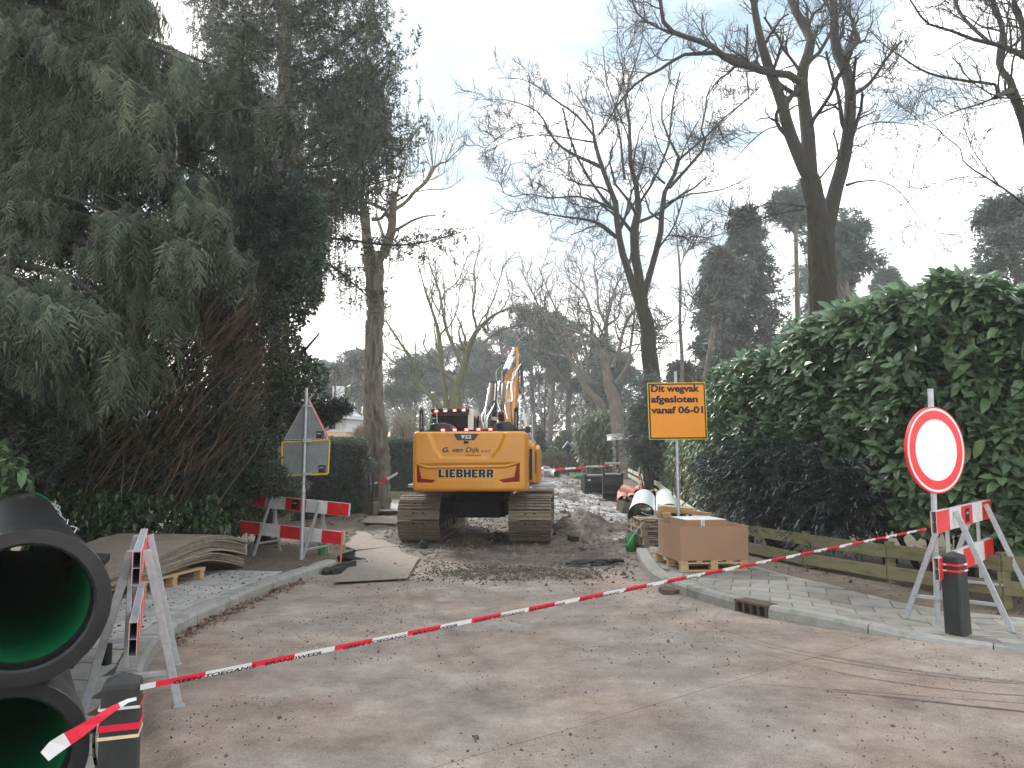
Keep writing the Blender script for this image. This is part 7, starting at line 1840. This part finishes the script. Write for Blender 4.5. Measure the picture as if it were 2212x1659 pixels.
# squeeze the grid into the rounded outline
cxq = np.clip(ZX_, 197 + R, 1018 - R); cyq = np.clip(ZY_, 742 + R, 1168 - R); vx, vy = ZX_ - cxq, ZY_ - cyq; m_inf = np.maximum(np.abs(vx), np.abs(vy)); l2 = np.hypot(vx, vy) + 1e-9
f_ = np.where((np.abs(vx) > 0) & (np.abs(vy) > 0), m_inf / l2, 1); GX, GY = cxq + vx * f_, cyq + vy * f_
D = depth(GX, GY); V = np.stack([fx_(GX), YB + D, fz_(GY)], -1).reshape(-1, 3)
i = (np.arange(nz_ - 1)[:, None] * nx_ + np.arange(nx_ - 1)[None]).reshape(-1); Q = np.stack([i, i + nx_, i + nx_ + 1, i + 1], 1)
bd_ = np.concatenate([np.arange(nx_), nx_ * np.arange(1, nz_) + nx_ - 1, (nz_ - 1) * nx_ + np.arange(nx_ - 2, -1, -1), nx_ * np.arange(nz_ - 2, 0, -1)])
ring1 = V[bd_].copy(); ring1[:, 1] = YB + 1.05; k0 = len(V); V2 = np.concatenate([V, ring1]); nb = len(bd_); j = np.arange(nb); Q2 = np.stack([bd_, bd_[(j + 1) % nb], k0 + (j + 1) % nb, k0 + j], 1)
cw = part('counterweight', mesh_np('counterweight', V2, [Q, Q2], 'yellow', True), ex)
def fpt(zx, zy, off=.004): return (fx_(zx), YB + float(depth(np.array([float(zx)]), np.array([float(zy)]))[0]) - off, fz_(zy))
# reflectors
for nm, pl_ in (('left', [(222, 985), (241, 985), (263, 1076), (362, 1088), (336, 1110), (226, 1110)]), ('right', [(967, 974), (948, 974), (930, 1064), (818, 1085), (850, 1105), (967, 1101)])):
    part('reflector', MB().extr([(fx_(a), YB + .04 + .05 * ((a - 607) / 410) ** 2 - .012, fz_(b)) for a, b in (pl_ if nm == 'left' else pl_[::-1])], (0, .01, 0), 'reflector_red'), cw)
# badge
bd2 = [(495, 758), (674, 758), (644, 804), (520, 804)]
yb_ = YB + .045 - .012
part('badge', MB().extr([(fx_(a), yb_, fz_(b)) for a, b in bd2[::-1]], (0, .02, 0), 'charcoal'), cw)
part('lettering', text_fit('922', 74 * KX, 24 * KX, 'white_paint', .03), cw, (fx_(549), yb_ - .004, fz_(781)), UP90)
part('camera', MB().extr([(fx_(a), yb_ - .02, fz_(b)) for a, b in [(566, 828), (605, 828), (598, 808), (573, 808)]], (0, .05, 0), 'black'), cw)
yt = YB + .045 - .003
part('lettering', text_fit('G. van Dijk', 268 * KX, 34 * KX, 'ink', .012, .25), cw, (fx_(414), yt, fz_(874)), UP90)
part('lettering', text_fit('u.o.f.', 68 * KX, 19 * KX, 'ink', .01, .25), cw, (fx_(692), yt, fz_(880)), UP90)
part('lettering', text_fit('Wekerom', 103 * KX, 13 * KX, 'ink', .012, .25), cw, (fx_(586), yt, fz_(913)), UP90)
# the maker's heavy slab letters, drawn as blocks
G_ = {'L': ['XX..', 'XX..', 'XX..', 'XX..', 'XXXX'], 'I': ['XX'] * 5, 'E': ['XXXX', 'XX..', 'XXX.', 'XX..', 'XXXX'], 'B': ['XXX.', 'XX.X', 'XXX.', 'XX.X', 'XXX.'], 'H': ['XX.XX', 'XX.XX', 'XXXXX', 'XX.XX', 'XX.XX'], 'R': ['XXXX.', 'XX.XX', 'XXXX.', 'XX.XX', 'XX.XX']}
yl = YB + .045
def blocks(word, W_, H_, grow, m_, th_=.004):
    GL = {'L': (4, [(0, 0, 1.9, 5), (0, 0, 4, 1.25), (0, 4.3, 2.3, 5)]), 'I': (2.0, [(0, 0, 2.0, 5)]), 'E': (4, [(0, 0, 1.8, 5), (0, 0, 4, 1.15), (0, 3.85, 4, 5), (0, 2.0, 3.3, 3.0)]),
          'B': (4.3, [(0, 0, 1.8, 5), (0, 0, 3.8, 1.05), (0, 3.95, 3.8, 5), (0, 2.05, 3.8, 2.95), (2.7, .5, 4.3, 2.2), (2.7, 2.8, 4.3, 4.5)]), 'H': (4.8, [(0, 0, 1.8, 5), (3.0, 0, 4.8, 5), (0, 1.95, 4.8, 3.05)]),
          'R': (4.6, [(0, 0, 1.8, 5), (0, 3.95, 3.8, 5), (0, 1.9, 3.8, 2.85), (2.6, 2.4, 4.3, 4.6), (2.5, 0, 4.3, 1.6), (2.3, 1.2, 3.9, 2.4)])}
    tot = sum(GL[c][0] for c in word) + .55 * (len(word) - 1); kx_ = W_ / tot; kz_ = H_ / 5; u = 0; res = []
    for c in word:
        mb_ = MB()
        for n_, (a, b, c2, d) in enumerate(GL[c][1]): mb_.box(((u + (a + c2) / 2) * kx_, -n_ * .0002, (b + d) / 2 * kz_), ((c2 - a) * kx_ + grow * 2, th_, (d - b) * kz_ + grow * 2), m_)
        res.append(mb_); u += GL[c][0] + .55
    return res
for mb_ in blocks('LIEBHERR', 396 * KX, 58 * KX, .009, 'cream_letter'): part('letter_outline', mb_, cw, (fx_(387), YB + .045 - .004, fz_(1069)))
for mb_ in blocks('LIEBHERR', 396 * KX, 58 * KX, .0, 'ink'): part('lettering', mb_, cw, (fx_(387), YB + .045 - .009, fz_(1069)))

# --- upper structure
m_ = MB(); m_.box((0, -.5, 1.32), (2.06, 2.7, .55), 'yellow_dark'); xpart('turntable_frame', m_, bevel=.02)
m_ = MB(); m_.box((.0, -1.15, 1.84), (1.98, 1.3, .50), 'yellow'); xpart('engine_hood', m_, bevel=.04)
def wpts(*p): return [tuple(q) for q in p]
# right side boxes
xr = 1.16
m_ = MB(); m_.extr([(.62, y, z) for y, z in [(-1.72, 1.16), (-1.72, 1.88), (-1.55, 2.0), (-.60, 1.98), (-.55, 1.10)]], (xr - .62, 0, 0), 'yellow'); sd1 = xpart('side_door', m_, bevel=.03)
m_ = MB(); m_.extr([(.62, y, z) for y, z in [(-.50, 1.10), (-.52, 1.84), (-.30, 1.92), (.9, 1.82), (1.0, 1.1)]], (1.22 - .62, 0, 0), 'yellow'); xpart('side_door', m_, bevel=.03)
xpart('side_vent', MB().box((1.09, -1.74, 1.52), (.05, .04, .60), 'black'))
xpart('side_vent', MB().box((1.163, -1.1, 1.55), (.012, .5, .45), 'charcoal'))
m_ = MB(); m_.extr([(-1.16, y, z) for y, z in [(-1.72, 1.12), (-1.72, 1.9), (-.5, 1.9), (-.5, 1.1)]], (.3, 0, 0), 'yellow'); xpart('side_door', m_, bevel=.03)
for sx_ in (-1, 1):
    xpart('side_step', MB().box((sx_ * 1.30, -.1 + .3 * (sx_ > 0), 1.06), (.46, 1.5, .07), 'galv'), bevel=.01)
# work-light bar and lamps
a, b = e1(283, 738, -2.3), e1(1008, 730, -2.3)
xpart('light_bar', MB().bar(a, b, .07, .035, 'black'))
def lamp(p, r=.030, nm='warning_light'):
    o = xpart(nm, MB().box((0, 0, 0), (r * 2.6, .05, r * 1.6), 'ink'), loc=p, bevel=.006)
    part('lens', MB().box((0, -.027, 0), (r * 2.2, .012, r * 1.25), 'led_red'), o); part('bulb', MB().box((0, -.035, 0), (r * 1.0, .008, r * .6), 'led_core'), o)
for x, y in ((423, 733), (507, 731), (591, 729), (677, 727), (762, 727)): lamp(e1(x, y - 2, -2.36))
# humps on the hood
for pts_, nm in (([(315, 738), (345, 686), (358, 679), (436, 679), (470, 690), (505, 738)], 'l'), ([(768, 730), (810, 676), (826, 668), (900, 668), (932, 695), (940, 730)], 'r')):
    pq = [e1(x, y, -1.9) for x, y in pts_]
    m_ = MB(); m_.extr(pq[::-1], (0, .65, 0), 'charcoal'); xpart('hood_hump', m_, bevel=.02)
for x, y in ((350, 712), (828, 703)):
    xpart('rear_lamp', MB().box((0, 0, 0), (.105, .06, .105), 'ink').box((0, -.032, 0), (.08, .006, .08), 'glass_dark'), loc=e1(x, y, -2.0), bevel=.008)
    
c_ = e1(838, 668, -1.5); xpart('exhaust_pipe', MB().tube([c_ + Vector((0, .15, -.15)), c_ + Vector((0, .1, 0)), c_ + Vector((0, .0, .12)), c_ + Vector((0, -.05, .17))], [.066, .066, .064, .05], 16, 'black'), smooth=True)
# antenna masts with lettering
for x, y0, y1 in ((268, 742, 585), (945, 732, 570)):
    a, b = e1(x, y0, -2.2), e1(x, y1, -2.2); hgt = (b - a).length
    ms_ = xpart('antenna', MB().tube([a, a + (b - a) * .97, b], [.042, .042, .03], 16, 'black').tube([b, b + Vector((0, 0, .03))], .014, 8, 'black'), smooth=False)
    me = text_fit('Leica Geosystems', hgt * .68, .026, 'white_paint', .0)
    o = part('lettering', me, ms_, a + Vector((0, -.045, hgt * .12))); o.rotation_euler = Matrix(((0, -1, 0), (0, 0, -1), (1, 0, 0))).to_euler()
xpart('aerial', MB().tube([e1(350, 590, -.4), e1(350, 450, -.4)], .005, 5, 'black'))

# --- cab
yc = -.2
cb = [e1(333, 735, yc).x, e1(637, 735, yc).x]; x0, x1 = cb; z0, z1 = 1.35, e1(480, 578, yc).z; CD = 1.75
cab = xpart('cab', MB().box(((x0 + x1) / 2, yc + CD / 2, z0 + .35), (x1 - x0, CD, .7), 'cab_white').box(((x0 + x1) / 2, yc + CD / 2, (z0 + z1) / 2), (x1 - x0 - .12, CD - .12, z1 - z0 - .12), 'glass_dark'), bevel=.02)
m_ = MB(); m_.extr([(x0, yc - .02, z1), (x0, yc + CD * .7, z1 + .02), (x0, yc + CD, z1 - .12), (x0, yc + CD, z1 - .2), (x0, yc - .02, z1 - .14)], (x1 - x0, 0, 0), 'cab_white'); part('cab_roof', m_, cab, bevel=.02)
for x in (x0 + .05, x1 - .06): part('pillar', MB().box((x, yc + .03, (z0 + z1) / 2), (.13 if x > x0 + .2 else .08, .08, z1 - z0 - .05), 'cab_white' if x > x0 + .2 else 'black'), cab, bevel=.015)
part('pillar', MB().tube([(x1, yc + .9, z0 + .6), (x1 + .0, yc + .9, z1 - .1)], .03, 6, 'black').tube([(x1, yc + CD, z0 + .6), (x1, yc + CD - .05, z1 - .3), (x1, yc + CD - .3, z1 - .06)], .035, 6, 'cab_white'), cab)
a, b = e1(378, 628, yc), e1(600, 720, yc)
part('rear_window', MB().box(((a.x + b.x) / 2, yc - .005, (a.z + b.z) / 2), (b.x - a.x, .02, a.z - b.z), 'glass_dark'), cab)
part('roof_light_bar', MB().box(((x0 + x1) / 2 - .03, yc - .06, e1(480, 592, yc).z), (x1 - x0 - .1, .08, .075), 'black').box(((x0 + x1) / 2 - .03, yc - .04, e1(480, 615, yc).z), (x1 - x0 - .12, .05, .05), 'charcoal'), cab, bevel=.008)
for x, y in ((375, 595), (440, 592), (506, 590), (571, 588)): lamp(e1(x, y, yc - .12), .032)
# side ladder frame and flag at the cab
a = e1(340, 690, -.6); xpart('handrail', MB().tube([e1(338, 700, -.5), e1(336, 612, -.5), e1(378, 612, -.5), e1(380, 690, -.5)], .012, 6, 'galv').tube([e1(337, 645, -.5), e1(379, 645, -.5)], .010, 6, 'galv'))
m_ = MB(); m_.extr([e1(*q, -.7) for q in [(338, 618), (350, 645), (346, 672), (322, 700), (330, 660)]], (0, .006, 0), 'green_plastic'); xpart('flag', m_)

# --- boom: two plate sides, following the photograph's outline from foot to knuckle
def bw(zx, zy, ly): return e9(zx, zy, ly)
bs1 = [((1170, 1500), -.1, 230), ((1175, 1250), .25, 235), ((1185, 1000), .8, 230), ((1200, 800), 1.35, 225), ((1225, 640), 1.9, 200)]
m_ = MB(); secs = []
for (x, y), ly, wd in bs1:
    c_ = bw(x, y, ly); hw = abs(bw(x + wd / 2, y, ly).x - c_.x); secs.append((c_, hw))
vs = []
for c_, hw in secs: vs += [(c_.x - hw, c_.y, c_.z), (c_.x + hw, c_.y, c_.z), (c_.x + hw, c_.y + .42, c_.z - .32), (c_.x - hw, c_.y + .42, c_.z - .32)]
m_.add(vs, [(i * 4 + j, i * 4 + (j + 1) % 4, i * 4 + 4 + (j + 1) % 4, i * 4 + 4 + j) for i in range(len(secs) - 1) for j in range(4)] + [(3, 2, 1, 0), tuple(range(len(vs) - 4, len(vs)))], 'yellow'); boom = xpart('boom', m_, bevel=.012)
m_ = MB()
for (pl_, ly) in (([(1330, 640), (1300, 760), (1270, 830), (1310, 900), (1350, 900), (1365, 560)], 1.7), ([(1235, 660), (1330, 640), (1365, 450), (1350, 330), (1355, 200), (1345, 60), (1300, 60), (1320, 200), (1310, 400), (1250, 430), (1130, 480), (1115, 660)], 2.3)):
    m_.extr([bw(x, y, ly + (900 - y) / 900 * .9) for x, y in pl_], (0, .25, -.05), 'yellow')
part('boom_tip', m_, boom, bevel=.008)
for (x, wd) in ((1225, 28), (1325, 40)):
    m_ = MB(); m_.extr([bw(x + dx_, y, 3.3) for dx_, y in [(-wd / 2, 130), (-wd / 2, 60), (0, 38), (wd / 2, 60), (wd / 2, 130)]], (0, .35, -.1), 'pvc_orange'); part('bracket', m_, boom, bevel=.006)
part('pin', MB().tube([bw(1205, 75, 3.35), bw(1350, 75, 3.35)], .05, 12, 'charcoal'), boom)
# boom foot and lift cylinders
xpart('boom_foot', MB().box((secs[0][0].x, .2, 1.75), (.5, .7, .9), 'yellow_dark'), bevel=.02)
cyl = xpart('stick_cylinder', MB().tube([bw(1140, 470, 2.0), bw(1235, 245, 2.7)], .085, 18, 'silver').tube([bw(1228, 262, 2.68), bw(1240, 236, 2.72)], .10, 18, 'galv'), smooth=True)
part('rod', MB().tube([bw(1235, 245, 2.7), bw(1282, 85, 3.3)], .048, 14, 'silver'), cyl, smooth=True)
for x0_, x1_, nm in ((870, 880, 'l'), (1080, 1095, 'r')):
    xpart('lift_cylinder', MB().tube([bw(x0_, 1500, .35), bw((x0_ + x1_) / 2, 1000, .6), bw(x1_, 700, 1.3)], [.06, .06, .055], 12, 'steel_worn'), smooth=True)
xpart('inner_frame', MB().tube([bw(940, 1480, .2), bw(950, 1000, .6), bw(970, 700, 1.3)], [.05, .045, .04], 8, 'black'))
# steel pipes and hoses
pipes = [([(765, 1470), (716, 1290), (790, 1095), (822, 900), (850, 740), (905, 655)], .0, .021), ([(800, 1470), (775, 1300), (795, 1120)], .0, .018), ([(812, 1465), (818, 1285), (930, 1060), (955, 880), (970, 780), (1000, 660)], -.1, .024),
         ([(1060, 1200), (1000, 1040), (985, 980), (1005, 800), (1035, 640)], -.1, .024), ([(1165, 1300), (1122, 1090), (1140, 900), (1178, 700), (1215, 640), (1270, 560), (1230, 540), (1340, 420), (1400, 340)], -.1, .021),
         ([(1235, 1010), (1250, 930), (1235, 760), (1250, 640), (1290, 520), (1370, 380)], -.12, .024), ([(1380, 1450), (1378, 1200), (1380, 930)], .1, .022), ([(1185, 640), (1160, 760), (1130, 960)], -.15, .016), ([(1300, 560), (1330, 440), (1390, 350)], -.1, .016)]
def ly_of(y): return float(np.interp(y, [300, 640, 1000, 1250, 1500], [2.7, 1.85, .75, .2, -.15]))
for pts_, off, r_ in pipes:
    q, _ = resample([bw(x, y, ly_of(y) + off - .06) for x, y in pts_], [1] * len(pts_), 22)
    xpart('hydraulic_pipe', MB().tube([Vector(v) for v in q], r_ * .72, 8, 'silver'), smooth=True)
hoses = [([(1360, 380), (1362, 500), (1358, 700), (1372, 820), (1392, 860), (1398, 700), (1400, 480), (1395, 380)], .0), ([(1410, 380), (1425, 520), (1420, 760), (1425, 900), (1432, 950), (1438, 760), (1425, 500), (1405, 360)], .0), ([(1060, 400), (1090, 500), (1075, 640), (1115, 690)], -.1),
         ([(1080, 380), (1060, 470), (1090, 600), (1060, 680)], -.1), ([(1040, 410), (985, 480), (975, 560), (985, 650)], -.1), ([(1220, 1020), (1225, 1200), (1255, 1400), (1240, 1480)], -.1), ([(860, 700), (830, 900), (820, 1020), (838, 1100)], .0), ([(1270, 180), (1275, 280), (1250, 350)], .0), ([(1100, 420), (1110, 520), (1090, 640)], -.05), ([(905, 640), (890, 800), (905, 1000), (900, 1300)], .1)]
for pts_, off in hoses:
    q, _ = resample([bw(x, y, ly_of(y) + off - .05) for x, y in pts_], [1] * len(pts_), 18)
    xpart('hose', MB().tube([Vector(v) for v in q], .020, 8, 'black_rubber'), smooth=True)
for x, y, wd in ((1000, 680, 130), (1080, 690, 70), (870, 935, 90), (1090, 930, 90), (955, 1170, 80), (1210, 635, 90), (1195, 710, 80), (860, 970, 80), (980, 790, 60), (1080, 330, 60), (1110, 255, 40), (1400, 330, 60), (1260, 340, 60), (905, 650, 60)):
    xpart('pipe_clamp', MB().box((0, 0, 0), (wd / 6.913 / 1.157 / F * 17.5, .07, .035), 'charcoal'), loc=bw(x, y, ly_of(y) - .14), bevel=.004)
xpart('blue_tag', MB().box((0, 0, 0), (.10, .02, .05), 'pipe_wrap'), loc=bw(1190, 980, ly_of(980) - .2))
xpart('small_canister', MB().tube([bw(935, 1320, -.1), bw(938, 1260, -.1)], .06, 10, 'galv'))
# right handrails, flag, mirror
for pts_ in ([(1390, 1480), (1392, 1220), (1420, 1190), (1500, 1200), (1520, 1480)], [(1500, 1130), (1555, 1130)], [(1530, 1130), (1535, 1480)], [(1545, 1180), (1580, 1190), (1595, 1230), (1600, 1640)], [(1525, 1240), (1560, 1245)], [(1415, 1090), (1480, 1090)], [(1448, 1090), (1450, 1140)]):
    xpart('handrail', MB().tube([bw(x, y, -.6) for x, y in pts_], .013, 6, 'galv'), smooth=True)
m_ = MB(); m_.extr([bw(x, y, -.9) for x, y in [(1448, 1100), (1470, 1210), (1500, 1300), (1505, 1410), (1480, 1440), (1440, 1320), (1415, 1250)]], (0, .006, 0), 'sign_white'); xpart('flag', m_)
c_ = bw(1520, 1480, -1.6); xpart('mirror', MB().box((0, 0, 0), (.11, .05, .12), 'black').bar((.02, 0, -.04), (.12, .0, -.25), .035, .035, 'galv'), loc=c_, bevel=.01)
# --- undercarriage
m_ = MB(); m_.tube([(0, 0, .86), (0, 0, 1.05)], .62, 40, 'dark_under'); xpart('slew_ring', m_)
for k in range(48):
    a = 2 * math.pi * k / 48
    if math.sin(a) < .1: xpart('ring_bolt', MB().box((0, 0, 0), (.022, .022, .08), 'galv'), loc=(.63 * math.cos(a), .63 * math.sin(a), .97), rot=(0, 0, a))
m_ = MB(); m_.box((0, 0, .66), (1.05, 1.9, .46), 'dark_under').box((0, -1.0, .60), (.9, .3, .34), 'dark_under'); xpart('centre_frame', m_, bevel=.03)
for sy in (-1, 1): xpart('axle_beam', MB().box((0, sy * .7, .62), (1.9, .35, .30), 'dark_under'), bevel=.02)
TW, TR, TL = .82, .42, 1.62
shoe = MB(); shoe.box((0, 0, -.012), (TW, .178, .026), 'track_steel')
for y in (-.07, .0, .07): shoe.box((0, y, .016), (TW - .02, .022, .034), 'track_steel')
for x in (-.09, .09): shoe.box((x, .035, .003), (.05, .03, .006), 'black')
shoe_me = shoe.mesh('track_shoe')
link_m = MB(); link_m.box((-.1, 0, -.06), (.04, .15, .08), 'dark_under').box((.1, 0, -.06), (.04, .15, .08), 'dark_under'); link_me = link_m.mesh('track_link')
for sx_ in (-1, 1):
    xc = sx_ * (1.485 - TW / 2); trk = xpart('track_frame', MB().box((xc, 0, .42), (.36, TL * 2, .36), 'dark_under').tube([(xc - .2, -TL, TR + .01), (xc + .2, -TL, TR + .01)], .34, 24, 'dark_under').tube([(xc - .2, TL, TR + .01), (xc + .2, TL, TR + .01)], .34, 24, 'dark_under'), bevel=.01)
    for k in range(6): part('roller', MB().tube([(xc - .17, -1.25 + k * .5, .16), (xc + .17, -1.25 + k * .5, .16)], .10, 16, 'steel_worn'), trk)
    per = 4 * TL + 2 * math.pi * TR; n = int(per / .19)
    for k in range(n):
        s = k * per / n
        if s < 2 * TL: p = (-TL + s, TR * 2, 0.0)
        elif s < 2 * TL + math.pi * TR: a = (s - 2 * TL) / TR; p = (TL + TR * math.sin(a), TR + TR * math.cos(a), -a)
        elif s < 4 * TL + math.pi * TR: p = (TL - (s - 2 * TL - math.pi * TR), 0, math.pi)
        else: a = (s - 4 * TL - math.pi * TR) / TR; p = (-TL - TR * math.sin(a), TR - TR * math.cos(a), math.pi - a)
        sag = -.03 * math.sin(math.pi * s / (2 * TL)) if s < 2 * TL else 0
        link('track_shoe', shoe_me, trk, (xc + random.uniform(-.006, .006), p[0], p[1] + .045 + sag), (p[2], 0, 0))
        o = link('track_link', link_me, trk, (xc, p[0], p[1] + .045 + sag), (p[2], 0, 0))

# ------------------------------------------------------------------ air
def haze(density):
    top = 0
    for o_ in sc.objects:
        if o_.type == 'MESH': top = max(top, max((o_.matrix_world @ Vector(c))[2] + (o_.parent.location.z if o_.parent else 0) for c in o_.bound_box))
    top += .6; m_ = MB(); m_.box((0, 53, (top - 1.2) / 2), (224, 150, top + 1.2)); me = m_.mesh('haze')
    hm = bpy.data.materials.new('haze'); hm.use_nodes = True; t_ = hm.node_tree
    for n_ in list(t_.nodes): t_.nodes.remove(n_)
    o_ = t_.nodes.new('ShaderNodeOutputMaterial'); v_ = t_.nodes.new('ShaderNodeVolumePrincipled')
    v_.inputs['Color'].default_value = (.95, .98, 1, 1); v_.inputs['Density'].default_value = density; v_.inputs['Anisotropy'].default_value = .6
    t_.links.new(v_.outputs[0], o_.inputs['Volume']); me.materials.clear(); me.materials.append(hm); print('haze top', top)
    return link('haze', me, kind='stuff', label='thin pale morning haze between the trees', category='haze')
haze(.0017)
